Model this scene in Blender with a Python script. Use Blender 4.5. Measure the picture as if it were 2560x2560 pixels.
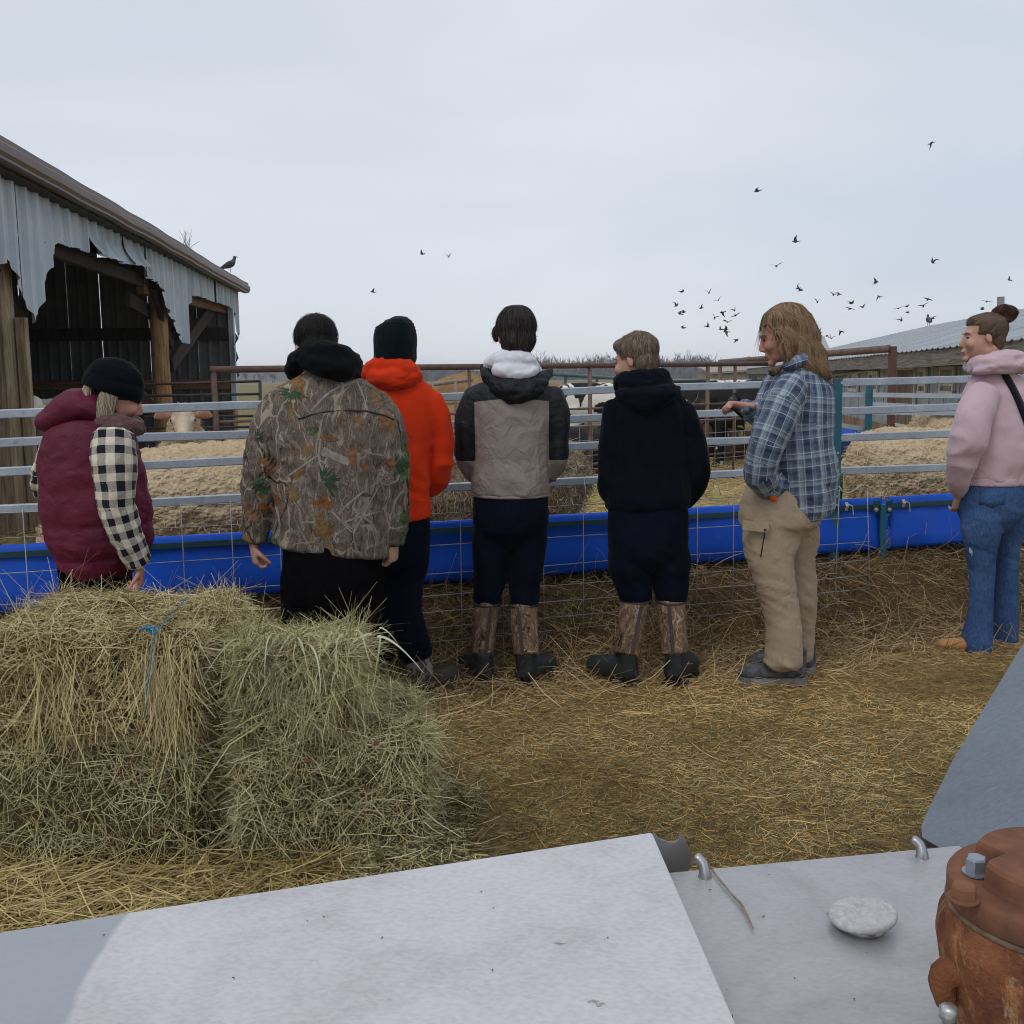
import bpy, bmesh, math, random
import numpy as np
from mathutils import Vector, Matrix, noise as mnoise
from math import radians as rad, sin, cos, pi

for o in list(bpy.data.objects):
    bpy.data.objects.remove(o)
scene = bpy.context.scene
COL = scene.collection
random.seed(7)
RNG = np.random.default_rng(7)

# ------------------------------------------------------------------ camera
F = 2560.0                      # focal length in pixels of the 2560 px square picture
CAM_H = 1.46
PITCH = math.atan((1280 - 942) / F)
ROLL = rad(-0.6)
cam_d = bpy.data.cameras.new('camera')
cam_d.sensor_width = 36.0
cam_d.lens = 36.0 * F / 2560.0
cam_d.clip_start = 0.05
cam_d.clip_end = 4000
cam = bpy.data.objects.new('camera', cam_d)
COL.objects.link(cam)
cam.matrix_world = Matrix.Translation((0, 0, CAM_H)) @ Matrix.Rotation(pi / 2 - PITCH, 4, 'X') @ Matrix.Rotation(ROLL, 4, 'Z')
scene.camera = cam
CAM = Vector((0, 0, CAM_H))
CAMR = cam.matrix_world.to_3x3()

# ------------------------------------------------------------------ sky (overcast)
SUN_EL, SUN_AZ = rad(52), rad(215)
world = bpy.data.worlds.new('World')
scene.world = world
world.use_nodes = True
nt = world.node_tree
nt.nodes.clear()
w_out = nt.nodes.new('ShaderNodeOutputWorld')
w_bg = nt.nodes.new('ShaderNodeBackground')
w_bg.inputs['Strength'].default_value = 0.1
w_sky = nt.nodes.new('ShaderNodeTexSky')
w_sky.sky_type = 'NISHITA'
w_sky.sun_disc = False
w_sky.sun_elevation = SUN_EL
w_sky.sun_rotation = SUN_AZ
w_sky.altitude = 100
w_tc = nt.nodes.new('ShaderNodeTexCoord')
w_map = nt.nodes.new('ShaderNodeMapping')
w_map.inputs['Scale'].default_value = (1.0, 1.0, 3.2)
w_map.inputs['Location'].default_value = (0.35, 0.1, 0.4)
w_n = nt.nodes.new('ShaderNodeTexNoise')
w_n.inputs['Scale'].default_value = 1.7
w_n.inputs['Detail'].default_value = 5.0
w_n.inputs['Roughness'].default_value = 0.42
w_n.inputs['Distortion'].default_value = 0.35
w_r = nt.nodes.new('ShaderNodeValToRGB')
w_r.color_ramp.elements[0].position = 0.30
w_r.color_ramp.elements[0].color = (5.95, 6.5, 7.4, 1)
w_r.color_ramp.elements[1].position = 0.70
w_r.color_ramp.elements[1].color = (8.0, 8.25, 8.75, 1)
w_mix = nt.nodes.new('ShaderNodeMixRGB')
w_mix.inputs['Fac'].default_value = 0.9
nt.links.new(w_tc.outputs['Generated'], w_map.inputs['Vector'])
nt.links.new(w_map.outputs['Vector'], w_n.inputs['Vector'])
nt.links.new(w_n.outputs['Fac'], w_r.inputs['Fac'])
nt.links.new(w_sky.outputs['Color'], w_mix.inputs['Color1'])
nt.links.new(w_r.outputs['Color'], w_mix.inputs['Color2'])
nt.links.new(w_mix.outputs['Color'], w_bg.inputs['Color'])
nt.links.new(w_bg.outputs['Background'], w_out.inputs['Surface'])

sun_d = bpy.data.lights.new('sun', 'SUN')
sun_d.energy = 0.9
sun_d.angle = rad(25)
sun_d.color = (1.0, 0.97, 0.93)
sun = bpy.data.objects.new('sun', sun_d)
COL.objects.link(sun)
_sd = Vector((sin(SUN_AZ) * cos(SUN_EL), cos(SUN_AZ) * cos(SUN_EL), sin(SUN_EL)))
sun.rotation_euler = _sd.to_track_quat('Z', 'Y').to_euler()
sun.location = (0, 0, 30)

vs = scene.view_settings
vs.view_transform = 'Standard'
vs.look = 'None'
vs.exposure = 0.1
vs.gamma = 1.0
vs.use_curve_mapping = False
scene.cycles.use_denoising = True
scene.cycles.filter_width = 1.0
scene.cycles.max_bounces = 6
scene.cycles.volume_bounces = 0

# ------------------------------------------------------------------ helpers
def ray(px, py):
    return CAMR @ Vector(((px - 1280) / F, (1280 - py) / F, -1.0))

def at(px, py, Y):
    """world point seen at a pixel of the photograph, at depth Y"""
    d = ray(px, py)
    return CAM + d * (Y / d.y)

def gnd(px, py, z=0.0):
    d = ray(px, py)
    return CAM + d * ((z - CAM_H) / d.z)

class VPlane:
    """a vertical plane through two ground points"""
    def __init__(s, a, b):
        s.a = Vector((a[0], a[1], 0)); s.b = Vector((b[0], b[1], 0))
        s.d = (s.b - s.a).normalized()
        s.n = Vector((s.d.y, -s.d.x, 0))
    def hit(s, px, py, off=0.0):
        d = ray(px, py)
        p0 = s.a + s.n * off
        t = (p0 - CAM).dot(s.n) / d.dot(s.n)
        return CAM + d * t
    def u(s, p):
        return (Vector((p.x, p.y, 0)) - s.a).dot(s.d)
    def P(s, u, z, off=0.0):
        q = s.a + s.d * u + s.n * off
        return Vector((q.x, q.y, z))

def tag(o, label=None, cat=None, group=None, kind=None):
    if label: o['label'] = label
    if cat: o['category'] = cat
    if group: o['group'] = group
    if kind: o['kind'] = kind
    return o

def empty(name, loc=(0, 0, 0), label=None, cat=None, group=None):
    o = bpy.data.objects.new(name, None)
    o.empty_display_size = 0.1
    COL.objects.link(o)
    o.location = loc
    tag(o, label, cat, group)
    return o

def link(me, name, mat=None, parent=None, origin=None, smooth=True):
    """link a mesh that is written in world coordinates; origin = its parent's world position"""
    if origin is not None:
        me.transform(Matrix.Translation(-Vector(origin)))
    me.name = name
    o = bpy.data.objects.new(name, me)
    COL.objects.link(o)
    if mat is not None and not me.materials:
        for m in (mat if isinstance(mat, (list, tuple)) else [mat]):
            me.materials.append(m)
    if smooth and len(me.polygons):
        me.polygons.foreach_set('use_smooth', [True] * len(me.polygons))
    if parent is not None:
        o.parent = parent
    elif origin is not None:
        o.location = origin
    return o

def from_bm(bm, name='m'):
    me = bpy.data.meshes.new(name)
    bmesh.ops.recalc_face_normals(bm, faces=bm.faces[:])
    bm.to_mesh(me)
    bm.free()
    return me

def part(bm, name, mat, parent=None, origin=None, smooth=False):
    return link(from_bm(bm, name), name, mat, parent, origin, smooth)

def box(bm, c, s, rot=None):
    c = Vector(c)
    vs_ = []
    for x in (-1, 1):
        for y in (-1, 1):
            for z in (-1, 1):
                v = Vector((x * s[0] / 2, y * s[1] / 2, z * s[2] / 2))
                if rot is not None: v = rot @ v
                vs_.append(bm.verts.new(c + v))
    for f in ((0, 1, 3, 2), (4, 6, 7, 5), (0, 4, 5, 1), (2, 3, 7, 6), (0, 2, 6, 4), (1, 5, 7, 3)):
        bm.faces.new([vs_[i] for i in f])
    return vs_

def bar(bm, a, b, w, h, up=Vector((0, 0, 1)), bevel=0.0):
    """a box beam from a to b; w = sideways size, h = size along up"""
    a, b = Vector(a), Vector(b)
    t = (b - a).normalized()
    s = t.cross(up).normalized()
    u = s.cross(t).normalized()
    q = [(-1, -1), (1, -1), (1, 1), (-1, 1)]
    if bevel > 0:
        k = bevel
        ring = [(-w/2 + k, -h/2), (w/2 - k, -h/2), (w/2, -h/2 + k), (w/2, h/2 - k), (w/2 - k, h/2), (-w/2 + k, h/2), (-w/2, h/2 - k), (-w/2, -h/2 + k)]
    else:
        ring = [(x * w / 2, y * h / 2) for x, y in q]
    ra = [bm.verts.new(a + s * x + u * y) for x, y in ring]
    rb = [bm.verts.new(b + s * x + u * y) for x, y in ring]
    n = len(ring)
    for i in range(n):
        bm.faces.new((ra[i], ra[(i + 1) % n], rb[(i + 1) % n], rb[i]))
    bm.faces.new(ra); bm.faces.new(rb[::-1])

def rod(bm, pts, r, seg=8):
    """a round rod through points"""
    pts = [Vector(p) for p in pts]
    rings = []
    ref = None
    for i, p in enumerate(pts):
        t = (pts[min(i + 1, len(pts) - 1)] - pts[max(i - 1, 0)]).normalized()
        if ref is None:
            ref = Vector((0, 0, 1)) if abs(t.z) < 0.9 else Vector((1, 0, 0))
        s = t.cross(ref).normalized(); u = s.cross(t).normalized(); ref = u
        rr = r[i] if isinstance(r, (list, tuple)) else r
        rings.append([bm.verts.new(p + (s * cos(2 * pi * k / seg) + u * sin(2 * pi * k / seg)) * rr) for k in range(seg)])
    for a, b in zip(rings, rings[1:]):
        for k in range(seg):
            bm.faces.new((a[k], a[(k + 1) % seg], b[(k + 1) % seg], b[k]))
    bm.faces.new(rings[0]); bm.faces.new(rings[-1][::-1])

def lathe(bm, c, prof, seg=32, axis_rot=None):
    """prof = [(r, z)...] about the z axis at c"""
    c = Vector(c)
    rings = []
    for r, z in prof:
        row = []
        for k in range(seg):
            v = Vector((max(r, 1e-4) * cos(2 * pi * k / seg), max(r, 1e-4) * sin(2 * pi * k / seg), z))
            if axis_rot is not None: v = axis_rot @ v
            row.append(bm.verts.new(c + v))
        rings.append(row)
    for a, b in zip(rings, rings[1:]):
        for k in range(seg):
            bm.faces.new((a[k], a[(k + 1) % seg], b[(k + 1) % seg], b[k]))
    bm.faces.new(rings[0][::-1]); bm.faces.new(rings[-1])

def catmull(P, n):
    """resample a list of tuples smoothly, n pieces per span"""
    P = np.array(P, float)
    if len(P) < 3: n = max(n, 2)
    Q = np.vstack([2 * P[0] - P[1], P, 2 * P[-1] - P[-2]])
    out = []
    for i in range(1, len(Q) - 2):
        for k in range(n):
            t = k / n
            a, b, c, d = Q[i - 1], Q[i], Q[i + 1], Q[i + 2]
            out.append(0.5 * (2 * b + (c - a) * t + (2 * a - 5 * b + 4 * c - d) * t * t + (3 * b - a - 3 * c + d) * t ** 3))
    out.append(P[-1])
    return np.array(out)

def tube(bm, nodes, seg=16, up=Vector((0, 1, 0)), sub=4, cap=0.5):
    """a closed organic tube; nodes = (x, y, z, ra, rb): ra across (tangent x up), rb along up"""
    N = catmull(nodes, sub)
    N[:, 3:] = np.maximum(N[:, 3:], 0.002)
    pts = [Vector(n[:3]) for n in N]
    rings = []
    L = len(pts)
    def ring(p, t, ra, rb):
        a = t.cross(up)
        if a.length < 1e-3: a = t.cross(Vector((1, 0, 0)))
        a.normalize(); b = a.cross(t).normalized()
        return [bm.verts.new(p + a * (cos(2 * pi * k / seg) * ra) + b * (sin(2 * pi * k / seg) * rb)) for k in range(seg)]
    for i in range(L):
        t = (pts[min(i + 1, L - 1)] - pts[max(i - 1, 0)]).normalized()
        ra, rb = N[i][3], N[i][4]
        if i == 0 and cap > 0:
            m = min(ra, rb) * cap
            for q in (1.0, 0.7):
                f = math.sqrt(max(0, 1 - q * q)) if q < 1 else 0.15
                rings.append(ring(pts[0] - t * m * q, t, ra * max(f, .15), rb * max(f, .15)))
        rings.append(ring(pts[i], t, ra, rb))
        if i == L - 1 and cap > 0:
            m = min(ra, rb) * cap
            for q in (0.7, 1.0):
                f = math.sqrt(max(0, 1 - q * q)) if q < 1 else 0.15
                rings.append(ring(pts[-1] + t * m * q, t, ra * max(f, .15), rb * max(f, .15)))
    for a, b in zip(rings, rings[1:]):
        for k in range(seg):
            bm.faces.new((a[k], a[(k + 1) % seg], b[(k + 1) % seg], b[k]))
    bm.faces.new(rings[0][::-1]); bm.faces.new(rings[-1])

def ball(bm, c, r, rot=None, u=16, v=10):
    m = Matrix.Translation(Vector(c))
    if rot is not None: m = m @ rot.to_4x4()
    m = m @ Matrix.Diagonal((r[0], r[1], r[2], 1))
    bmesh.ops.create_uvsphere(bm, u_segments=u, v_segments=v, radius=1.0, matrix=m)

def fuse(bm, voxel=0.009, smooth=4, factor=0.5, dec=None, adapt=0.0):
    """join overlapping closed shapes into one continuous skin"""
    me = from_bm(bm, 'tmp')
    o = bpy.data.objects.new('tmp', me)
    COL.objects.link(o)
    r = o.modifiers.new('r', 'REMESH'); r.mode = 'VOXEL'; r.voxel_size = voxel; r.adaptivity = adapt
    if smooth:
        s = o.modifiers.new('s', 'SMOOTH'); s.factor = factor; s.iterations = smooth
    if dec:
        d = o.modifiers.new('d', 'DECIMATE'); d.ratio = dec
    dg = bpy.context.evaluated_depsgraph_get()
    dg.update()
    out = bpy.data.meshes.new_from_object(o.evaluated_get(dg))
    bpy.data.objects.remove(o)
    bpy.data.meshes.remove(me)
    return out

def vco(me):
    a = np.empty(len(me.vertices) * 3, np.float32)
    me.vertices.foreach_get('co', a)
    return a.reshape(-1, 3)

def vno(me):
    a = np.empty(len(me.vertices) * 3, np.float32)
    me.vertex_normals.foreach_get('vector', a)
    return a.reshape(-1, 3)

def displace(me, fn):
    """move vertices along their normals by fn(points (n,3)) -> (n,)"""
    c, n = vco(me), vno(me)
    d = np.asarray(fn(c), np.float32)
    me.vertices.foreach_set('co', (c + n * d[:, None]).ravel())
    me.update()

def nz(c, scale, seed=0.0, octaves=1, rough=0.5):
    """perlin noise at points; scale = (sx, sy, sz) or a float"""
    s = np.array(scale if isinstance(scale, (tuple, list)) else (scale,) * 3, float)
    q = c * s + seed
    f = mnoise.noise
    out = np.zeros(len(q)); a = 1.0
    for k in range(octaves):
        out += a * np.fromiter((f((float(p[0]), float(p[1]), float(p[2]))) for p in q), float, len(q))
        q = q * 2.03 + 17.3; a *= rough
    return out

def ridge(c, scale, seed=0.0):
    return 1.0 - np.abs(nz(c, scale, seed)) * 2.2

def pmesh(name, verts, faces):
    me = bpy.data.meshes.new(name)
    me.from_pydata([tuple(v) for v in verts], [], faces)
    me.update()
    return me

def ribbons(name, base, direc, normal, length, width, bend=0.25, droop=0.0, seg=3, shade=None, taper=0.5, keel=True, spread=0.0):
    """many thin blades as one mesh; every array is (n,3) or (n,)"""
    n = len(base)
    base = np.asarray(base, float); direc = np.asarray(direc, float); normal = np.asarray(normal, float)
    length = np.broadcast_to(length, n); width = np.broadcast_to(width, n); droop = np.broadcast_to(droop, n)
    direc = direc / (np.linalg.norm(direc, axis=1, keepdims=True) + 1e-9)
    side = np.cross(direc, normal); side /= (np.linalg.norm(side, axis=1, keepdims=True) + 1e-9)
    nn = np.cross(side, direc)
    tw = RNG.uniform(-0.9, 0.9, n)[:, None]
    wv = side * np.cos(tw) + nn * np.sin(tw)
    bs = RNG.normal(0, bend, n)[:, None]; bn = RNG.normal(0, bend * 0.6, n)[:, None]
    V = np.zeros((n, seg + 1, 2, 3))
    for k in range(seg + 1):
        t = k / seg
        c = base + direc * (length * t)[:, None] + side * bs * (length * t * t)[:, None] + nn * bn * (length * t * t)[:, None]
        c[:, 2] -= droop * length * t * t
        w = (width * (1 - (1 - taper) * t * t) * 0.5)[:, None]
        V[:, k, 0] = c - wv * w
        V[:, k, 1] = c + wv * w
    per = (seg + 1) * 2
    idx = np.arange(n)[:, None] * per
    quads = []
    for k in range(seg):
        q = np.stack([idx[:, 0] + 2 * k, idx[:, 0] + 2 * k + 1, idx[:, 0] + 2 * k + 3, idx[:, 0] + 2 * k + 2], 1)
        quads.append(q)
    Q = np.concatenate(quads, 0).astype(np.int32)
    me = bpy.data.meshes.new(name)
    me.vertices.add(n * per)
    me.vertices.foreach_set('co', V.reshape(-1).astype(np.float32))
    me.loops.add(len(Q) * 4)
    me.loops.foreach_set('vertex_index', Q.ravel())
    me.polygons.add(len(Q))
    me.polygons.foreach_set('loop_start', np.arange(len(Q), dtype=np.int32) * 4)
    me.polygons.foreach_set('loop_total', np.full(len(Q), 4, np.int32))
    me.update(calc_edges=True)
    at_ = me.attributes.new('shade', 'FLOAT', 'POINT')
    sh = RNG.uniform(0, 1, n) if shade is None else np.broadcast_to(shade, n)
    at_.data.foreach_set('value', np.repeat(sh, per).astype(np.float32))
    return me

def copy_tree(o, parent=None):
    c = o.copy()
    COL.objects.link(c)
    c.parent = parent
    for ch in list(o.children):
        copy_tree(ch, c)
    return c

# ------------------------------------------------------------------ materials
def new_mat(name):
    m = bpy.data.materials.new(name)
    m.use_nodes = True
    t = m.node_tree
    b = t.nodes['Principled BSDF']
    return m, t, b

def nd(t, typ, **kw):
    n = t.nodes.new(typ)
    for k, v in kw.items():
        if k in n.inputs: n.inputs[k].default_value = v
        else: setattr(n, k, v)
    return n

def ramp(t, fac, stops, interp='LINEAR'):
    r = t.nodes.new('ShaderNodeValToRGB')
    r.color_ramp.interpolation = interp
    e = r.color_ramp.elements
    while len(e) > 1: e.remove(e[-1])
    e[0].position = stops[0][0]; e[0].color = (*stops[0][1], 1)
    for p, c in stops[1:]:
        x = e.new(p); x.color = (*c, 1)
    t.links.new(fac, r.inputs['Fac'])
    return r.outputs['Color']

def mix(t, fac, a, b, mode='MIX'):
    n = t.nodes.new('ShaderNodeMixRGB'); n.blend_type = mode
    for s, v in ((0, fac), (1, a), (2, b)):
        if hasattr(v, 'is_output') or hasattr(v, 'links'): t.links.new(v, n.inputs[s])
        elif s == 0: n.inputs[0].default_value = v
        else: n.inputs[s].default_value = (*v, 1)
    return n.outputs[0]

def mth(t, op, a, b=None, c=None, clamp=False):
    n = t.nodes.new('ShaderNodeMath'); n.operation = op; n.use_clamp = clamp
    for i, v in enumerate((a, b, c)):
        if v is None: continue
        if hasattr(v, 'links'): t.links.new(v, n.inputs[i])
        else: n.inputs[i].default_value = v
    return n.outputs[0]

def coords(t, scale=(1, 1, 1), kind='Object', rot=(0, 0, 0)):
    tc = t.nodes.new('ShaderNodeTexCoord')
    mp = t.nodes.new('ShaderNodeMapping')
    mp.inputs['Scale'].default_value = scale
    mp.inputs['Rotation'].default_value = rot
    t.links.new(tc.outputs[kind], mp.inputs['Vector'])
    return mp.outputs['Vector']

def noise_tex(t, vec, scale, detail=4, rough=0.55, dist=0.0):
    n = nd(t, 'ShaderNodeTexNoise', Scale=scale, Detail=detail, Roughness=rough, Distortion=dist)
    t.links.new(vec, n.inputs['Vector'])
    return n.outputs['Fac']

def bump(t, b, h, strength=0.3, dist=0.01):
    n = nd(t, 'ShaderNodeBump', Strength=strength, Distance=dist)
    t.links.new(h, n.inputs['Height'])
    t.links.new(n.outputs['Normal'], b.inputs['Normal'])
    return n

def M(name, base, rough=0.75, metal=0.0, c2=None, vscale=5.0, detail=5, lo=0.35, hi=0.65, bmp=0.0, bscale=60.0, bdist=0.006, stretch=(1, 1, 1), spec=0.3, bstretch=None, vdist=0.0, sheen=0.0):
    """one colour wandering into another, with fine relief"""
    m, t, b = new_mat(name)
    if c2 is None: c2 = tuple(x * 0.75 for x in base)
    v = coords(t, stretch)
    f = noise_tex(t, v, vscale, detail, 0.6, vdist)
    col = ramp(t, f, [(lo, base), (hi, c2)])
    t.links.new(col, b.inputs['Base Color'])
    b.inputs['Roughness'].default_value = rough
    b.inputs['Metallic'].default_value = metal
    b.inputs['Specular IOR Level'].default_value = spec
    if sheen:
        b.inputs['Sheen Weight'].default_value = sheen
        b.inputs['Sheen Roughness'].default_value = 0.5
    if bmp > 0:
        v2 = coords(t, bstretch or stretch)
        h = noise_tex(t, v2, bscale, 4, 0.6)
        bump(t, b, h, bmp, bdist)
    return m

def straw_mat(name, stops, rough=0.75, trans=0.0):
    m, t, b = new_mat(name)
    a = t.nodes.new('ShaderNodeAttribute'); a.attribute_name = 'shade'
    col = ramp(t, a.outputs['Fac'], stops)
    t.links.new(col, b.inputs['Base Color'])
    b.inputs['Roughness'].default_value = rough
    b.inputs['Specular IOR Level'].default_value = 0.25
    return m

def wood(name, a, b_, grain=(14, 14, 1.2), rough=0.85):
    m, t, b = new_mat(name)
    v = coords(t, grain)
    f = noise_tex(t, v, 2.2, 6, 0.65, 0.6)
    col = ramp(t, f, [(0.25, tuple(x * 0.35 for x in b_)), (0.4, b_), (0.62, a), (0.8, tuple(min(1, x * 1.25) for x in a))])
    t.links.new(col, b.inputs['Base Color'])
    b.inputs['Roughness'].default_value = rough
    b.inputs['Specular IOR Level'].default_value = 0.2
    bump(t, b, f, 0.6, 0.01)
    return m
# ------------------------------------------------------------------ ground, field, far woods
FP = VPlane(at(0, 1375, 4.57), at(2420, 1240, 6.19))     # the front fence line

def grid_sheet(name, x0, x1, y0, y1, nx, ny, zfn, mat, clip=None):
    xs = np.linspace(x0, x1, nx + 1); ys = np.linspace(y0, y1, ny + 1)
    X, Y = np.meshgrid(xs, ys)
    pts = np.stack([X.ravel(), Y.ravel(), np.zeros(X.size)], 1)
    pts[:, 2] = zfn(pts)
    w = nx + 1
    faces = [(j * w + i, j * w + i + 1, (j + 1) * w + i + 1, (j + 1) * w + i) for j in range(ny) for i in range(nx)]
    o = link(pmesh(name, pts, faces), name, mat)
    o['kind'] = 'structure'
    return o

def ground_mat():
    m, t, b = new_mat('field_grass')
    v = coords(t)
    f = noise_tex(t, v, 0.06, 6, 0.6)
    f2 = noise_tex(t, v, 3.0, 5, 0.7)
    c = ramp(t, f, [(0.35, (0.165, 0.15, 0.055)), (0.5, (0.20, 0.165, 0.075)), (0.65, (0.17, 0.12, 0.07))])
    c = mix(t, 0.5, c, ramp(t, f2, [(0.3, (0.08, 0.075, 0.03)), (0.7, (0.25, 0.21, 0.1))]))
    t.links.new(c, b.inputs['Base Color'])
    b.inputs['Roughness'].default_value = 0.95
    b.inputs['Specular IOR Level'].default_value = 0.1
    bump(t, b, f2, 0.8, 0.05)
    return m

def yard_mat(name, dark, mid, light, green):
    m, t, b = new_mat(name)
    v = coords(t)
    big = noise_tex(t, v, 0.9, 4, 0.6, 0.3)
    fine = noise_tex(t, v, 55, 5, 0.75)
    w = nd(t, 'ShaderNodeTexVoronoi', Scale=42.0)
    v2 = coords(t, (1, 3.5, 1), rot=(0, 0, 0.5))
    t.links.new(v2, w.inputs['Vector'])
    c = ramp(t, fine, [(0.28, dark), (0.5, mid), (0.72, light)])
    c = mix(t, mth(t, 'MULTIPLY', ramp(t, big, [(0.4, (0, 0, 0)), (0.62, (1, 1, 1))]), 0.55), c, green)
    c = mix(t, 0.35, c, ramp(t, w.outputs['Distance'], [(0.0, dark), (0.7, light)]))
    t.links.new(c, b.inputs['Base Color'])
    b.inputs['Roughness'].default_value = 0.95
    b.inputs['Specular IOR Level'].default_value = 0.1
    bump(t, b, fine, 0.9, 0.012)
    return m

MAT_FIELD = ground_mat()
MAT_YARD = yard_mat('trampled_chaff', (0.05, 0.034, 0.013), (0.185, 0.128, 0.048), (0.37, 0.27, 0.11), (0.165, 0.135, 0.052))
MAT_PEN = yard_mat('pen_straw', (0.17, 0.12, 0.05), (0.33, 0.25, 0.10), (0.50, 0.40, 0.19), (0.33, 0.26, 0.10))

gpts = [(-2500, -60), (2500, -60), (2500, 2500), (-2500, 2500)]
bm = bmesh.new()
bm.faces.new([bm.verts.new((x, y, -0.03)) for x, y in gpts])
ground = part(bm, 'ground', MAT_FIELD); ground['kind'] = 'structure'

def yard_z(p):
    return 0.004 + 0.018 * nz(p, 1.1, 3.0) + 0.012 * nz(p, 5.0, 9.0)
grid_sheet('barnyard', -7.5, 9, -1.0, 7.0, 150, 90, yard_z, MAT_YARD)
def pen_z(p):
    side = np.array([(Vector((x, y, 0)) - FP.a).dot(FP.n) for x, y in p[:, :2]])   # + in front of the fence
    return np.where(side > -0.35, -0.2, 0.03 + 0.05 * nz(p, 0.8, 5.0) + 0.025 * nz(p, 3.0, 2.0))
grid_sheet('pen_floor', -5.4, 11, 4.2, 23, 130, 130, pen_z, MAT_PEN)

# the long bank of wasted hay that lies under the blue bunk
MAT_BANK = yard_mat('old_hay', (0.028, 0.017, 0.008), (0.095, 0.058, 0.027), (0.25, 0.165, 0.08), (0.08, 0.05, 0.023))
BANK = [(0.9, -0.03), (0.6, 0.005), (0.42, 0.04), (0.31, 0.10), (0.23, 0.21), (0.15, 0.33), (0.04, 0.41), (-0.3, 0.42), (-0.75, 0.38), (-0.95, 0.1)]
def bank_pt(u, k):
    off, z = BANK[k]
    return FP.P(u, z, off)
def bank_z(off, u):
    offs = [b_[0] for b_ in BANK][::-1]; zs = [b_[1] for b_ in BANK][::-1]
    return float(np.interp(off, offs, zs))
bv, bf = [], []
nu = 150
for i in range(nu + 1):
    u = -1.6 + 8.4 * i / nu
    for k in range(len(BANK)):
        p = bank_pt(u, k)
        w = 0.05 * mnoise.noise((u * 2.1, k * 0.6, 3.3)) + 0.025 * mnoise.noise((u * 7, k * 1.4, 8.1))
        lump = (0.85 + 0.22 * mnoise.noise((u * 0.9, 0.2, 1.1)))
        p.z = p.z * lump + (w if 0 < k < len(BANK) - 1 else 0)
        bv.append(p)
w_ = len(BANK)
for i in range(nu):
    for k in range(w_ - 1):
        bf.append((i * w_ + k, (i + 1) * w_ + k, (i + 1) * w_ + k + 1, i * w_ + k + 1))
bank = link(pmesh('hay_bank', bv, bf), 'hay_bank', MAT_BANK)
tag(bank, kind='structure')

# distant hill on the left and woods along the horizon
MAT_HILL = M('far_hill_scrub', (0.10, 0.10, 0.085), 0.95, c2=(0.06, 0.065, 0.06), vscale=0.05, spec=0.05)
hv, hf = [], []
for i in range(81):
    x = -900 + 1800 * i / 80
    h = 4 + 3.0 * mnoise.noise((x * 0.006, 1.7, 0)) + 1.2 * mnoise.noise((x * 0.03, 4.7, 0)) + (3.5 if x < -120 else 0.0)
    for dy, z in ((0, -0.1), (25, 0.5 * h), (60, h), (140, h * 0.9), (300, -0.1)):
        hv.append((x, 640 + dy, z))
for i in range(80):
    for k in range(4):
        hf.append((i * 5 + k, (i + 1) * 5 + k, (i + 1) * 5 + k + 1, i * 5 + k + 1))
hill = link(pmesh('far_hill', hv, hf), 'far_hill', MAT_HILL); hill['kind'] = 'structure'

MAT_BARK = M('grey_bark', (0.10, 0.092, 0.085), 0.9, c2=(0.05, 0.046, 0.042), vscale=0.8, spec=0.1)
def bare_tree(rows, base, h, lean=0.0, n1=9, n2=5, rnd=random):
    """limbs as (base, dir, length, width)"""
    bx, by, bz = base
    rows.append((base, (lean, 0, 1), h * 0.75, h * 0.035))
    for i in range(n1):
        t = rnd.uniform(0.28, 0.75)
        a = rnd.uniform(0, 2 * pi); up = rnd.uniform(0.7, 1.6)
        d = Vector((cos(a), sin(a) * 0.6, up)).normalized()
        p = Vector((bx + lean * h * t * .75, by, bz + h * 0.75 * t))
        L = h * rnd.uniform(0.25, 0.45) * (1.15 - t * 0.5)
        rows.append((tuple(p), tuple(d), L, h * 0.012))
        for j in range(n2):
            s = rnd.uniform(0.3, 1.0)
            d2 = (d + Vector((rnd.uniform(-.8, .8), rnd.uniform(-.5, .5), rnd.uniform(-.1, .9)))).normalized()
            rows.append((tuple(p + d * L * s), tuple(d2), L * rnd.uniform(0.3, 0.6), h * 0.006))
rows = []
R2 = random.Random(5)
for i in range(420):
    px = R2.uniform(1080, 1800) if i < 230 else R2.uniform(560, 2700)
    dep = R2.uniform(430, 560)
    left = not (1350 < px < 1780)
    h = (R2.uniform(4, 8.0) if left else R2.uniform(9, 14.0)) * (1.0 if R2.random() < .8 else 0.75)
    p = at(px, 940, dep)
    bare_tree(rows, (p.x, dep, -0.1), h, R2.uniform(-.05, .05), 10, 5, R2)
B_, D_, L_, W_ = (np.array([r[k] for r in rows], float) for k in range(4))
NRM = np.tile(np.array([[0, -1.0, 0.05]]), (len(rows), 1))
woods = link(ribbons('far_woods', B_, D_, NRM, L_, np.maximum(W_ * 1.6, 0.12), bend=0.12, seg=1, taper=0.35), 'far_woods', MAT_BARK)
tag(woods, 'hazy grey bare woods along the horizon behind the pens', 'woods', kind='stuff')
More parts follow.
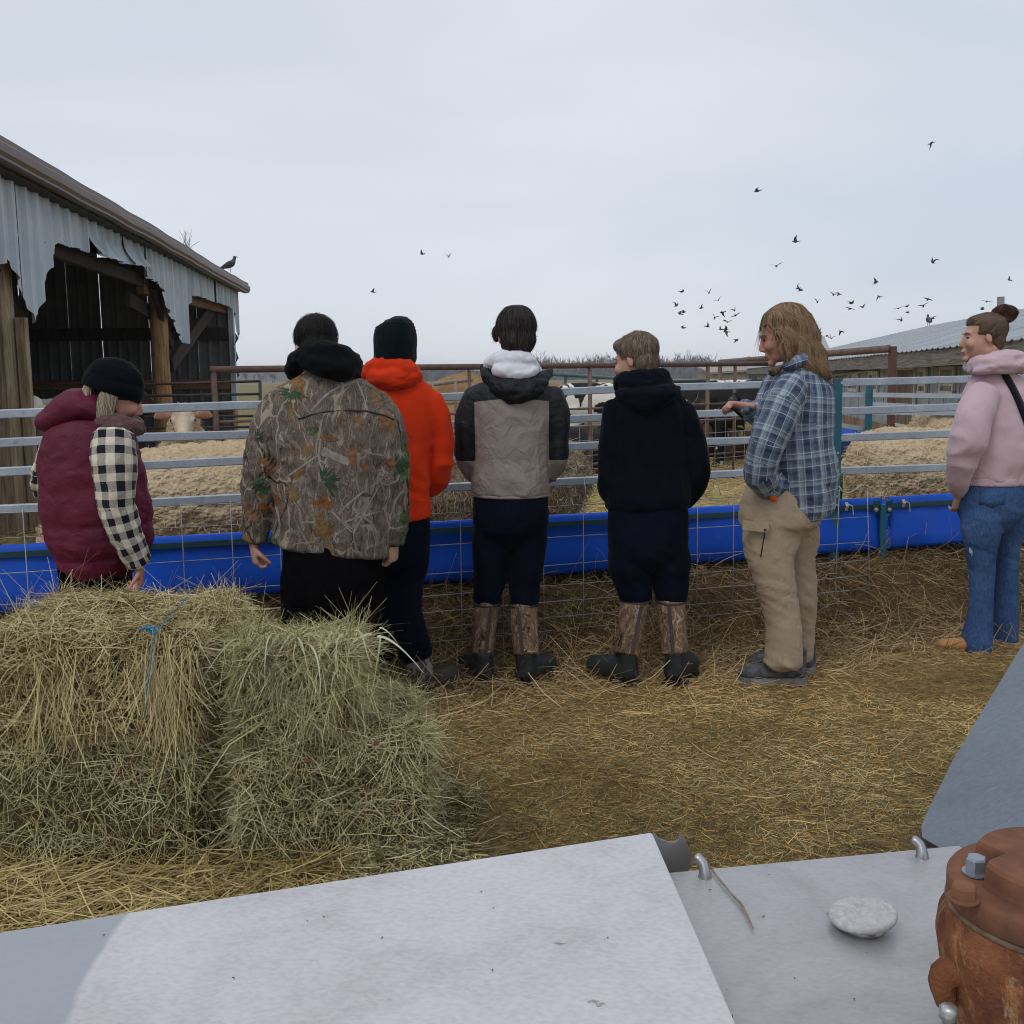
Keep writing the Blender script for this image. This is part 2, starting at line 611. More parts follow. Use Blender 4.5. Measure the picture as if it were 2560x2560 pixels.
# low scrub at the foot of the woods
rows = []
sv, sf = [], []
for i in range(300):
    px = R2.uniform(950, 2700); dep = R2.uniform(400, 560)
    c = at(px, 940, dep); r = R2.uniform(2.0, 5.0); h = R2.uniform(2.0, 5.5)
    n0 = len(sv)
    for k in range(6):
        a = 2 * pi * k / 6
        sv.append((c.x + r * cos(a) * R2.uniform(.7, 1.2), c.y + r * sin(a), -0.1))
    for k in range(6):
        a = 2 * pi * k / 6
        sv.append((c.x + .7 * r * cos(a) * R2.uniform(.6, 1.2), c.y + .7 * r * sin(a), h * R2.uniform(.6, 1.0)))
    sv.append((c.x, c.y, h * 1.1))
    for k in range(6):
        j = (k + 1) % 6
        sf.append((n0 + k, n0 + j, n0 + 6 + j, n0 + 6 + k)); sf.append((n0 + 6 + k, n0 + 6 + j, n0 + 12))
scrub = link(pmesh('scrub', sv, sf), 'scrub', M('scrub_twigs', (0.09, 0.085, 0.078), 0.95, c2=(0.05, 0.05, 0.046), vscale=0.4, spec=0.05))
tag(scrub, 'low grey scrub at the foot of the far woods', 'scrub', kind='stuff')
# ------------------------------------------------------------------ the old barn on the left
BW = VPlane((-4.55, 9.2), (-5.47, 20.3))        # its open long side; n points to the yard
U_END = BW.u(Vector((-5.47, 20.3, 0)))
U_BEG = -2.0
EAVE = 3.33
BACK = 9.0                                       # depth of the barn behind that side

def galv(name, a, b_, rough, streak=True):
    m, t, b = new_mat(name)
    v = coords(t, (1, 1, 1))
    big = noise_tex(t, v, 1.3, 5, 0.6)
    vs_ = coords(t, (9, 9, 0.5))
    st = noise_tex(t, vs_, 1.0, 5, 0.6)
    c = ramp(t, big, [(0.35, a), (0.65, b_)])
    c = mix(t, mth(t, 'MULTIPLY', ramp(t, st, [(0.5, (0, 0, 0)), (0.75, (1, 1, 1))]), 0.45), c, tuple(x * 0.45 for x in b_))
    sp = noise_tex(t, coords(t, (1, 1, 0.8)), 16, 3, 0.5)
    rust = ramp(t, sp, [(0.72, (0, 0, 0)), (0.76, (1, 1, 1))])
    c = mix(t, mth(t, 'MULTIPLY', rust, 0.6), c, (0.09, 0.06, 0.045))
    t.links.new(c, b.inputs['Base Color'])
    b.inputs['Roughness'].default_value = rough
    b.inputs['Metallic'].default_value = 0.15
    bump(t, b, big, 0.1, 0.02)
    return m
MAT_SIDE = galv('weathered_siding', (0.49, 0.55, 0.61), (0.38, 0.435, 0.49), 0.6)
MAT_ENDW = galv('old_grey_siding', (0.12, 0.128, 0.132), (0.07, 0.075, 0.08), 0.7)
MAT_ROOFM = galv('barn_roof_metal', (0.22, 0.2, 0.2), (0.16, 0.15, 0.15), 0.6)
MAT_GUT = M('brown_gutter_paint', (0.155, 0.118, 0.108), 0.5, c2=(0.12, 0.092, 0.086), vscale=3, spec=0.4)
MAT_SOFF = M('dark_soffit', (0.05, 0.042, 0.042), 0.8, vscale=4)
MAT_POST = wood('post_timber', (0.36, 0.22, 0.11), (0.20, 0.115, 0.055))
MAT_POST2 = wood('grey_post_timber', (0.34, 0.265, 0.18), (0.19, 0.14, 0.092))
MAT_DARKW = wood('dark_old_timber', (0.045, 0.034, 0.027), (0.02, 0.016, 0.013))
MAT_MIDW = wood('brown_girt_timber', (0.22, 0.12, 0.065), (0.11, 0.06, 0.036), grain=(1.2, 1.2, 16))

barn_o = BW.P(0, 0)
barn = empty('barn', barn_o, 'open-sided old barn with torn pale metal siding and brown gutter', 'barn')

# torn bottom edge of the siding, traced along the wall
def Z1(zx, zy): return (zx * 0.33126, 300 + zy * 0.33126)
EDGE = [(-400, 1650), (-200, 1300), (-60, 1080), (0, 1050), (60, 1200), (130, 1370), (165, 1480), (180, 1540), (220, 1470), (245, 1380), (262, 1290), (300, 1150), (330, 1050), (358, 1005),
        (368, 920), (430, 940), (480, 958), (540, 970), (620, 1004), (660, 1010), (700, 1022), (745, 1050), (790, 1072), (850, 1078), (900, 1092), (950, 1090), (1000, 1112), (1035, 1108), (1045, 1185), (1120, 1215), (1160, 1238),
        (1190, 1310), (1230, 1455), (1262, 1500), (1300, 1600), (1340, 1680), (1383, 1690), (1386, 1560), (1392, 1400), (1405, 1325), (1480, 1333), (1560, 1362), (1650, 1392), (1728, 1422), (1748, 1500), (1762, 1600), (1775, 1640)]
eu, ez = [], []
for zx, zy in EDGE:
    p = BW.hit(*Z1(zx, zy))
    eu.append(BW.u(p)); ez.append(p.z)
for i in range(1, len(eu)):
    if eu[i] <= eu[i - 1]: eu[i] = eu[i - 1] + 0.004
SEAMS = [BW.u(BW.hit(*Z1(zx, zy))) for zx, zy in ((-500, 600), (-180, 600), (60, 600), (325, 800), (612, 760), (875, 850), (1030, 950), (1195, 1100), (1388, 1200), (1588, 1260), (1768, 1330))]
RIB = 0.295
def rib_off(u):
    f = (u / RIB) % 1.0
    if f < 0.08: return 0.05 * f / 0.08
    if f < 0.20: return 0.05
    if f < 0.28: return 0.05 * (0.28 - f) / 0.08
    g = (f - 0.30) / 0.70
    return 0.008 if 0.3 < g < 0.4 or 0.62 < g < 0.72 else 0.0
R3 = random.Random(11)
for i in range(len(SEAMS) - 1):
    u0, u1 = SEAMS[i] + 0.006, SEAMS[i + 1] - 0.006
    tilt = R3.uniform(-0.012, 0.012); proud = R3.uniform(0, 0.02)
    torn = i in (4, 5)
    n = max(6, int((u1 - u0) / 0.028))
    V, Fc = [], []
    NZ = 7
    for k in range(n + 1):
        u = u0 + (u1 - u0) * k / n
        zb = float(np.interp(u, eu, ez)) + R3.uniform(-0.008, 0.008)
        for j in range(NZ + 1):
            s = j / NZ
            z = EAVE + (zb - EAVE) * s
            uu = u + tilt * s * 1.2
            off = 0.05 + proud + rib_off(u)
            if torn:
                curl = max(0, s - 0.35)
                off += 0.16 * curl ** 2 * (1.2 + sin(u * 9 + i)) + 0.02 * mnoise.noise((u * 5, z * 5, i))
                uu += (0.10 if i == 4 else -0.05) * s * (k / n - 0.2)
            V.append(BW.P(uu, z, off))
    for k in range(n):
        for j in range(NZ):
            a = k * (NZ + 1) + j
            Fc.append((a, a + NZ + 1, a + NZ + 2, a + 1))
    me = pmesh('siding_sheet', V, Fc)
    o = link(me, 'siding_sheet', MAT_SIDE, barn, barn_o, smooth=False)
    sm = o.modifiers.new('thick', 'SOLIDIFY'); sm.thickness = 0.004

# corner trim at the far end
bm = bmesh.new()
ct = BW.P(U_END, 0)
bar(bm, BW.P(U_END + 0.02, 0.9, 0.03), BW.P(U_END + 0.02, EAVE, 0.03), 0.10, 0.10, Vector((0, 1, 0)))
part(bm, 'corner_trim', MAT_SIDE, barn, barn_o)
V = []
for j in range(8):
    z = 2.35 - 0.12 * j
    V.append(BW.P(U_END - 0.02, z, 0.10)); V.append(BW.P(U_END - 0.30 + 0.05 * sin(j * 1.4), z + 0.02 * (j % 2), 0.16 + 0.05 * sin(j * 2.1)))
me = pmesh('torn_flap', V, [(2 * j, 2 * j + 1, 2 * j + 3, 2 * j + 2) for j in range(7)])
link(me, 'torn_flap', MAT_SIDE, barn, barn_o)

# gutter and eave, sagging at the far end
GU0, GU1 = -2.0, U_END + 0.55
def gz(u):
    s = np.interp(u, [-2, 0, U_END * 0.45, U_END * 0.72, U_END], [.075, .055, 0.01, -0.045, -0.075])
    return float(s)
prof = [(0.30, 3.44), (0.30, 3.40), (0.335, 3.37), (0.335, 3.30), (0.31, 3.27), (0.315, 3.245), (0.20, 3.245), (0.20, 3.42)]
V, Fc = [], []
n = 60
for i in range(n + 1):
    u = GU0 + (GU1 - GU0) * i / n
    wob = 0.008 * mnoise.noise((u * 1.7, 2.2, 0.4))
    for off, z in prof:
        V.append(BW.P(u, z + gz(u) + wob, off + wob))
m_ = len(prof)
for i in range(n):
    for k in range(m_):
        Fc.append((i * m_ + k, (i + 1) * m_ + k, (i + 1) * m_ + (k + 1) % m_, i * m_ + (k + 1) % m_))
Fc.append(tuple(range(m_))); Fc.append(tuple(n * m_ + k for k in range(m_))[::-1])
link(pmesh('gutter', V, Fc), 'gutter', MAT_GUT, barn, barn_o, smooth=False)
bm = bmesh.new()
bar(bm, BW.P(GU0, 3.28, 0.13), BW.P(GU1 - 0.1, 3.20, 0.13), 0.16, 0.02)
part(bm, 'soffit', MAT_SOFF, barn, barn_o)

# roof sheets rising from the eave
V, Fc = [], []
n = int((GU1 - GU0) / 0.05)
for i in range(n + 1):
    u = GU0 + (GU1 - GU0) * i / n
    r = 0.014 if (i % 8) in (0, 1) else 0.0
    V.append(BW.P(u, 3.435 + gz(u) + r, 0.27)); V.append(BW.P(u, 3.46 + 1.4 + r, -5.2)); V.append(BW.P(u, 3.2 + r, -BACK - 0.3))
for i in range(n):
    for k in range(2):
        Fc.append((i * 3 + k, (i + 1) * 3 + k, (i + 1) * 3 + k + 1, i * 3 + k + 1))
o = link(pmesh('roof', V, Fc), 'roof', MAT_ROOFM, barn, barn_o, smooth=False)
sm = o.modifiers.new('thick', 'SOLIDIFY'); sm.thickness = 0.012

# far gable wall seen through the opening: separate sheets with slits of daylight
R4 = random.Random(3)
off = -0.02
while off > -BACK:
    wdt = R4.choice((0.305, 0.61, 0.61, 0.9))
    V, Fc = [], []
    k_n = int(wdt / 0.05)
    gap = R4.choice((0.0, 0.001, 0.002, 0.004))
    zt = 3.4 + 1.4 * min(1, -off / 5.2)
    for k in range(k_n + 1):
        oo = off - (wdt - gap) * k / k_n
        r = 0.018 if k % 4 == 0 else 0.0
        V.append(BW.P(U_END + 0.05 - r, -0.05, oo)); V.append(BW.P(U_END + 0.05 - r, zt, oo))
    for k in range(k_n):
        Fc.append((2 * k, 2 * k + 2, 2 * k + 3, 2 * k + 1))
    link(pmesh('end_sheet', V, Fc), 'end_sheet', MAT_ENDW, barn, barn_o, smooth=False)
    off -= wdt
# closed back side and near gable
bm = bmesh.new()
bar(bm, BW.P(U_BEG, 1.7, -BACK), BW.P(U_END, 1.7, -BACK), 0.05, 3.5)
bar(bm, BW.P(U_BEG + 0.05, 1.75, 0.0), BW.P(U_BEG + 0.05, 1.75, -BACK + 0.03), 0.05, 3.5)
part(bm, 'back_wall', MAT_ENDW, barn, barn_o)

# timbers
def timber(name, a, b, w, h, mat, up=Vector((0, 0, 1)), rough_=0.0):
    bm = bmesh.new()
    bar(bm, a, b, w, h, up, bevel=min(w, h) * 0.12)
    return part(bm, name, mat, barn, barn_o)
def u_at(px, py=900, off=-0.1):
    p = BW.hit(px, py, off); return BW.u(p)
uL, uM, uC = u_at(24, 1100), u_at(406, 900), u_at(572, 900)
Y1 = Vector((0, 1, 0))
timber('post', BW.P(uL, -0.05, -0.12), BW.P(uL, 3.2, -0.12), 0.22, 0.22, MAT_POST2, Y1)
timber('post', BW.P(uL + 0.06, -0.05, 0.06), BW.P(uL + 0.06, 2.05, 0.06), 0.10, 0.07, MAT_POST2, Y1)
# the middle post is a round pole with a broken sleeve of bark
bm = bmesh.new()
rod(bm, [BW.P(uM + 0.02 * sin(z * 3), z, -0.12) for z in np.linspace(-0.05, 3.2, 12)], [0.135 + 0.012 * sin(z * 7) for z in range(12)], 12)
part(bm, 'post', MAT_POST, barn, barn_o, True)
timber('post', BW.P(uC, -0.05, -0.12), BW.P(uC, 3.2, -0.12), 0.25, 0.24, MAT_POST, Y1)
# headers behind the torn edge, knee braces, girts
def wp(zx, zy, off): return BW.hit(*Z1(zx, zy), off)
timber('header_beam', wp(340, 960, -0.10), wp(1060, 1215, -0.10), 0.10, 0.16, MAT_DARKW)
timber('header_beam', wp(1060, 1250, -0.16), wp(1780, 1440, -0.10), 0.10, 0.22, MAT_MIDW)
timber('header_beam', wp(-300, 930, -0.10), wp(60, 1180, -0.10), 0.10, 0.24, MAT_DARKW)
timber('knee_brace', wp(1150, 1240, -0.06), wp(1290, 1690, -0.06), 0.07, 0.2, MAT_DARKW)
timber('knee_brace', wp(0, 1090, -0.06), wp(150, 1560, -0.06), 0.07, 0.22, MAT_DARKW)
timber('knee_brace', wp(-60, 1330, -0.2), wp(80, 1480, -0.2), 0.07, 0.2, MAT_DARKW)
timber('knee_brace', wp(1290, 1850, -0.2), wp(1600, 1420, -0.2), 0.07, 0.24, MAT_DARKW)
timber('knee_brace', wp(1210, 1500, -0.25), wp(960, 1350, -0.25), 0.07, 0.2, MAT_DARKW)
for z, h, mt in ((1.38, 0.2, MAT_MIDW), (0.92, 0.2, MAT_MIDW), (2.35, 0.24, MAT_DARKW), (0.45, 0.2, MAT_MIDW)):
    timber('girt', BW.P(U_END - 0.04, z, -0.05), BW.P(U_END - 0.04, z, -BACK), 0.06, h, mt)
timber('knee_brace', BW.P(uM + 1.6, 0.85, -0.5), BW.P(uM + 1.6, 1.7, -1.4), 0.07, 0.2, MAT_MIDW)
for k in range(5):
    uu = U_BEG + 1.5 + k * 2.9
    timber('rafter', BW.P(uu, 3.36, -0.05), BW.P(uu, 4.68, -5.2), 0.06, 0.18, MAT_DARKW)
for k in range(4):
    timber('inner_post', BW.P(0.5 + 3.4 * k, -0.05, -5.2), BW.P(0.5 + 3.4 * k, 4.6, -5.2), 0.2, 0.2, MAT_DARKW, Y1)

# weed rooted in the gutter
wg = BW.hit(466, 618, 0.25)
n = 14
bs = np.array([[wg.x, wg.y, wg.z - .03]] * n) + RNG.normal(0, .03, (n, 3)) * [1, 1, 0]
me = ribbons('dry_weed', bs, RNG.normal(0, .35, (n, 3)) + [0.15, 0, 1], np.tile([[0, -1, 0.01]], (n, 1)), RNG.uniform(.1, .34, n), .008, bend=.3)
link(me, 'dry_weed', M('dry_weed', (0.2, 0.17, 0.12)), None)
tag(bpy.data.objects['dry_weed'], 'thin dry weed growing out of the barn gutter', 'weed')
# ------------------------------------------------------------------ front fence, blue bunk, wire panel
def steel(name, a, b_, rough=0.45, metal=0.6, streak=(1, 1, 1)):
    m, t, b = new_mat(name)
    v = coords(t, streak)
    f = noise_tex(t, v, 7, 5, 0.65)
    s = nd(t, 'ShaderNodeTexVoronoi', Scale=55.0); t.links.new(coords(t), s.inputs['Vector'])
    c = ramp(t, f, [(0.3, a), (0.7, b_)])
    c = mix(t, 0.22, c, ramp(t, s.outputs['Distance'], [(0, (.3, .3, .3)), (.5, (.7, .7, .7))]), 'OVERLAY')
    g = noise_tex(t, coords(t), 30, 3, 0.6)
    c = mix(t, mth(t, 'MULTIPLY', ramp(t, g, [(0.62, (0, 0, 0)), (0.75, (1, 1, 1))]), 0.5), c, (0.16, 0.13, 0.10))
    t.links.new(c, b.inputs['Base Color'])
    b.inputs['Metallic'].default_value = metal
    r = nd(t, 'ShaderNodeMapRange'); r.inputs['To Min'].default_value = rough - .12; r.inputs['To Max'].default_value = rough + .15
    t.links.new(f, r.inputs['Value']); t.links.new(r.outputs[0], b.inputs['Roughness'])
    return m
MAT_RAIL = steel('galvanised_rail', (0.44, 0.50, 0.56), (0.31, 0.36, 0.415), 0.5, 0.45)
MAT_WIRE = steel('galvanised_wire', (0.36, 0.37, 0.38), (0.2, 0.2, 0.2), 0.5, 0.5)
MAT_TEAL = M('teal_paint', (0.012, 0.115, 0.175), 0.45, c2=(0.02, 0.085, 0.12), vscale=14, bmp=.1, spec=.4)
MAT_TEALD = M('dark_teal_paint', (0.008, 0.06, 0.075), 0.5, c2=(0.012, 0.045, 0.05), vscale=10, spec=.4)
MAT_BLUE = M('blue_poly_sheet', (0.002, 0.085, 0.57), 0.5, c2=(0.002, 0.062, 0.44), vscale=1.6, bmp=.12, bscale=5, bdist=.02, spec=.25)
def scuff(m):
    """pale scratches and brown splashes over a plain sheet"""
    t = m.node_tree; b = t.nodes['Principled BSDF']; src = b.inputs['Base Color'].links[0].from_socket
    s1 = ramp(t, noise_tex(t, coords(t, (1, 1, 7), rot=(.2, .1, 0)), 14, 5, .7), [(.66, (0, 0, 0)), (.72, (1, 1, 1))])
    c = mix(t, mth(t, 'MULTIPLY', s1, .22), src, (.35, .42, .62))
    s2 = ramp(t, noise_tex(t, coords(t), 19, 6, .7), [(.64, (0, 0, 0)), (.70, (1, 1, 1))])
    c = mix(t, mth(t, 'MULTIPLY', s2, .55), c, (.10, .075, .05))
    t.links.new(c, b.inputs['Base Color'])
scuff(MAT_BLUE)
MAT_RUST = M('rusty_pipe', (0.13, 0.072, 0.058), 0.65, c2=(0.075, 0.045, 0.04), vscale=12, bmp=.15, spec=.35)
MAT_RUSTL = M('worn_rusty_pipe', (0.19, 0.125, 0.10), 0.65, c2=(0.11, 0.07, 0.058), vscale=9, bmp=.15, spec=.35)
MAT_DARKP = M('dark_pipe', (0.05, 0.038, 0.034), 0.6, vscale=9, spec=.35)
MAT_BOLT = steel('zinc_bolt', (0.5, 0.5, 0.5), (0.35, 0.35, 0.35), 0.4, 0.7)
MAT_TWINE = M('pale_twine', (0.5, 0.46, 0.36), 0.9, vscale=30)

def lin(xa, ya, xb, yb, x): return ya + (yb - ya) * (x - xa) / (xb - xa)
o0 = FP.P(0, 0)
TH = 0.040
def rail_pair(x0, x1, ya, yb, xa, xb):
    a = FP.hit(x0, lin(xa, ya, xb, yb, x0)); b = FP.hit(x1, lin(xa, ya, xb, yb, x1))
    a.z -= TH / 2; b.z -= TH / 2
    return a, b
pan = empty('fence_panel', o0, 'long galvanised rail panel behind the row of people, left of blue post', 'fence panel')
for ya, yb in ((1024, 969), (1098, 1039), (1170, 1109), (1262, 1192)):
    a, b = rail_pair(-200, 2078, ya, yb, 0, 1450)
    bm = bmesh.new(); K = 14; R7 = random.Random(int(ya))
    for k in range(K):
        sg = lambda s: .010 * mnoise.noise((s * 3.1, ya, .5)) + .004 * mnoise.noise((s * 11, ya, 2.5))
        p_, q_ = a.lerp(b, k / K), a.lerp(b, (k + 1.004) / K)
        p_.z += sg(k / K); q_.z += sg((k + 1.004) / K)
        bar(bm, p_, q_, 0.035 + .00006 * (k % 2), TH + .00006 * (k % 2), bevel=.004)
    part(bm, 'rail', MAT_RAIL, pan, o0)
for px in (-180,):
    a = FP.hit(px, lin(0, 1024, 1450, 969, px), -.04); bm = bmesh.new()
    bar(bm, Vector((a.x, a.y, 0)), Vector((a.x, a.y, a.z - .01)), .045, .045, Y1)
    if px != 1470: part(bm, 'post', MAT_RAIL, pan, o0)
    else: bm.free()

pan2 = empty('fence_panel', FP.hit(2090, 1500), 'galvanised rail panel with blue end post, behind the person in pink', 'fence panel')
o1 = Vector(pan2.location)
for ya, yb in ((948, 941), (1020, 1010), (1086, 1076), (1169, 1160)):
    a, b = rail_pair(2096, 2760, ya, yb, 2100, 2370)
    bm = bmesh.new(); bar(bm, a, b, 0.035, TH + .004, bevel=.004)
    part(bm, 'rail', MAT_RAIL, pan2, o1)
    q = FP.hit(2104, lin(2100, ya, 2370, yb, 2104) + 9, 0.02)
    bm = bmesh.new(); lathe(bm, q, [(.002, .012), (.009, .012), (.010, 0)], 8, Matrix.Rotation(pi / 2, 3, 'X')); part(bm, 'bolt', MAT_BOLT, pan2, o1)
a = FP.hit(2092, 948); b = FP.hit(2088, 1250)
bm = bmesh.new(); bar(bm, Vector((b.x, b.y, 0)), a + Vector((0, 0, .005)), .055, .05, Y1, bevel=.004)
part(bm, 'post', MAT_TEAL, pan2, o1)
for k in range(7):
    z = a.z - .42 - .05 * k
    bm = bmesh.new(); lathe(bm, Vector((a.x + .012, a.y - .026, z)), [(.001, .002), (.007, .002), (.007, 0)], 8, Matrix.Rotation(pi / 2, 3, 'X'))
    part(bm, 'adjuster_hole', MAT_BOLT, pan2, o1)

# blue poly bunk: lip rolled over a dark rail, U-shaped belly
def bunk(name, label, x0, x1):
    r = empty(name, FP.P(FP.u(FP.hit(x0, 1300)), 0), label, 'feed bunk', 'blue feed bunks along the fence')
    oo = Vector(r.location)
    def top(x): return lin(0, 1375, 2420, 1240, x)
    pr = [(-.02, .014), (.014, .018), (.024, .008), (.024, -.03), (.030, -.08), (.037, -.14), (.044, -.20), (.050, -.262), (.042, -.276), (-.1, -.32), (-.26, -.30), (-.38, -.2), (-.42, -.12), (-.43, -.06)]
    V, Fc = [], []
    n = 70
    for i in range(n + 1):
        x = x0 + (x1 - x0) * i / n
        p = FP.hit(x, top(x), -0.02)
        u = FP.u(p)
        for k, (d, z) in enumerate(pr):
            wv = 0.008 * mnoise.noise((u * 1.8, k * .35, 2.0)) + .007 * mnoise.noise((u * 6, k * .6, 5.0))
            bulge = .014 * math.sin(u * 1.35 + 1) * max(0, min(1, (k - 3) / 4))
            V.append(FP.P(u, p.z + z + wv * (k > 1) + .5 * bulge * (k > 4), d + wv * 1.5 - .02 + bulge))
    m_ = len(pr)
    for i in range(n):
        for k in range(m_ - 1):
            Fc.append((i * m_ + k, (i + 1) * m_ + k, (i + 1) * m_ + k + 1, i * m_ + k + 1))
    o = link(pmesh('liner', V, Fc), 'liner', MAT_BLUE, r, oo)
    s = o.modifiers.new('thick', 'SOLIDIFY'); s.thickness = .006; s.offset = -1
    a = FP.hit(x0, top(x0) + 13, 0.025); b = FP.hit(x1, top(x1) + 13, 0.025)
    bm = bmesh.new(); bar(bm, a, b, .012, .026); part(bm, 'rim_bar', MAT_TEALD, r, oo)
    for fx in (0.03, 0.5):
        x = x0 + (x1 - x0) * fx
        q = FP.hit(x, top(x) + 40, -.36); bm = bmesh.new()
        bar(bm, Vector((q.x, q.y, 0)), q, .05, .05, Y1); part(bm, 'rear_leg', MAT_TEALD, r, oo)
    return r, oo, top
bk, bo, btop = bunk('feed_bunk', 'long blue plastic feed bunk behind the row of people', -200, 2196)
bk2, bo2, _ = bunk('feed_bunk', 'blue plastic feed bunk at right, behind the person in pink', 2216, 2800)
# shared leg with brackets and bolts where the bunks meet
p = FP.hit(2206, 1262, .03); q = FP.hit(2207, 1478, .05)
bm = bmesh.new(); bar(bm, Vector((q.x, q.y, 0)), Vector((p.x, p.y, p.z)), .036, .036, Y1, bevel=.003); part(bm, 'leg', MAT_TEAL, bk2, bo2)
for x in (2190, 2223):
    a = FP.hit(x, 1268, .045); bm = bmesh.new(); box(bm, a, (.036, .008, .075)); part(bm, 'bracket', MAT_TEALD, bk2, bo2)
    a = FP.hit(x, 1274, .052); bm = bmesh.new(); lathe(bm, a, [(.004, .012), (.012, .010), (.013, 0)], 8, Matrix.Rotation(pi / 2, 3, 'X')); part(bm, 'bolt', MAT_BOLT, bk2, bo2)
a = FP.hit(2188, 1300, -.01); b = FP.hit(2160, 1385, -.10)
bm = bmesh.new(); bar(bm, a, b, .03, .06); part(bm, 'strut', MAT_TEALD, bk, bo)
for x, par, oo in ((2116, bk, bo), (2258, bk2, bo2)):
    c = FP.hit(x, btop(x) + 8, .03)
    bm = bmesh.new()
    for k in range(3):
        rod(bm, [c + Vector((.006 * (k - 1), 0, .02)), c + Vector((.006 * (k - 1) + .003, -.012, 0)), c + Vector((.006 * (k - 1), 0, -.026))], .0035, 6)
    rod(bm, [c + Vector((.01, -.01, .01)), c + Vector((.03, -.02, .0)), c + Vector((.035, -.02, -.05))], .003, 6)
    part(bm, 'twine_tie', MAT_TWINE, par, oo)
rope = empty('rope', FP.hit(2130, 1230), 'slack rope hanging from the fence between blue posts', 'rope')
bm = bmesh.new()
rod(bm, [FP.hit(x, y, .03) for x, y in ((2097, 1215), (2106, 1228), (2120, 1233), (2136, 1226), (2155, 1211))], .004, 6)
part(bm, 'cord', MAT_TWINE, rope, Vector(rope.location), True)

# welded wire panel leaning in front of the bunk
wp_ = empty('wire_panel', FP.P(0, 0, .1), 'galvanised welded wire panel in front of the blue bunk', 'wire panel')
wo = Vector(wp_.location)
WOFF = 0.27
def wl(zl, xa=-200, xb=2172, r=.0024, dz=0):
    a = FP.hit(xa, 1400, WOFF); b = FP.hit(xb, 1400, WOFF)
    pts = []
    for i in range(25):
        s = i / 24
        p = a.lerp(b, s)
        w = .006 * mnoise.noise((s * 9, zl * 5, 1.0))
        pts.append(Vector((p.x, p.y + w, zl + dz * s + .006 * mnoise.noise((s * 7, zl * 9, 4.0)))))
    bm = bmesh.new(); rod(bm, pts, r, 6); part(bm, 'wire', MAT_WIRE, wp_, wo, True)
wl(.905, xb=1020)
for z in (.80, .645, .505, .40, .315, .235, .165, .10):
    wl(z, dz=.02)
ua, ub = FP.u(FP.hit(-200, 1400, WOFF)), FP.u(FP.hit(2172, 1400, WOFF))
nv = int((ub - ua) / .215)
for i in range(nv + 1):
    u = ub - i * .215
    lean = .012 * mnoise.noise((u * 3, 2, 2)) + (-.03 if i == 0 else 0)
    bm = bmesh.new(); rod(bm, [FP.P(u + lean, .92 if u < FP.u(FP.hit(1020, 1400, WOFF)) else .83, WOFF + .004), FP.P(u, .4, WOFF + .004), FP.P(u - lean * .5, .06, WOFF + .004)], .0024, 6)
    part(bm, 'wire', MAT_WIRE, wp_, wo, True)
for x in (1460, 1793, 1083, 1255):
    p = FP.hit(x, 1195, .02)
    bm = bmesh.new(); rod(bm, [Vector((p.x, p.y, p.z)), FP.P(FP.u(p), .80, .06)], .0024, 6); part(bm, 'wire', MAT_WIRE, wp_, wo, True)

# ------------------------------------------------------------------ pen fences behind
def pipe_thing(name, label, cat, pts, r, mat, group=None):
    b = Vector(pts[0]); o = empty(name, (b.x, b.y, 0), label, cat, group)
    return o, Vector(o.location)
RP = VPlane(at(530, 925, 9.4), at(1925, 909, 14.3))
rf, ro = empty('pipe_fence', RP.P(0, 0), 'rusty brown pipe fence with round top rail in front of the cows', 'fence'), RP.P(0, 0)
a, b = RP.hit(526, 924), RP.hit(1935, 909)
bm = bmesh.new(); rod(bm, [a, b], .032, 12); part(bm, 'top_pipe', MAT_RUST, rf, ro, True)
for x, y, r in ((533, 918, .026), (1173, 917, .02), (1475, 913, .026), (1770, 909, .026), (1838, 909, .022)):
    p = RP.hit(x, y)
    bm = bmesh.new(); rod(bm, [Vector((p.x, p.y, 0)), p - Vector((0, 0, .0))], r, 10); part(bm, 'post', MAT_RUST if x < 1000 else MAT_RUSTL, rf, ro, True)
for ya, yb in ((985, 1021), (1043, 1066), (1100, 1125), (1150, 1160)):
    a, b = RP.hit(540, ya), RP.hit(1900, yb)
    a = RP.hit(540, 0); z0 = RP.hit(540, ya).z; z1 = RP.hit(1900, lin(1480, yb, 1490, yb, 1900)).z
    zz = RP.hit(1480, yb).z
    bm = bmesh.new(); rod(bm, [RP.P(RP.u(RP.hit(540, ya)), zz, 0), RP.P(RP.u(RP.hit(1930, yb)), zz, 0)], .014, 8); part(bm, 'rod', MAT_RUSTL, rf, ro, True)
ua, ub = RP.u(RP.hit(1380, 1050)), RP.u(RP.hit(1925, 1050))
k = 0; u = ua
while u < ub:
    bm = bmesh.new(); rod(bm, [RP.P(u, .06, .03), RP.P(u, 1.0, .03)], .004, 5); part(bm, 'wire', MAT_WIRE, rf, ro); u += .2
for z in (.1, .22, .36, .52, .7, .88, 1.0):
    bm = bmesh.new(); rod(bm, [RP.P(ua, z, .035), RP.P(ub, z, .035)], .004, 5); part(bm, 'wire', MAT_WIRE, rf, ro)

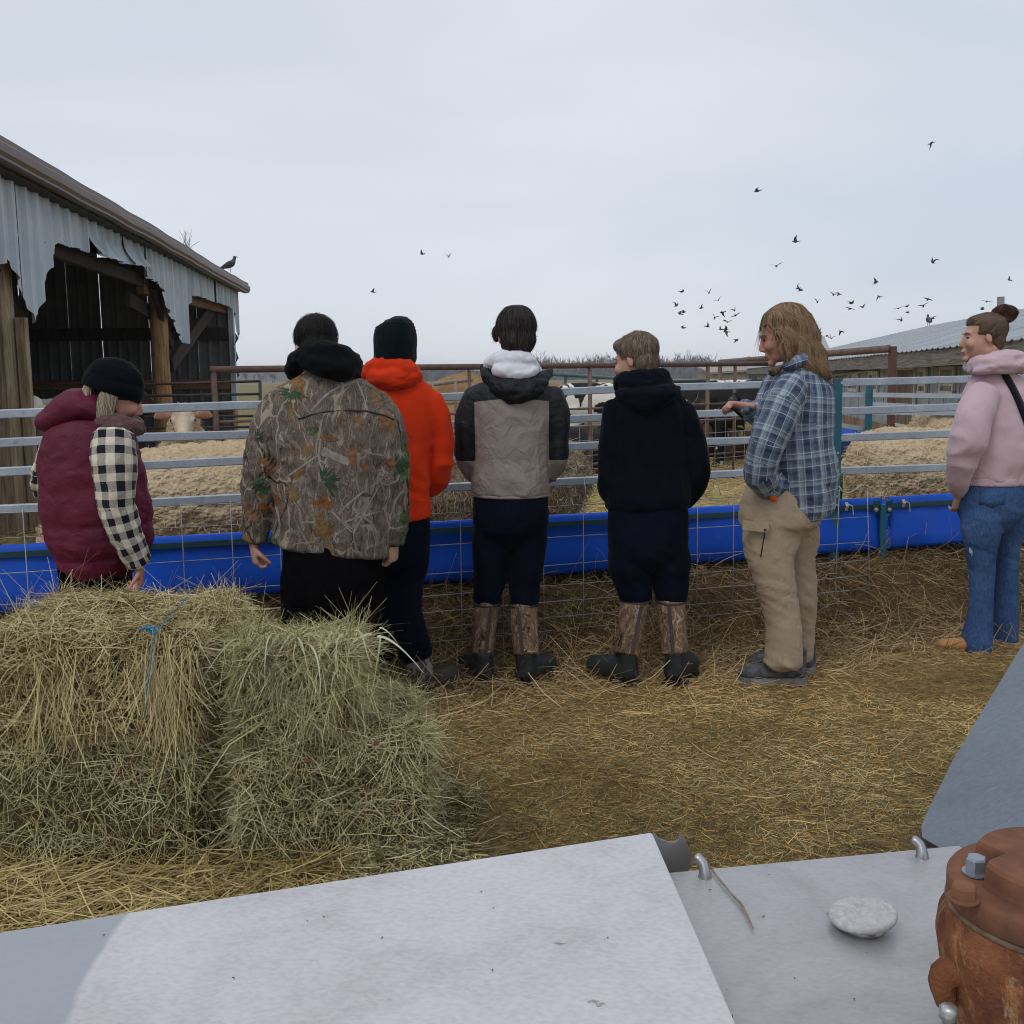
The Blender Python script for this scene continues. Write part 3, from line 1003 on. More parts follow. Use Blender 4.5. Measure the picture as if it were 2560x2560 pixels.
# rusty square post and rising pipe at right
q = at(2230, 1060, 11.0)
rp, rpo = empty('pipe_gateway', (q.x, q.y, 0), 'rusty square post with sloping round pipe in front of the grey shed', 'gateway'), Vector((q.x, q.y, 0))
t_ = at(2232, 866, 11.0)
bm = bmesh.new(); bar(bm, Vector((q.x, q.y, 0)), t_, .068, .068, Y1, bevel=.004); part(bm, 'post', M('red_rust_post', (.14, .06, .048), .7, c2=(.09, .042, .036), vscale=8), rp, rpo)
bm = bmesh.new(); rod(bm, [at(2222, 872, 11.0), at(1800, 905, 17.0)], .040, 12); part(bm, 'pipe', MAT_RUSTL, rp, rpo, True)
p = at(1800, 905, 17.0); bm = bmesh.new(); rod(bm, [p, Vector((p.x, p.y, 0))], .035, 10); part(bm, 'post', MAT_RUSTL, rp, rpo, True)

# teal gate and pale pipes beyond the middle pen
tg, tgo = empty('pen_gate', at(1360, 1000, 15), 'slender teal pipe gate far behind the taupe windbreaker', 'gate'), None
tg.location.z = 0; tgo = Vector(tg.location)
bm = bmesh.new(); rod(bm, [at(1360, 934, 16), at(1560, 947, 19)], .03, 8); part(bm, 'top_pipe', M('faded_teal', (.08, .17, .17), .6), tg, tgo, True)
for x, y, d in ((1413, 940, 16.8), (1492, 946, 18)):
    bm = bmesh.new(); p = at(x, y, d); rod(bm, [p, Vector((p.x, p.y, 0))], .025, 8); part(bm, 'post', M('faded_teal_dark', (.05, .11, .11), .6), tg, tgo, True)
pp, ppo = empty('pen_gate', at(1110, 1000, 15), 'pale worn pipe gate in front of the tan heap', 'gate'), None
pp.location.z = 0; ppo = Vector(pp.location)
MPP = M('worn_pale_pipe', (.32, .25, .2), .7, c2=(.2, .15, .12), vscale=6)
for (xa, ya), (xb, yb), r in (((1070, 962), (1180, 949), .03), ((1080, 1009), (1180, 1007), .018), ((1090, 1033), (1180, 1031), .018), ((1082, 962), (1084, 1100), .02), ((1139, 956), (1140, 1100), .02)):
    bm = bmesh.new(); rod(bm, [at(xa, ya, 14.6), at(xb, yb, 14.9)], r, 8); part(bm, 'pipe', MPP, pp, ppo, True)

# dark thin gate by the barn corner
dg_, dgo = empty('pipe_gate', at(500, 1070, 10.2), 'thin dark rod gate beside the barn corner post', 'gate'), None
dg_.location.z = 0; dgo = Vector(dg_.location)
for ya, yb in ((961, 953), (990, 985), (1042, 1040), (1071, 1067)):
    bm = bmesh.new(); rod(bm, [at(360, ya, 10.0), at(651, yb, 10.4)], .013, 8); part(bm, 'rod', MAT_DARKP, dg_, dgo, True)
bm = bmesh.new(); rod(bm, [at(650, 952, 10.4), at(654, 1250, 10.4)], .016, 8); part(bm, 'upright', MAT_DARKP, dg_, dgo, True)

# second rail fence and blue trough behind the right pen
b2, b2o = empty('back_fence', at(2173, 1200, 9.2), 'galvanised back fence with blue post deeper in the right pen', 'fence'), None
b2.location.z = 0; b2o = Vector(b2.location)
for (xa, ya, da), (xb, yb, db) in (((2100, 987, 9.2), (2166, 987, 9.2)), ((2182, 987, 9.1), (2600, 993, 8.8)), ((2182, 1030, 9.1), (2600, 1036, 8.8)), ((2100, 1063, 9.0), (2168, 1074, 9.2)), ((2182, 1010, 10.4), (2420, 1022, 10.2))):
    bm = bmesh.new(); bar(bm, at(xa, ya, da), at(xb, yb, db), .03, .04); part(bm, 'rail', MAT_RAIL, b2, b2o)
bm = bmesh.new(); p = at(2174, 960, 9.15); bar(bm, Vector((p.x, p.y, 0)), p, .05, .05, Y1); part(bm, 'post', MAT_TEAL, b2, b2o)
tr, tro = empty('trough', at(2130, 1250, 9.6), 'short blue trough end in the right pen behind the fence', 'trough'), None
tr.location.z = 0; tro = Vector(tr.location)
V = []
for i in range(9):
    for k in range(9):
        a_ = pi * k / 8
        V.append(at(2060, 1085, 9.3) + Vector((.08 * i, .25 * cos(a_) + .1 * i, -.22 * sin(a_))))
link(pmesh('basin', V, [(i * 9 + k, (i + 1) * 9 + k, (i + 1) * 9 + k + 1, i * 9 + k + 1) for i in range(8) for k in range(8)]), 'basin', MAT_BLUE, tr, tro).modifiers.new('t', 'SOLIDIFY').thickness = .012
bm = bmesh.new(); p = at(2100, 1100, 9.6); bar(bm, Vector((p.x, p.y, 0)), p + Vector((0, 0, -.15)), .06, .06, Y1); part(bm, 'leg', MAT_TEALD, tr, tro)

# ------------------------------------------------------------------ grey shed on the right
SW = VPlane((8.05, 25.6), (6.2, 12.4))      # its long side, running away from the camera
sh, sho = empty('shed', SW.P(0, 0), 'long low grey shed with metal roof and white-framed windows', 'shed'), SW.P(0, 0)
LS, SB = 16.5, -20.0
MAT_SROOF = galv('shed_roof_metal', (0.36, 0.39, 0.42), (0.27, 0.295, 0.32), 0.6)
MAT_SWALL = wood('grey_blue_boards', (0.40, 0.44, 0.46), (0.29, 0.325, 0.345), grain=(5, 5, .7))
MAT_FASC = wood('weathered_fascia', (0.24, 0.215, 0.19), (0.13, 0.115, 0.10), grain=(.8, .8, 14))
MAT_FRAME = wood('old_white_frame', (0.70, 0.68, 0.62), (0.55, 0.52, 0.46), grain=(4, 4, 2))
MAT_PANE = M('dusty_pane', (0.03, 0.033, 0.036), 0.3, c2=(.10, .10, .10), vscale=2, spec=.5)
MAT_BOARDW = wood('bare_brown_boards', (0.26, 0.2, 0.15), (0.12, 0.085, 0.06), grain=(10, 10, .8))
EZ = 1.62                       # wall top
FZ0, FZ1 = SW.hit(2085, 921).z, SW.hit(2085, 902).z
sgn = 1          # offset sign towards the yard
# wall boards
ub = SB + .3; k = 0
while ub < LS:
    wd = .62 if ub < 0 else .42
    bm = bmesh.new(); bar(bm, SW.P(ub + .006, .75, -sgn * .01 * (k % 2)), SW.P(ub + wd - .006, .75, -sgn * .01 * (k % 2)), .03, 1.7)
    part(bm, 'wall_board', MAT_SWALL, sh, sho); ub += wd; k += 1
bm = bmesh.new(); bar(bm, SW.P(SB + .3, .7, -sgn * .06), SW.P(LS, .7, -sgn * .06), .02, 1.8); part(bm, 'sheathing', MAT_DARKW, sh, sho)
# fascia boards
u = SB
R5 = random.Random(2)
while u < LS:
    L = R5.uniform(2.2, 3.4); z0 = 1.63 + .02 * R5.random()
    bm = bmesh.new(); bar(bm, SW.P(u, z0 + .003 * u, sgn * (.42 + .02 * R5.random())), SW.P(min(u + L - .01, LS), z0 + .003 * (u + L), sgn * .42), .035, .25)
    part(bm, 'fascia_board', MAT_FASC, sh, sho); u += L
bm = bmesh.new(); bar(bm, SW.P(SB, 1.54, sgn * .22), SW.P(LS, 1.56, sgn * .22), .4, .02); part(bm, 'soffit', MAT_DARKW, sh, sho)
# roof sheets, each with ribs
RIDGE, RB = 3.0, -4.7
u = SB; i = 0
while u < LS:
    V, Fc = [], []
    wd = .92
    for k in range(13):
        r = .022 if k % 4 == 0 else 0
        uu = u + wd * k / 12
        hip = max(0.0, min(1.0, (uu - SB) / 9.8))          # the far end is hipped
        zr, ob = 1.76 + (RIDGE - 1.76) * hip, .47 + (RB - .47) * hip
        q = r + .004 * (i % 2)
        V += [SW.P(uu, 1.76 + .003 * uu + q, .47), SW.P(uu, (1.76 + zr) / 2 + q, (.47 + ob) / 2), SW.P(uu, zr + q, ob), SW.P(uu, 1.76 - .02, 2 * RB - .47)]
    for k in range(12):
        for j in range(3):
            Fc.append((4 * k + j, 4 * k + 4 + j, 4 * k + 5 + j, 4 * k + 1 + j))
    link(pmesh('roof_sheet', V, Fc), 'roof_sheet', MAT_SROOF, sh, sho, smooth=False).modifiers.new('t', 'SOLIDIFY').thickness = .01
    u += wd - .004; i += 1
V = [SW.P(SB + .3, 0, 0), SW.P(SB + .3, 1.7, 0), SW.P(SB + .3, 1.68, sgn * 2 * RB), SW.P(SB + .3, 0, sgn * 2 * RB)]
link(pmesh('gable_wall', V, [(0, 1, 2, 3)]), 'end_wall', MAT_SWALL, sh, sho, smooth=False)
# windows and doors (pixel columns of their left and right sides)
def shed_opening(xa, xb, ya, yb, kind):
    a = SW.hit(xa, yb, sgn * .02); b = SW.hit(xb, ya, sgn * .02)
    ua, ub_, z0, z1 = SW.u(a), SW.u(b), min(a.z, b.z), max(a.z, b.z)
    z0 = max(z0, .25)
    bm = bmesh.new()
    f = .07 if kind == 'window' else .05
    for (u0, zz0), (u1, zz1) in (((ua, z0), (ua, z1)), ((ub_, z0), (ub_, z1))):
        bar(bm, SW.P(u0, zz0, sgn * .045), SW.P(u1, zz1, sgn * .045), f, .04, SW.n)
    for z in (z0, z1):
        bar(bm, SW.P(ua - f / 2, z, sgn * .05), SW.P(ub_ + f / 2, z, sgn * .05), .04, f)
    w = part(bm, 'window' if kind == 'window' else 'door', MAT_FRAME, sh, sho)
    if kind == 'window':
        bm = bmesh.new(); bar(bm, SW.P((ua), (z0 + z1) / 2, sgn * .03), SW.P(ub_, (z0 + z1) / 2, sgn * .03), .01, z1 - z0); part(bm, 'pane', MAT_PANE, w, sho)
        bm = bmesh.new(); bar(bm, SW.P(ua, z0 + (z1 - z0) * .36, sgn * .052), SW.P(ub_, z0 + (z1 - z0) * .36, sgn * .052), .035, .05); part(bm, 'mullion', MAT_FRAME, w, sho)
        if kind == 'window' and xa > 2300:
            bm = bmesh.new(); bar(bm, SW.P(ua + .04, z0 + (z1 - z0) * .66, sgn * .046), SW.P(ub_ - .04, z0 + (z1 - z0) * .66, sgn * .046), .02, (z1 - z0) * .5); part(bm, 'shutter_board', M('pale_board', (.3, .3, .29), .8), w, sho)
    else:
        n = 5
        for k in range(n):
            u0 = ua + (ub_ - ua) * (k + .04) / n; u1 = ua + (ub_ - ua) * (k + .96) / n
            bm = bmesh.new(); bar(bm, SW.P((u0), (z0 + z1) / 2, sgn * .04), SW.P(u1, (z0 + z1) / 2, sgn * .04), .03, z1 - z0); part(bm, 'plank', MAT_BOARDW, w, sho)
    return w
shed_opening(2124, 2148, 934, 974, 'window')
shed_opening(2176, 2198, 932, 976, 'window')
shed_opening(2242, 2292, 921, 1060, 'door')
shed_opening(2300, 2320, 924, 982, 'window')
shed_opening(2354, 2390, 918, 982, 'window')
shed_opening(2540, 2580, 905, 980, 'window')
# flue pipe on the roof
p = at(2503, 800, 19.5)
bm = bmesh.new(); rod(bm, [p - Vector((0, 0, .5)), Vector((p.x - .03, p.y, at(2500, 742, 19.5).z))], .065, 12); part(bm, 'flue_pipe', M('grey_flue', (.2, .2, .2), .6), sh, sho, True)
# rusty sheet skirt along the shed's foot
bm = bmesh.new(); bar(bm, SW.P(SB + .3, .25, sgn * .12), SW.P(LS, .25, sgn * .12), .02, .5); part(bm, 'skirt_sheet', M('rust_tan_sheet', (.3, .2, .13), .8, c2=(.16, .08, .05), vscale=2.5), sh, sho)
q0 = at(2060, 935, 28); q1 = at(2215, 913, 24)
bm = bmesh.new(); rod(bm, [at(2060, 940, 26), at(2225, 922, 20)], .035, 8); part(bm, 'pipe', M('pale_pipe', (.4, .36, .31), .7), sh, sho, True)

# far tan shed and the white roof end
p = at(1840, 955, 60)
ts, tso = empty('tan_shed', (p.x, p.y, 0), 'small tan metal shed far behind the pens', 'shed'), Vector((p.x, p.y, 0))
MT = M('tan_metal', (.27, .225, .175), .7, c2=(.22, .185, .145), vscale=.5)
a, b = at(1782, 928, 60), at(1905, 928, 60)
zt, zb = at(1782, 930, 60).z, 0.0
bm = bmesh.new(); box(bm, ((a.x + b.x) / 2, 62.5, (zt + zb) / 2), (b.x - a.x, 5, zt - zb)); part(bm, 'wall', MT, ts, tso)
zr = at(1830, 914, 60).z
V = [(a.x - .2, 59.8, zt), (b.x + .2, 59.8, zt + .15), (b.x + .2, 64, zr + .6), (a.x - .2, 64, zr)]
link(pmesh('roof', V, [(0, 1, 2, 3)]), 'roof', M('tan_roof', (.33, .29, .25), .6), ts, tso, smooth=False).modifiers.new('t', 'SOLIDIFY').thickness = .12
bm = bmesh.new(); a2 = at(1890, 930, 59.9); box(bm, (a2.x, 59.93, 1.0), (.75, .06, 1.9)); part(bm, 'door', M('dark_door', (.05, .06, .07), .6), ts, tso)
p = at(2068, 845, 40)
wr, wro = empty('hoop_barn', (p.x, p.y, 0), 'white fabric barn roof end peeping past the long grey shed', 'barn'), Vector((p.x, p.y, 0))
V = []
for j in range(2):
    for k in range(9):
        a_ = pi * k / 8
        V.append((p.x - .5 + 1.0 * cos(a_), 40 + 5 * j, at(2050, 826, 40).z * sin(a_) if sin(a_) > .02 else 0))
link(pmesh('cover', V, [(k, k + 1, 9 + k + 1, 9 + k) for k in range(8)] + [tuple(range(9))]), 'cover', M('white_fabric', (.6, .6, .58), .7), wr, wro, smooth=False)

# tan heaps of feed behind the pens
MAT_HEAP = M('tan_feed_heap', (0.34, 0.22, 0.11), .95, c2=(0.2, 0.12, 0.06), vscale=1.6, bmp=.8, bscale=9, bdist=.08, spec=.1)
def heap(label, px, ytop, dep, w, seed):
    c = at(px, 1000, dep); h = at(px, ytop, dep).z
    o = empty('feed_heap', (c.x, c.y, 0), label, 'heap')
    V, Fc = [], []
    for j in range(13):
        r = 1 - j / 12
        for k in range(28):
            a_ = 2 * pi * k / 28
            q = mnoise.noise((cos(a_) * 1.5 + seed, sin(a_) * 1.5, j * .25)); q2 = mnoise.noise((cos(a_) * 4 + seed, sin(a_) * 4, j * .6))
            rr = r * w * (1 + .25 * q + .1 * q2)
            z = h * (1 - r ** 1.6) * (1 + .18 * q2 * r)
            V.append((c.x + rr * cos(a_), c.y + rr * sin(a_) * .8, z - .02))
    for j in range(12):
        for k in range(28):
            Fc.append((j * 28 + k, j * 28 + (k + 1) % 28, (j + 1) * 28 + (k + 1) % 28, (j + 1) * 28 + k))
    link(pmesh('pile', V, Fc), 'pile', MAT_HEAP, o, Vector(o.location))
heap('tall tan heap between the orange and grey jackets', 1165, 928, 24, 2.2, 1.0)
heap('low tan heap left of the white and black cow', 1385, 956, 27, 1.3, 5.0)
heap('tan heap just behind the white and black cow', 1480, 950, 29, 1.5, 9.0)
# ------------------------------------------------------------------ sheep, cows
def fleece_mat(name, a, b_, c_):
    m, t, b = new_mat(name)
    at_ = t.nodes.new('ShaderNodeAttribute'); at_.attribute_name = 'shade'
    v = coords(t)
    n1 = noise_tex(t, v, 5, 5, .6)
    n2 = noise_tex(t, v, 45, 3, .6)
    c = ramp(t, n1, [(.3, a), (.55, b_), (.75, c_)])
    c = mix(t, .25, c, ramp(t, n2, [(.3, tuple(x * .5 for x in b_)), (.65, a)]))
    t.links.new(c, b.inputs['Base Color'])
    b.inputs['Roughness'].default_value = .95
    b.inputs['Specular IOR Level'].default_value = .05
    vw = nd(t, 'ShaderNodeTexVoronoi', Scale=34.0); t.links.new(coords(t, (1, 1, 1.3)), vw.inputs['Vector'])
    bump(t, b, mth(t, 'SUBTRACT', n2, mth(t, 'MULTIPLY', vw.outputs['Distance'], 1.2)), .9, .014)
    return m
MAT_FLEECE = fleece_mat('cream_fleece', (.60, .48, .31), (.50, .385, .24), (.38, .28, .175))
MAT_FLEECE2 = fleece_mat('grey_brown_fleece', (.36, .29, .20), (.24, .185, .125), (.13, .10, .07))
MAT_SFACE = M('sheep_face', (.56, .46, .35), .85, c2=(.40, .31, .23), vscale=8, spec=.1)
MAT_SEAR = M('sheep_ear', (.48, .25, .17), .8, c2=(.36, .2, .14), vscale=10, spec=.1)
MAT_HOOF = M('sheep_leg', (.22, .17, .12), .9, c2=(.1, .08, .06), vscale=12)
MAT_EYE = M('dark_eye', (.012, .01, .008), .2, vscale=2, spec=.5)
MAT_LOCK = straw_mat('cream_locks', [(0, (.36, .28, .18)), (.5, (.48, .375, .245)), (1, (.58, .47, .32))], .95)
MAT_LOCK2 = straw_mat('grey_locks', [(0, (.10, .075, .05)), (.5, (.23, .18, .12)), (1, (.40, .32, .23))], .95)

def sheep(label, pos, yaw, size=1.0, head='level', fleece=None, lock=None, nl=14000, seed=0, lock_len=.034, head_turn=0.0):
    """local x = forward; pos = ground point under the middle"""
    R_ = Matrix.Rotation(yaw, 4, 'Z')
    T = Matrix.Translation(Vector(pos)) @ R_ @ Matrix.Scale(size, 4)
    o = empty('sheep', pos, label, 'sheep', 'sheep in the pens')
    bm = bmesh.new()
    tube(bm, [(-.56, 0, .70, .10, .12), (-.48, 0, .70, .24, .24), (-.25, 0, .68, .29, .29), (.05, 0, .66, .30, .29), (.3, 0, .67, .27, .28), (.45, 0, .72, .2, .22), (.52, 0, .74, .1, .12)], up=Vector((0, 0, 1)), seg=20)
    hz = {'level': .92, 'up': 1.08, 'down': .42}[head]
    hx = {'level': .78, 'up': .66, 'down': .84}[head]
    tube(bm, [(.34, 0, .76, .18, .2), (.5, 0, .5 * (.8 + hz), .14, .15), (hx - .08, 0, hz, .1, .11)], up=Vector((0, 1, 0)))
    for sx, sy in ((-.4, .14), (-.4, -.14), (.33, .13), (.33, -.13)):
        tube(bm, [(sx, sy, .6, .12, .11), (sx + .01, sy, .42, .075, .07), (sx - .01, sy, .33, .045, .042)], up=Vector((1, 0, 0)))
    bm.transform(T)
    me = fuse(bm, .016 * size, 5)
    def f(c):
        a = nz(c, 11, seed + .3, 2); b2 = np.abs(nz(c, 23, seed + 4.1))
        return .020 * a + .012 * (1 - 2 * b2) + .007 * np.abs(nz(c, (42, 42, 55), seed + 2))
    displace(me, f)
    body = link(me, 'fleece', fleece or MAT_FLEECE, o, pos)
    # wool locks
    c, n = vco(me) + np.array(Vector(pos)), vno(me)
    nl = int(nl * (.35 if lock is None else .8)); idx = RNG.integers(0, len(c), nl)
    base = c[idx] - n[idx] * .004
    d = n[idx] * .08 + RNG.normal(0, .5, (nl, 3)) + np.array([0, 0, -.55])
    lk = ribbons('wool_locks', base, d, n[idx], RNG.uniform(.6, 1.4, nl) * lock_len, RNG.uniform(.004, .008, nl), bend=.6, droop=.1, seg=2, taper=.35)
    link(lk, 'wool_locks', lock or MAT_LOCK, o, pos)['kind'] = 'stuff'
    # legs
    for sx, sy in ((-.4, .14), (-.4, -.14), (.33, .13), (.33, -.13)):
        bm = bmesh.new()
        k = -1 if sx < 0 else 1
        tube(bm, [(sx, sy, .42, .05, .05), (sx + .02 * k * (-1), sy, .30, .036, .034), (sx + (.0 if k > 0 else -.03), sy, .24, .034, .034), (sx, sy, .1, .024, .024), (sx + .01, sy, .03, .032, .032), (sx + .015, sy, .0, .034, .034)], up=Vector((1, 0, 0)), seg=10)
        bm.transform(T); link(from_bm(bm), 'leg', MAT_HOOF, o, pos)
    # head
    tilt = {'level': -.35, 'up': -.30, 'down': -1.0}[head]
    H = T @ Matrix.Translation((hx, 0, hz)) @ Matrix.Rotation(head_turn, 4, 'Z') @ Matrix.Rotation(-tilt, 4, 'Y')
    bm = bmesh.new()
    tube(bm, [(-.08, 0, .02, .095, .10), (.0, 0, .02, .098, .105), (.08, 0, .005, .08, .09), (.17, 0, -.02, .058, .062), (.23, 0, -.03, .048, .045)], up=Vector((0, 0, 1)), seg=14)
    for s in (-1, 1):
        ball(bm, (.07, s * .075, .045), (.04, .025, .028))
    ball(bm, (-.03, 0, .09), (.09, .075, .05))
    bm.transform(H)
    me = fuse(bm, .010 * size, 3)
    displace(me, lambda c: .004 * nz(c, 30, seed))
    hd = link(me, 'head', MAT_SFACE, o, pos)
    nT = 260
    cc, nn = vco(me) + np.array(Vector(pos)), vno(me)
    Hi = H.inverted()
    loc = np.array([Hi @ Vector(p) for p in cc])
    pool = np.where((loc[:, 0] < .0) & (loc[:, 2] > .05))[0]
    if len(pool):
        ii = RNG.choice(pool, nT)
        lk = ribbons('topknot', cc[ii], nn[ii] + RNG.normal(0, .6, (nT, 3)), nn[ii], RNG.uniform(.010, .025, nT), .010, bend=.7, seg=2, taper=.3)
        link(lk, 'topknot', lock or MAT_LOCK, hd, pos)['kind'] = 'stuff'
    for s in (-1, 1):
        bm = bmesh.new()
        tube(bm, [(-.02, s * .085, .05, .015, .02), (-.03, s * .14, .06, .012, .04), (-.035, s * .19, .05, .010, .034), (-.035, s * .22, .035, .006, .012)], up=Vector((0, 0, 1)), seg=10)
        bm.transform(H); link(from_bm(bm), 'ear', MAT_SEAR if s > 0 or True else MAT_SFACE, hd, pos)
        bm = bmesh.new(); ball(bm, (.085, s * .088, .05), (.016, .012, .014), u=10, v=6); bm.transform(H); link(from_bm(bm), 'eye', MAT_EYE, hd, pos)
    return o

def spos(px, dep): p = at(px, 1200, dep); return Vector((p.x, p.y, .03))
sheep('big cream sheep standing side-on right behind the person in maroon vest', spos(545, 6.1), pi + .12, 1.10, 'down', seed=1)
sheep('cream sheep lifting its pale face between the maroon vest and camouflage jacket', spos(474, 8.9), -1.30, 1.01, 'up', seed=2, nl=18000)
sheep('cream sheep whose back shows just left of the camouflage jacket', spos(715, 8.9), pi + .05, 1.04, 'down', seed=3, nl=10000)
sheep('shaggy grey-brown sheep half hidden behind the grey jacket', spos(1262, 7.3), pi + .1, 1.02, 'down', MAT_FLEECE2, MAT_LOCK2, seed=4, lock_len=.06, nl=18000)
sheep('long cream sheep side-on behind the fence between plaid shirt and pink hoodie', spos(2325, 7.5), .02, 1.06, 'level', seed=5, nl=18000, lock_len=.040)
sheep('cream sheep with the high curly back behind the long side-on one', spos(2440, 9.3), .3, 1.16, 'level', seed=6)
sheep('cream sheep mostly hidden by the person in pink, at right edge', spos(2720, 8.2), pi - .2, 1.1, 'level', seed=7, nl=6000)

# cows
def cow_mat(name, scale, thr, seedv, dark=(.012, .011, .011), light=(.72, .68, .60)):
    m, t, b = new_mat(name)
    v = coords(t)
    mp = v.node; mp.inputs['Location'].default_value = seedv
    f = noise_tex(t, v, scale, 3, .5, .5)
    fl = noise_tex(t, v, scale * 9, 3, .6)
    f = mth(t, 'ADD', f, mth(t, 'MULTIPLY', mth(t, 'SUBTRACT', fl, .5), .10))
    c = ramp(t, f, [(thr - .006, dark), (thr + .006, light)])
    d = noise_tex(t, v, 6, 4, .6)
    c = mix(t, mth(t, 'MULTIPLY', ramp(t, d, [(.58, (0, 0, 0)), (.85, (1, 1, 1))]), .3), c, (.3, .2, .12))
    t.links.new(c, b.inputs['Base Color']); b.inputs['Roughness'].default_value = .75; b.inputs['Specular IOR Level'].default_value = .2
    return m
MAT_UDDER = M('pink_skin', (.5, .3, .24), .7, c2=(.42, .25, .2), vscale=6)
def cow(label, pos, yaw, mat, size=1.0, head='down', lying=False, turn=0.0, cat='cow', hmat=None):
    T = Matrix.Translation(Vector(pos)) @ Matrix.Rotation(yaw, 4, 'Z') @ Matrix.Scale(size, 4)
    o = empty('cow', pos, label, cat, 'cows in the back pens')
    dz = -.62 if lying else 0
    bm = bmesh.new()
    U = Vector((0, 0, 1))
    tube(bm, [(-.98, 0, 1.12 + dz, .12, .18), (-.85, 0, 1.1 + dz, .25, .3), (-.5, 0, 1.04 + dz, .31, .38), (0, 0, 1.0 + dz, .34, .41), (.4, 0, 1.03 + dz, .29, .38), (.68, 0, 1.08 + dz, .2, .32), (.8, 0, 1.1 + dz, .12, .2)], up=U, seg=20)
    ball(bm, (-.82, .17, 1.28 + dz), (.12, .08, .08)); ball(bm, (-.82, -.17, 1.28 + dz), (.12, .08, .08))
    hz, hx = {'down': (.42, 1.35), 'level': (1.28, 1.35), 'up': (1.4, 1.25)}[head]
    if lying: hz, hx = .75, 1.2
    tube(bm, [(.6, 0, 1.14 + dz, .17, .28), (.9, 0, .5 * (1.15 + dz + hz) + .08, .13, .2), (hx - .08, 0, hz, .1, .13)], up=Vector((0, 1, 0)) if False else Vector((0, 1, 0)))
    if not lying:
        for sx, sy in ((-.75, .17), (-.75, -.17), (.52, .15), (.52, -.15)):
            if sx < 0: tube(bm, [(sx, sy, 1.0, .15, .18), (sx + .1, sy, .76, .1, .13), (sx - .06, sy, .5, .05, .065), (sx - .03, sy, .28, .042, .045), (sx + .01, sy, .1, .05, .05), (sx + .03, sy, .0, .06, .07)], up=Vector((1, 0, 0)))
            else: tube(bm, [(sx, sy, .9, .1, .13), (sx, sy, .65, .075, .08), (sx, sy, .4, .055, .06), (sx, sy, .2, .042, .045), (sx + .01, sy, .08, .05, .05), (sx + .03, sy, 0, .06, .07)], up=Vector((1, 0, 0)))
        tube(bm, [(-1.0, 0, 1.3, .03, .03), (-1.06, 0, 1.1, .02, .02), (-1.06, 0, .75, .018, .018), (-1.05, 0, .55, .04, .04), (-1.04, 0, .42, .02, .02)], up=Vector((1, 0, 0)))
    else:
        for sx, sy in ((-.6, .3), (.55, .25), (-.6, -.3), (.55, -.25)):
            tube(bm, [(sx, sy, .22, .12, .12), (sx + .25, sy * 1.1, .1, .07, .07), (sx - .05, sy * 1.15, .06, .045, .045)], up=U)
    bm.transform(T); me = fuse(bm, .024, 4)
    body = link(me, 'body', mat, o, pos)
    if not lying and head != 'level':
        bm = bmesh.new(); ball(bm, (-.5, 0, .66), (.2, .15, .13)); bm.transform(T); link(from_bm(bm), 'udder', MAT_UDDER, o, pos)
    tl = {'down': .95, 'level': .45, 'up': .2}[head]
    H = T @ Matrix.Translation((hx, 0, hz)) @ Matrix.Rotation(turn, 4, 'Z') @ Matrix.Rotation(tl, 4, 'Y')
    bm = bmesh.new()
    tube(bm, [(-.1, 0, .03, .12, .13), (0, 0, .03, .125, .14), (.14, 0, .01, .1, .11), (.3, 0, -.02, .075, .085), (.42, 0, -.03, .085, .075), (.46, 0, -.03, .05, .05)], up=U, seg=16)
    ball(bm, (-.04, 0, .14), (.08, .07, .05))
    for s in (-1, 1): ball(bm, (.07, s * .11, .06), (.05, .03, .035))
    bm.transform(H); hd = link(fuse(bm, .016, 3), 'head', hmat or mat, o, pos)
    bm = bmesh.new(); ball(bm, (.44, 0, -.03), (.05, .08, .06)); bm.transform(H); link(from_bm(bm), 'muzzle', MAT_UDDER, hd, pos)
    for s in (-1, 1):
        bm = bmesh.new(); tube(bm, [(-.06, s * .11, .08, .02, .03), (-.09, s * .2, .07, .014, .06), (-.1, s * .27, .05, .01, .03)], up=U, seg=10); bm.transform(H); link(from_bm(bm), 'ear', hmat or mat, hd, pos)
        bm = bmesh.new(); ball(bm, (.09, s * .125, .06), (.02, .015, .018), u=10, v=6); bm.transform(H); link(from_bm(bm), 'eye', MAT_EYE, hd, pos)
    return o
CM1 = cow_mat('pied_hide_white', 1.9, .47, (1.3, .2, .4))
CM2 = cow_mat('pied_hide_black', 1.9, .57, (4.3, 2.2, .1))
CM3 = cow_mat('pied_hide_mixed', 2.0, .55, (7.7, 1.2, 3.1))
CM4 = cow_mat('black_hide', 1.2, .74, (2.7, 5.2, .1))
CMW = cow_mat('white_face_hide', 1.2, .30, (2.7, 5.2, .1))
def cpos(px, dep): p = at(px, 1150, dep); return Vector((p.x, p.y, .03))
cow('white and black cow standing between grey jacket and navy hoodie', cpos(1520, 16.2), .35, CM1, .94, 'down')
cow('black cow lying low in front of the white and black one', cpos(1500, 15.0), .1, CM4, .85, lying=True, head='level')
cow('large black cow behind the right shoulder of the navy hoodie', cpos(1690, 16.4), 2.9, CM2, .96, 'down')
cow('black cow with white markings behind the pointing hand', cpos(1875, 15.8), pi - .1, CM3, .96, 'down')
cow('brown and white cow lying beyond the wire under the pointing hand', cpos(1850, 17.5), .3, cow_mat('brown_hide', 1.4, .62, (3, 3, 3), (.07, .04, .03)), .8, lying=True, head='level')
cow('pale-faced cow looking out of the barn beside the thick post', BW.P(BW.u(BW.hit(82, 1010, -.9)) + 1.0, .0, -.9), -1.42, CMW, .88, 'level')
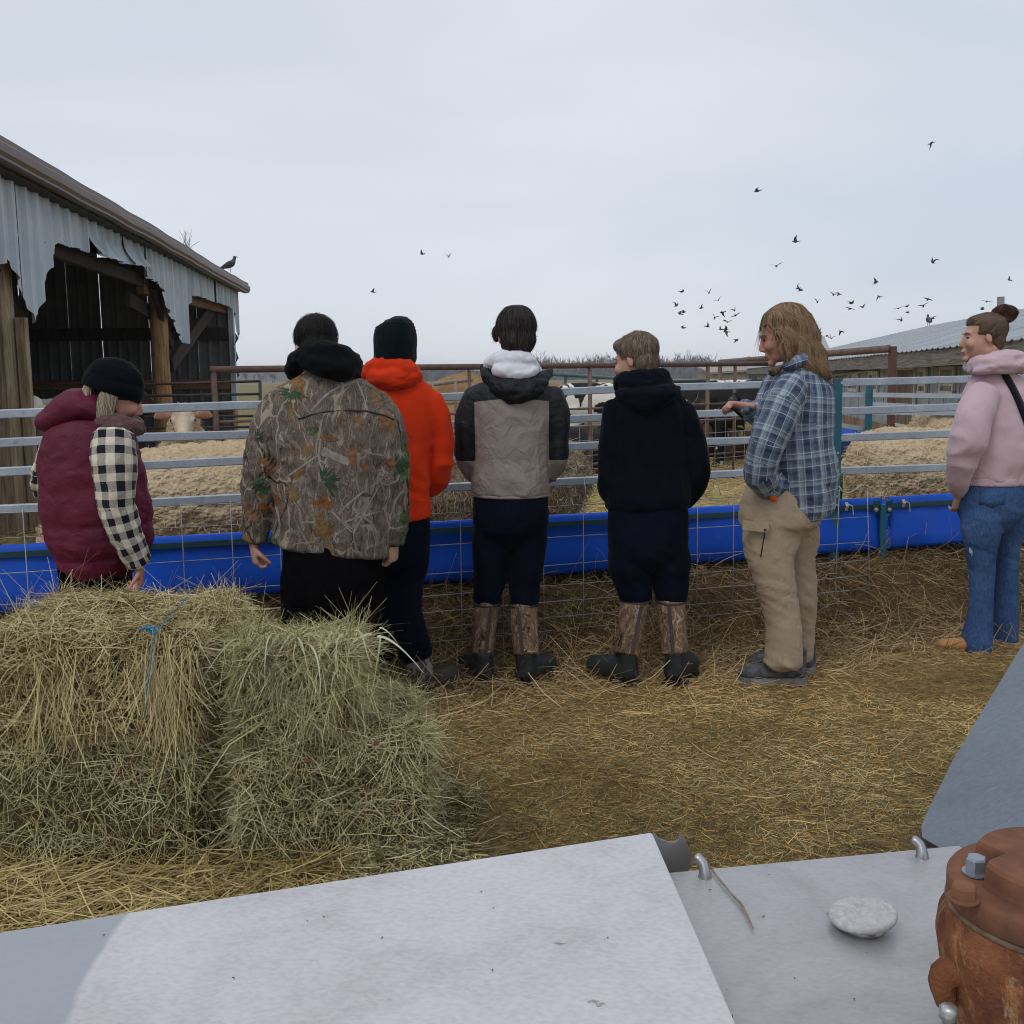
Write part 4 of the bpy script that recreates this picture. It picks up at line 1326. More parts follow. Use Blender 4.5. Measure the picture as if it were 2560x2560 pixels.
# ------------------------------------------------------------------ people: tools
MAT_SKIN = M('skin', (.52, .30, .22), .55, c2=(.44, .235, .17), vscale=14, bmp=.08, bscale=180, spec=.35)
MAT_SKIN_R = M('rosy_skin', (.55, .29, .22), .55, c2=(.44, .2, .15), vscale=12, bmp=.08, bscale=180, spec=.35)

def cloth(name, base, c2=None, rough=.9, wr=.35, wscale=9, wst=(1, 1, 1), weave=.15, vscale=4, sheen=.2, spec=.15):
    """woven or knitted cloth: soft colour drift, folds and a fine weave in the relief"""
    m, t, b = new_mat(name)
    v = coords(t)
    c2 = c2 or tuple(x * .72 for x in base)
    col = ramp(t, noise_tex(t, v, vscale, 4, .6), [(.35, base), (.68, c2)])
    t.links.new(col, b.inputs['Base Color'])
    b.inputs['Roughness'].default_value = rough
    b.inputs['Specular IOR Level'].default_value = spec
    b.inputs['Sheen Weight'].default_value = sheen
    b.inputs['Sheen Roughness'].default_value = .4
    f = noise_tex(t, coords(t, wst), wscale, 3, .5, 1.2)
    w = noise_tex(t, v, 320, 2, .5)
    h = mth(t, 'ADD', mth(t, 'MULTIPLY', f, 1.0), mth(t, 'MULTIPLY', w, weave * .2))
    bump(t, b, h, wr, .03)
    return m

def camo(name, k=1.0, leaf=True, dark=1.0, tint=(.97, .94, .90)):
    """printed bark, twigs and leaves"""
    m, t, b = new_mat(name)
    v = coords(t)
    vs_ = coords(t, (1, 1, .32))
    n1 = noise_tex(t, vs_, 24 * k, 6, .74, 1.8)
    g = lambda *c: tuple(x * dark * q for x, q in zip(c, tint))
    c = ramp(t, n1, [(.26, g(.020, .015, .013)), (.38, g(.08, .063, .054)), (.46, g(.20, .168, .145)), (.51, g(.065, .052, .045)), (.58, g(.25, .215, .188)), (.68, g(.38, .345, .31)), (.78, g(.16, .132, .112))])
    big = noise_tex(t, v, 6.5 * k, 3, .5, .6)
    c = mix(t, ramp(t, big, [(.46, (0, 0, 0)), (.62, (.85, .85, .85))]), c, ramp(t, n1, [(.32, g(.024, .018, .015)), (.5, g(.10, .080, .066)), (.66, g(.19, .158, .135))]))
    # pale branches: thin lines along cell borders
    for sc, rot, wd, colr in ((7.0, .6, .016, g(.34, .30, .25)), (13.0, -.5, .022, g(.25, .21, .17)), (10.0, 1.1, .024, g(.018, .013, .010))):
        vv = coords(t, (1, 1, .5), rot=(0, rot, rot))
        msk = ramp(t, noise_tex(t, vv, 4.0 * k, 2, .5), [(.42, (0, 0, 0)), (.56, (1, 1, 1))])
        dn = nd(t, 'ShaderNodeTexNoise', Scale=7.0 * k, Detail=3.0); t.links.new(v, dn.inputs['Vector'])
        wv = mix(t, .10, vv, dn.outputs['Color'], 'ADD')
        vo = nd(t, 'ShaderNodeTexVoronoi', Scale=sc * k, feature='DISTANCE_TO_EDGE'); t.links.new(wv, vo.inputs['Vector'])
        c = mix(t, mth(t, 'MULTIPLY', ramp(t, vo.outputs['Distance'], [(0, (.9, .9, .9)), (wd, (.8, .8, .8)), (wd * 1.5, (0, 0, 0))]), msk), c, colr)
    if leaf:
        for off, sc, colr, thr, c2 in ((0, 7.5, (.22, .10, .036), .72, (.13, .055, .022)), (31, 5.6, (.028, .075, .026), .76, (.12, .14, .085)), (57, 9.0, (.25, .145, .06), .72, (.14, .075, .034))):
            vv = coords(t, (1, 1, .8)); vv.node.inputs['Location'].default_value = (off, off * .7, off * .3)
            dn = nd(t, 'ShaderNodeTexNoise', Scale=16.0 * k, Detail=2.0); t.links.new(v, dn.inputs['Vector'])
            wv = mix(t, .20, vv, dn.outputs['Color'], 'ADD')
            vo = nd(t, 'ShaderNodeTexVoronoi', Scale=sc * k); t.links.new(wv, vo.inputs['Vector'])
            sep = nd(t, 'ShaderNodeSeparateColor'); t.links.new(vo.outputs['Color'], sep.inputs[0])
            pick = mth(t, 'GREATER_THAN', sep.outputs[0], thr)
            near = mth(t, 'LESS_THAN', vo.outputs['Distance'], .34)
            veins = ramp(t, noise_tex(t, v, 60 * k, 3, .6), [(.4, g(*colr)), (.62, g(*c2))])
            c = mix(t, mth(t, 'MULTIPLY', pick, near), c, veins)
    t.links.new(c, b.inputs['Base Color'])
    b.inputs['Roughness'].default_value = .9
    b.inputs['Specular IOR Level'].default_value = .12
    bump(t, b, noise_tex(t, coords(t), 8, 3, .5, 1.0), .35, .03)
    return m

def woven(name, warp, weft, pu, pv, lines=None, rough=.9, wr=.3):
    """checks from two stripe sets laid over the cloth's own uv"""
    m, t, b = new_mat(name)
    uv = t.nodes.new('ShaderNodeUVMap'); uv.uv_map = 'cloth'
    sx = t.nodes.new('ShaderNodeSeparateXYZ'); t.links.new(uv.outputs['UV'], sx.inputs[0])
    fu = mth(t, 'FRACT', mth(t, 'ADD', mth(t, 'MULTIPLY', sx.outputs[0], 1 / pu), 50.0))
    fv = mth(t, 'FRACT', mth(t, 'ADD', mth(t, 'MULTIPLY', sx.outputs[1], 1 / pv), 50.0))
    a = ramp(t, fu, warp, 'CONSTANT'); c_ = ramp(t, fv, weft, 'CONSTANT')
    c = mix(t, .5, a, c_)
    fz = noise_tex(t, coords(t), 140, 2, .5)
    c = mix(t, .25, c, ramp(t, fz, [(.35, (.35, .35, .35)), (.65, (.75, .75, .75))]), 'OVERLAY')
    t.links.new(c, b.inputs['Base Color'])
    b.inputs['Roughness'].default_value = rough
    b.inputs['Specular IOR Level'].default_value = .12
    b.inputs['Sheen Weight'].default_value = .15
    bump(t, b, noise_tex(t, coords(t), 10, 3, .5, 1.2), wr, .03)
    return m

def hair_mat(name, lo, mid, hi):
    m, t, b = new_mat(name)
    a = t.nodes.new('ShaderNodeAttribute'); a.attribute_name = 'shade'
    n = noise_tex(t, coords(t, (6, 6, 2)), 8, 3, .6)
    f = mth(t, 'ADD', mth(t, 'MULTIPLY', a.outputs['Fac'], .6), mth(t, 'MULTIPLY', n, .4))
    c = ramp(t, f, [(.15, lo), (.5, mid), (.9, hi)])
    t.links.new(c, b.inputs['Base Color'])
    b.inputs['Roughness'].default_value = .6
    b.inputs['Specular IOR Level'].default_value = .12
    return m

def path_ribbons(name, P, N_, width, taper=.3):
    n, K, _ = P.shape
    T = np.gradient(P, axis=1); W = np.cross(T, N_); W /= (np.linalg.norm(W, axis=2, keepdims=True) + 1e-9)
    tw = RNG.uniform(-.5, .5, (n, 1, 1)); W = W * np.cos(tw) + N_ * np.sin(tw)
    w = (width * .5 * (1 - (1 - taper) * (np.arange(K) / (K - 1)) ** 2))[None, :, None]
    V = np.stack([P - W * w, P + W * w], 2).reshape(-1, 3)
    idx = np.arange(n)[:, None] * (2 * K)
    Q = np.concatenate([np.stack([idx[:, 0] + 2 * k, idx[:, 0] + 2 * k + 1, idx[:, 0] + 2 * k + 3, idx[:, 0] + 2 * k + 2], 1) for k in range(K - 1)], 0).astype(np.int32)
    me = bpy.data.meshes.new(name); me.vertices.add(len(V)); me.vertices.foreach_set('co', V.ravel().astype(np.float32))
    me.loops.add(len(Q) * 4); me.loops.foreach_set('vertex_index', Q.ravel()); me.polygons.add(len(Q))
    me.polygons.foreach_set('loop_start', np.arange(len(Q), dtype=np.int32) * 4); me.polygons.foreach_set('loop_total', np.full(len(Q), 4, np.int32))
    me.update(calc_edges=True)
    a = me.attributes.new('shade', 'FLOAT', 'POINT'); a.data.foreach_set('value', np.repeat(RNG.uniform(0, 1, n), 2 * K).astype(np.float32))
    return me

class Fig:
    def __init__(s, label, D, px):
        s.D = D
        p = at(px, 1300, D)
        s.base = Vector((p.x, p.y, 0))
        s.root = empty('person', s.base, label, 'person', 'people standing along the fence')
        s.body = bmesh.new()
        s.scale = D / F / math.cos(PITCH)
    def pt(s, px, py, dy=0.0):
        return at(px, py, s.D + dy)
    def nodes(s, rows, k=1.0):
        """rows: (px, py, half width in px, half depth in m or None, dy)"""
        out = []
        for r in rows:
            px, py, hw = r[:3]
            hd = r[3] if len(r) > 3 and r[3] is not None else hw * s.scale
            dy = r[4] if len(r) > 4 else 0.0
            p = s.pt(px, py, dy)
            out.append((p.x, p.y, p.z, hw * s.scale * k, hd * k))
        return out
    def tube(s, bm, rows, skin=None, **kw):
        tube(bm, s.nodes(rows), **kw)
        if skin: tube(s.body, s.nodes(rows, skin), **kw)
    def add(s, bm, name, mat, voxel=.009, smooth=4, fn=None, parent=None, dec=None):
        me = fuse(bm, voxel, smooth, dec=dec or .62)
        if fn is not None: displace(me, fn)
        return link(me, name, mat, parent or s.root, s.base)
    def plain(s, bm, name, mat, parent=None, smooth=True):
        return part(bm, name, mat, parent or s.root, s.base, smooth)
    def head(s, c, yaw, pitch, size=1.0, roll=0.0, soft=1.0):
        """face, ears and neck into the body's own skin; returns the head frame"""
        H = Matrix.Translation(c) @ Matrix.Rotation(yaw, 4, 'Z') @ Matrix.Rotation(-pitch, 4, 'X') @ Matrix.Rotation(roll, 4, 'Y') @ Matrix.Scale(size, 4)
        s.H = H
        bm = bmesh.new()
        ball(bm, (0, -.012, .035), (.074, .094, .083), u=20, v=14)
        ball(bm, (0, .03, -.02), (.064, .066, .088), u=18, v=12)
        ball(bm, (0, .042 - .012 * (1 - soft), -.078), (.046 - .02 * (1 - soft), .046 - .02 * (1 - soft), .034 - .02 * (1 - soft)))
        ball(bm, (0, .078 - .006 * (1 - soft), .026), (.048, .022 * soft, .016))
        ball(bm, (0, .083, -.104), (.022, .016, .016))
        ball(bm, (0, .094, -.064), (.023, .012, .007)); ball(bm, (0, .091, -.076), (.020, .012, .008))
        for q in (-1, 1):
            ball(bm, (q * .038, .068, -.03), (.026, .026, .026))
            ball(bm, (q * .076, -.008, -.008), (.009, .018 * (.4 + .6 * soft), .030 * (.4 + .6 * soft)), Matrix.Rotation(-.25, 3, 'X'))
        tube(bm, [(0, .088, .022, .009, .007), (0, .090 + .012 * soft, -.008, .010, .008), (0, .093 + .021 * soft, -.030, .012 * soft, .009), (0, .094 + .006 * soft, -.041, .013 * soft, .008)], up=Vector((0, 1, 0)), seg=10)
        bm.transform(H)
        tmp = from_bm(bm); s.body.from_mesh(tmp); bpy.data.meshes.remove(tmp)
        return H
    def neck(s, chest):
        a = s.H @ Vector((0, -.02, -.05)); b = Vector(chest)
        m = a.lerp(b, .5)
        tube(s.body, [(*a, .056, .06), (*m, .055, .058), (*b, .07, .07)])
    def hand(s, wrist, fwd, palm, size=1.0, curl=.6, thumb=.6, left=False, spread=.0):
        """palm and five fingers rooted in the body's skin"""
        f = Vector(fwd).normalized(); n = Vector(palm); n = (n - f * n.dot(f)).normalized()
        sd = f.cross(n) * (-1 if left else 1)
        w = Vector(wrist)
        bm = s.body
        tube(bm, [(*(w - f * .05), .026 * size, .022 * size), (*w, .028 * size, .020 * size), (*(w + f * .045 * size), .040 * size, .018 * size), (*(w + f * .085 * size), .042 * size, .015 * size)], up=n, seg=12)
        for i, (L, o) in enumerate(((.072, -.031), (.080, -.010), (.074, .011), (.058, .031))):
            p = w + f * (.082 - (.006 if i in (0, 3) else 0)) * size + sd * o * size
            d = (f + sd * o * spread * 8).normalized(); ang = curl * (1 + .12 * i)
            pts = [p - d * .015]; r = .0092 * size
            for k, (fr, b_) in enumerate(((.46, .55), (.30, 1.0), (.24, .7))):
                d = (Matrix.Rotation(ang * b_, 3, sd * (1 if not left else -1) if False else n.cross(d) * -1 if False else d.cross(n))) @ d if False else (d * cos(ang * b_) + n * sin(ang * b_)).normalized()
                nn = (n * cos(ang * b_) - d * 0).normalized()
                # keep n perpendicular to the new direction
                p = p + d * L * fr * size
                pts.append(p.copy())
                n_new = (n - d * n.dot(d))
                if n_new.length < 1e-3: n_new = -f
                n = n_new.normalized()
            tube(bm, [(*q, r * (1 - .08 * j), r * (1 - .08 * j)) for j, q in enumerate(pts)], up=sd, seg=8, sub=3, cap=.9)
            n = Vector(palm); n = (n - f * n.dot(f)).normalized()
        b0 = w + f * .02 * size - sd * .026 * size
        d1 = (f * .75 - sd * (.75 * (1 - thumb * .5)) + n * (.25 + thumb * .5)).normalized(); d2 = (d1 + n * thumb * .5 + f * .4 + sd * .3 * thumb).normalized()
        tube(bm, [(*b0, .013 * size, .013 * size), (*(b0 + d1 * .04 * size), .0115 * size, .0115 * size), (*(b0 + d1 * .04 * size + d2 * .03 * size), .010 * size, .010 * size), (*(b0 + d1 * .04 * size + d2 * .052 * size), .008 * size, .008 * size)], up=n, seg=8, sub=3, cap=.9)
    def finish(s, mat):
        me = fuse(s.body, .0065, 3, .5, dec=.24)
        return link(me, 'body', mat, s.root, s.base)
    def face(s, body, eye=True, brow=(.12, .08, .05), lip=(.38, .15, .12)):
        """eyes, brows and lips set into the face"""
        me_ = M('brow_hair', brow, .9); ml = M('lips', lip, .5)
        for q in (-1, 1):
            bm = bmesh.new(); ball(bm, (q * .031, .0835, .004), (.010, .0075, .0038), u=10, v=8); bm.transform(s.H); s.plain(bm, 'eye', MAT_EYE, body)
            bm = bmesh.new(); tube(bm, [(q * .012, .094, .021, .0012, .002), (q * .032, .090, .026, .0012, .0026), (q * .050, .077, .022, .001, .0014)], up=Vector((0, 0, 1)), seg=6); bm.transform(s.H); s.plain(bm, 'eyebrow', me_, body)
        bm = bmesh.new(); tube(bm, [(-.022, .096, -.0695, .002, .003), (0, .106, -.069, .003, .0045), (.022, .096, -.0695, .002, .003)], up=Vector((0, 0, 1)), seg=8); bm.transform(s.H); s.plain(bm, 'lips', ml, body)
    def strands(s, me_obj, n, length, width, flow, parent, mat, bend=.35, lift=.12, droop=.0, jit=.25, seg=3, taper=.3, name='hair_strands', region=None):
        me = me_obj.data
        c, nn = vco(me) + np.array(s.base), vno(me)
        pool = np.arange(len(c))
        if region is not None: pool = np.where(region(c))[0]
        ii = RNG.choice(pool, n)
        K = seg + 2
        paths = np.zeros((n, K, 3)); norms = np.zeros((n, K, 3))
        Lr = RNG.uniform(.6, 1.2, n) * length
        base_ = Vector(s.base)
        for j, i in enumerate(ii):                       # comb each strand along the head
            p, q = Vector(c[i]), Vector(nn[i])
            jv = Vector(RNG.normal(0, jit, 3)); off = random.uniform(.0005, .0035)
            for k in range(K):
                paths[j, k] = p + q * (off + lift * Lr[j] * (k / K) ** 2); norms[j, k] = q
                d = flow(p, q); d = (d - q * d.dot(q))
                if d.length > 1e-6: d.normalize()
                d = d + (jv - q * jv.dot(q))
                ok, loc, nr, _ = me_obj.closest_point_on_mesh(p + d * (Lr[j] / K) - base_)
                if not ok: continue
                stp = p + d * (Lr[j] / K)
                p = (loc + base_) if (stp - loc - base_).length < .012 else stp
                q = nr
        me2 = path_ribbons(name, paths, norms, width, taper)
        o = link(me2, name, mat, parent, s.base); o['kind'] = 'stuff'
        return o
    def trim(s, o, cond):
        """cut hair away where cond(head-local point) holds"""
        Hi = s.H.inverted(); b0 = Vector(s.base)
        bm = bmesh.new(); bm.from_mesh(o.data)
        bmesh.ops.delete(bm, geom=[v for v in bm.verts if cond(Hi @ (v.co + b0))], context='VERTS')
        bm.to_mesh(o.data); bm.free()
    def shoe(s, heel, yaw, L, W, mat, sole, hgt=.10, name='shoe', parent=None, ankle=.11, toe=.06, sole_h=.025):
        """heel = ground point at the back of the shoe; yaw 0 points away from the camera"""
        T = Matrix.Translation(Vector(heel)) @ Matrix.Rotation(yaw, 4, 'Z')
        bm = bmesh.new()
        h0 = sole_h * .6
        for x in (0,):
            tube(bm, [(0, .03, h0 + hgt * .42, W * .38, hgt * .44), (0, L * .25, h0 + hgt * .45, W * .42, hgt * .48), (0, L * .5, h0 + hgt * .40, W * .46, hgt * .42), (0, L * .72, h0 + toe * .5, W * .50, toe * .55), (0, L * .88, h0 + toe * .45, W * .44, toe * .48), (0, L * .96, h0 + toe * .4, W * .28, toe * .36)], up=Vector((0, 0, 1)), seg=16)
            tube(bm, [(0, L * .17, h0 + hgt * .3, W * .38, L * .17), (0, L * .17, h0 + hgt * .9, W * .36, L * .16), (0, L * .16, h0 + hgt + ankle * .5, W * .36, L * .155)], up=Vector((0, 1, 0)), seg=14, cap=.2)
        bm.transform(T)
        o = s.add(bm, name, mat, .007, 3, parent=parent)
        bm = bmesh.new()
        ring = []
        prof = [(0, .0, .6), (.04, -.8, 1), (.2, -.85, 1), (.45, -.72, 1), (.7, -1, 1), (.88, -.85, 1), (.97, -.4, 1), (1.0, 0, 1)]
        pts = [(W * .52 * x, L * y) for y, x, _ in prof] + [(-W * .52 * x, L * y) for y, x, _ in prof[::-1][1:-1]]
        a = [bm.verts.new(T @ Vector((x, y, 0.0))) for x, y in pts]; b_ = [bm.verts.new(T @ Vector((x * .97, y * .99 + .001, sole_h + (.008 if y > L * .9 else 0)))) for x, y in pts]
        k = len(pts)
        for i in range(k): bm.faces.new((a[i], a[(i + 1) % k], b_[(i + 1) % k], b_[i]))
        bm.faces.new(a); bm.faces.new(b_)
        s.plain(bm, 'sole', sole, o, smooth=False)
        return o

def uvmap(me, base, bones):
    """bones: (points, radius); writes uv 'cloth' in metres along and around the nearest bone"""
    nl = len(me.loops)
    li = np.empty(nl, np.int32); me.loops.foreach_get('vertex_index', li)
    c = vco(me) + np.array(base)
    npoly = len(me.polygons)
    ls = np.empty(npoly, np.int32); me.polygons.foreach_get('loop_start', ls)
    lt = np.empty(npoly, np.int32); me.polygons.foreach_get('loop_total', lt)
    pid = np.repeat(np.arange(npoly), lt)
    cen = np.add.reduceat(c[li], ls, axis=0) / lt[:, None]
    best = np.full(npoly, 1e9); UV = np.zeros((nl, 2)); which = np.full(npoly, -1)
    for bi, (pts, r) in enumerate(bones):
        P = np.array([list(p) for p in pts], float)
        seglen = np.linalg.norm(P[1:] - P[:-1], axis=1); acc = np.concatenate([[0], np.cumsum(seglen)])
        bd = np.full(npoly, 1e9); bs = np.zeros(npoly, int)
        for k in range(len(P) - 1):
            t = (P[k + 1] - P[k]) / seglen[k]
            q = np.clip((cen - P[k]) @ t, 0, seglen[k])
            d = np.linalg.norm(cen - (P[k] + q[:, None] * t), axis=1)
            m_ = d < bd; bd[m_] = d[m_]; bs[m_] = k
        win = bd / r < best
        best[win] = (bd / r)[win]; which[win] = bi
        for k in range(len(P) - 1):
            faces = win & (bs == k)
            sel = faces[pid]
            if not sel.any(): continue
            t = (P[k + 1] - P[k]) / seglen[k]
            e1 = np.array([0, -1.0, 0]); e1 = e1 - t * e1.dot(t); e1 /= np.linalg.norm(e1) + 1e-9
            e2 = np.cross(t, e1)
            x = c[li[sel]] - P[k]
            ang = np.arctan2(x @ e2, x @ e1)
            xc = cen - P[k]; angc = np.arctan2(xc @ e2, xc @ e1)[pid[sel]]
            ang = np.where(ang - angc > pi, ang - 2 * pi, np.where(ang - angc < -pi, ang + 2 * pi, ang))
            UV[sel, 0] = ang * r; UV[sel, 1] = acc[k] + x @ t + bi * .037
    l = me.uv_layers.new(name='cloth')
    l.data.foreach_set('uv', UV.ravel().astype(np.float32))
    return which, cen

def decal(o, base, pts_px, g, dy=-.5, eps=.0016):
    """lay a flat print onto a garment: pixels -> points on its surface"""
    out = []
    for x, y in pts_px:
        a = g.pt(x, y, dy) - Vector(base); b = g.pt(x, y, .3) - Vector(base)
        hit, loc, nor, _ = o.ray_cast(a, (b - a).normalized())
        out.append(loc + nor * eps + Vector(base) if hit else None)
    return out
def leaf_outline(cx, cy, L, ang, kind, rnd):
    pts = []
    n = 26
    for i in range(n):
        t = i / (n - 1); 
        if kind == 'oak': w = .34 * math.sin(pi * min(1, t * 1.02)) ** .7 * (1 + .55 * math.sin(t * 4.2 * 2 * pi)) + .02
        else: w = .15 * math.sin(pi * t) ** .8
        pts.append((t - .5, w))
    ring = [(x, w) for x, w in pts] + [(x, -w * rnd.uniform(.85, 1.1)) for x, w in pts[::-1]]
    c, s_ = cos(ang), sin(ang)
    return [(cx + L * (x * c - w * s_), cy + L * (x * s_ + w * c)) for x, w in ring]

def folds(amp, sc, seed, st=(1, 1, 1), extra=0.0):
    """soft cloth folds"""
    def f(c):
        a = nz(c, (sc * st[0], sc * st[1], sc * st[2]), seed, 2, .5)
        b = 1 - np.abs(nz(c, (sc * 1.6 * st[0], sc * 1.6 * st[1], sc * 1.9 * st[2]), seed + 7)) * 2
        return amp * a + amp * .55 * b
    return f
# ------------------------------------------------------------------ people: the seven at the fence
MAT_BLACKT = cloth('black_trousers', (.0035, .0035, .0042), rough=1, wr=.3, wscale=6, sheen=.0, spec=.05)
MAT_NAVYT = cloth('navy_trousers', (.0048, .0068, .0165), rough=1, wr=.45, wscale=7, sheen=.02, spec=.06)
MAT_RUBBER = M('dark_rubber', (.012, .016, .019), .5, c2=(.022, .025, .026), vscale=18, bmp=.1, bscale=90, spec=.4)
MAT_CAMO = camo('camouflage_print', 1.0)
MAT_BOOTCAMO = camo('camouflage_boot_print', 1.7, leaf=False, dark=1.0, tint=(1.12, .90, .72))
MAT_TRIM = M('brown_binding', (.05, .036, .03), .8)
MAT_SOLE = M('black_sole', (.015, .015, .015), .8, vscale=20)

def legs_and_seat(g, rows_seat, rows_l, rows_r, name, mat, fold=None, voxel=.009):
    bm = bmesh.new()
    last, mid = rows_seat[-1], rows_seat[-2]
    end = (last[0], last[1] + 22, last[2] * .72, (last[3] or .12) * .8)
    g.tube(bm, list(rows_seat) + [end], .86)
    for r in (rows_l, rows_r):
        f = list(r[0]) + [None] * (4 - len(r[0])); dy = f[4] if len(f) > 4 else 0.0
        root = (f[0] * .55 + mid[0] * .45 + (f[0] - mid[0]) * .25, mid[1], f[2] * .86, (mid[3] or .12) * .82, dy * .5)
        g.tube(bm, [root] + list(r), .80)
    return g.add(bm, name, mat, voxel, 8, fold)

def two_tone(name, ma, mb):
    """panels of two cloths meeting at a seam (attribute tone = 0)"""
    m, t, b = new_mat(name)
    a = t.nodes.new('ShaderNodeAttribute'); a.attribute_name = 'tone'
    k = mth(t, 'GREATER_THAN', a.outputs['Fac'], 0.0)
    n_ = noise_tex(t, coords(t), 4, 4, .6)
    c = mix(t, k, ramp(t, n_, [(.35, (.265, .225, .195)), (.68, (.225, .19, .165))]), ramp(t, n_, [(.35, (.010, .0135, .0185)), (.68, (.006, .008, .011))]))
    t.links.new(c, b.inputs['Base Color'])
    b.inputs['Roughness'].default_value = .62; b.inputs['Specular IOR Level'].default_value = .3
    bump(t, b, noise_tex(t, coords(t), 10, 3, .5, 1.4), .5, .03)
    return m

# ---- maroon vest, at left
g = Fig('person in maroon puffer vest, checked shirt and black knit cap, beside the hay bales', 4.1, 245)
vest = bmesh.new()
g.tube(vest, [(220, 1042, 62, .10, .02), (218, 1072, 98, .14, .02), (222, 1110, 116, .17), (228, 1160, 125, .185), (238, 1250, 131, .19), (245, 1314, 133, .19), (240, 1352, 128, .185), (226, 1396, 102, .17), (212, 1422, 80, .15)], .82, cap=.25)
def quilt(c):
    z = c[:, 2]
    ph = (z - .76) / .135
    ch = np.abs(np.sin(pi * ph)) ** .55
    up = np.clip((1.17 - z) / .08, 0, 1)
    return .011 * (ch - .7) * up + .010 * nz(c, 8, 3.0, 2) + .004 * ridge(c, (9, 9, 26), 8.0)
MAT_VEST = cloth('maroon_nylon', (.125, .012, .036), (.085, .008, .026), .6, wr=.3, wscale=14, weave=.05, sheen=.0, spec=.22)
ve = g.add(vest, 'puffer_vest', MAT_VEST, .009, 3, quilt)
# hem binding
bm = bmesh.new()
g.tube(bm, [(118, 1052, 22, .06, -.02), (140, 1045, 36, .09, -.03), (185, 1022, 44, .12, -.02), (240, 1018, 40, .13, .0), (290, 1042, 26, .10, .02)])
hood = g.add(bm, 'hood', MAT_VEST, .009, 4, folds(.010, 9, 2.0), ve)
bm = bmesh.new()
g.tube(bm, [(190, 984, 6, .05), (240, 992, 9, .07, -.01), (285, 1015, 9, .07, -.01), (304, 1036, 6, .05)])
g.add(bm, 'hood_lining', cloth('dark_lining', (.05, .022, .035)), .007, 2, None, hood)
sl = bmesh.new()
rows = [(285, 1085, 46, .075, -.15), (284, 1148, 53, .078, -.18), (288, 1210, 47, .072, -.19), (292, 1264, 43, .066, -.19), (316, 1340, 38, .058, -.17), (349, 1408, 30, .045, -.14)]
g.tube(sl, rows, .72, cap=.25)
rows2 = [(150, 1105, 40, None, .08), (106, 1180, 25, None, .06), (104, 1225, 22, None, .08), (150, 1262, 20, None, .22), (230, 1262, 19, None, .30)]
g.tube(sl, rows2, .72)
W1, W0 = (.62, .57, .47), (.010, .011, .020)
MAT_CHECK = woven('black_cream_check', [(0, W0), (.5, W1)], [(0, W0), (.5, W1)], .058, .062)
so = g.add(sl, 'checked_sleeves', MAT_CHECK, .008, 4, lambda c: .005 * nz(c, 22, 4.0, 2) + .004 * ridge(c, (16, 16, 34), 2.0))
uvmap(so.data, g.base, [([g.pt(r[0], r[1], r[4]) for r in rows], .068), ([g.pt(r[0], r[1], r[4]) for r in rows2], .05)])
legs_and_seat(g, [(232, 1395, 84, .15), (240, 1450, 86, .15), (244, 1520, 84, .14)], [(208, 1540, 46, None, .03), (212, 1680, 38, None, .03), (214, 1845, 30, None, .03)], [(284, 1540, 46, None, -.04), (284, 1680, 38, None, -.04), (282, 1845, 30, None, -.04)], 'trousers', MAT_BLACKT)
H = g.head(g.pt(288, 990), -1.12, .38, 1.0)
g.neck(g.pt(232, 1075))
w = g.pt(350, 1412, -.13)
g.hand(w, (-.05, -.05, -1), (-.75, -.35, -.1), .92, curl=1.0, thumb=.5)
body = g.finish(MAT_SKIN_R)
g.face(body, brow=(.3, .26, .22))
bm = bmesh.new()
ball(bm, (0, -.018, .056), (.096, .112, .092), u=20, v=12)
bm.transform(H); 
hat = g.add(bm, 'knit_cap', cloth('black_knit', (.0045, .006, .0095), rough=1, wr=.25, wscale=30, sheen=.06, spec=.06), .008, 3, folds(.005, 14, 3.0))
bm = bmesh.new()
lp = [(cos(a) * .098, sin(a) * .113 - .018, .022 + .006 * sin(3 * a)) for a in np.linspace(0, 2 * pi, 40, endpoint=False)]
lathe(bm, (0, 0, 0), [(.090, .0), (.101, .004), (.103, .03), (.101, .055), (.092, .06)], 40)
for v in bm.verts: v.co.y = v.co.y * 1.14 - .018; v.co.z += -.002 + .004 * sin(v.co.y * 30)
bm.transform(H); g.plain(bm, 'cuff', hat.data.materials[0], hat)
MAT_GREYH = hair_mat('silver_blond_hair', (.2, .16, .11), (.42, .36, .27), (.6, .54, .43))
bm = bmesh.new()
for k in (-1, 1):
    tube(bm, [(k * .08, -.03, .02, .012, .03), (k * .085, -.03, -.03, .014, .035), (k * .08, -.02, -.09, .012, .03), (k * .07, .0, -.13, .006, .012)], up=Vector((0, 1, 0)), seg=10)
tube(bm, [(0, -.10, .0, .05, .02), (0, -.10, -.07, .06, .02), (0, -.085, -.13, .04, .015)], seg=10)
bm.transform(H); ho = g.add(bm, 'hair', MAT_GREYH, .007, 2)
g.strands(ho, 900, .07, .0022, lambda p, n: Vector((.1, 0, -1)), ho, MAT_GREYH, jit=.12, lift=.08)
bm = bmesh.new()
g.tube(bm, [(262, 1052, 26, .07, -.05), (300, 1062, 24, .06, -.06), (332, 1068, 22, .05, -.02), (344, 1062, 14, .04, .04)])
g.add(bm, 'scarf', cloth('maroon_knit_scarf', (.075, .028, .038), (.16, .10, .10), wr=.6, wscale=30), .008, 3, folds(.008, 22, 4))
for x, dy in ((214, .03), (282, -.04)):
    p = g.pt(x, 1845, dy); g.shoe((p.x - .05, p.y - .04, 0), -1.2, .25, .09, MAT_RUBBER, MAT_SOLE)

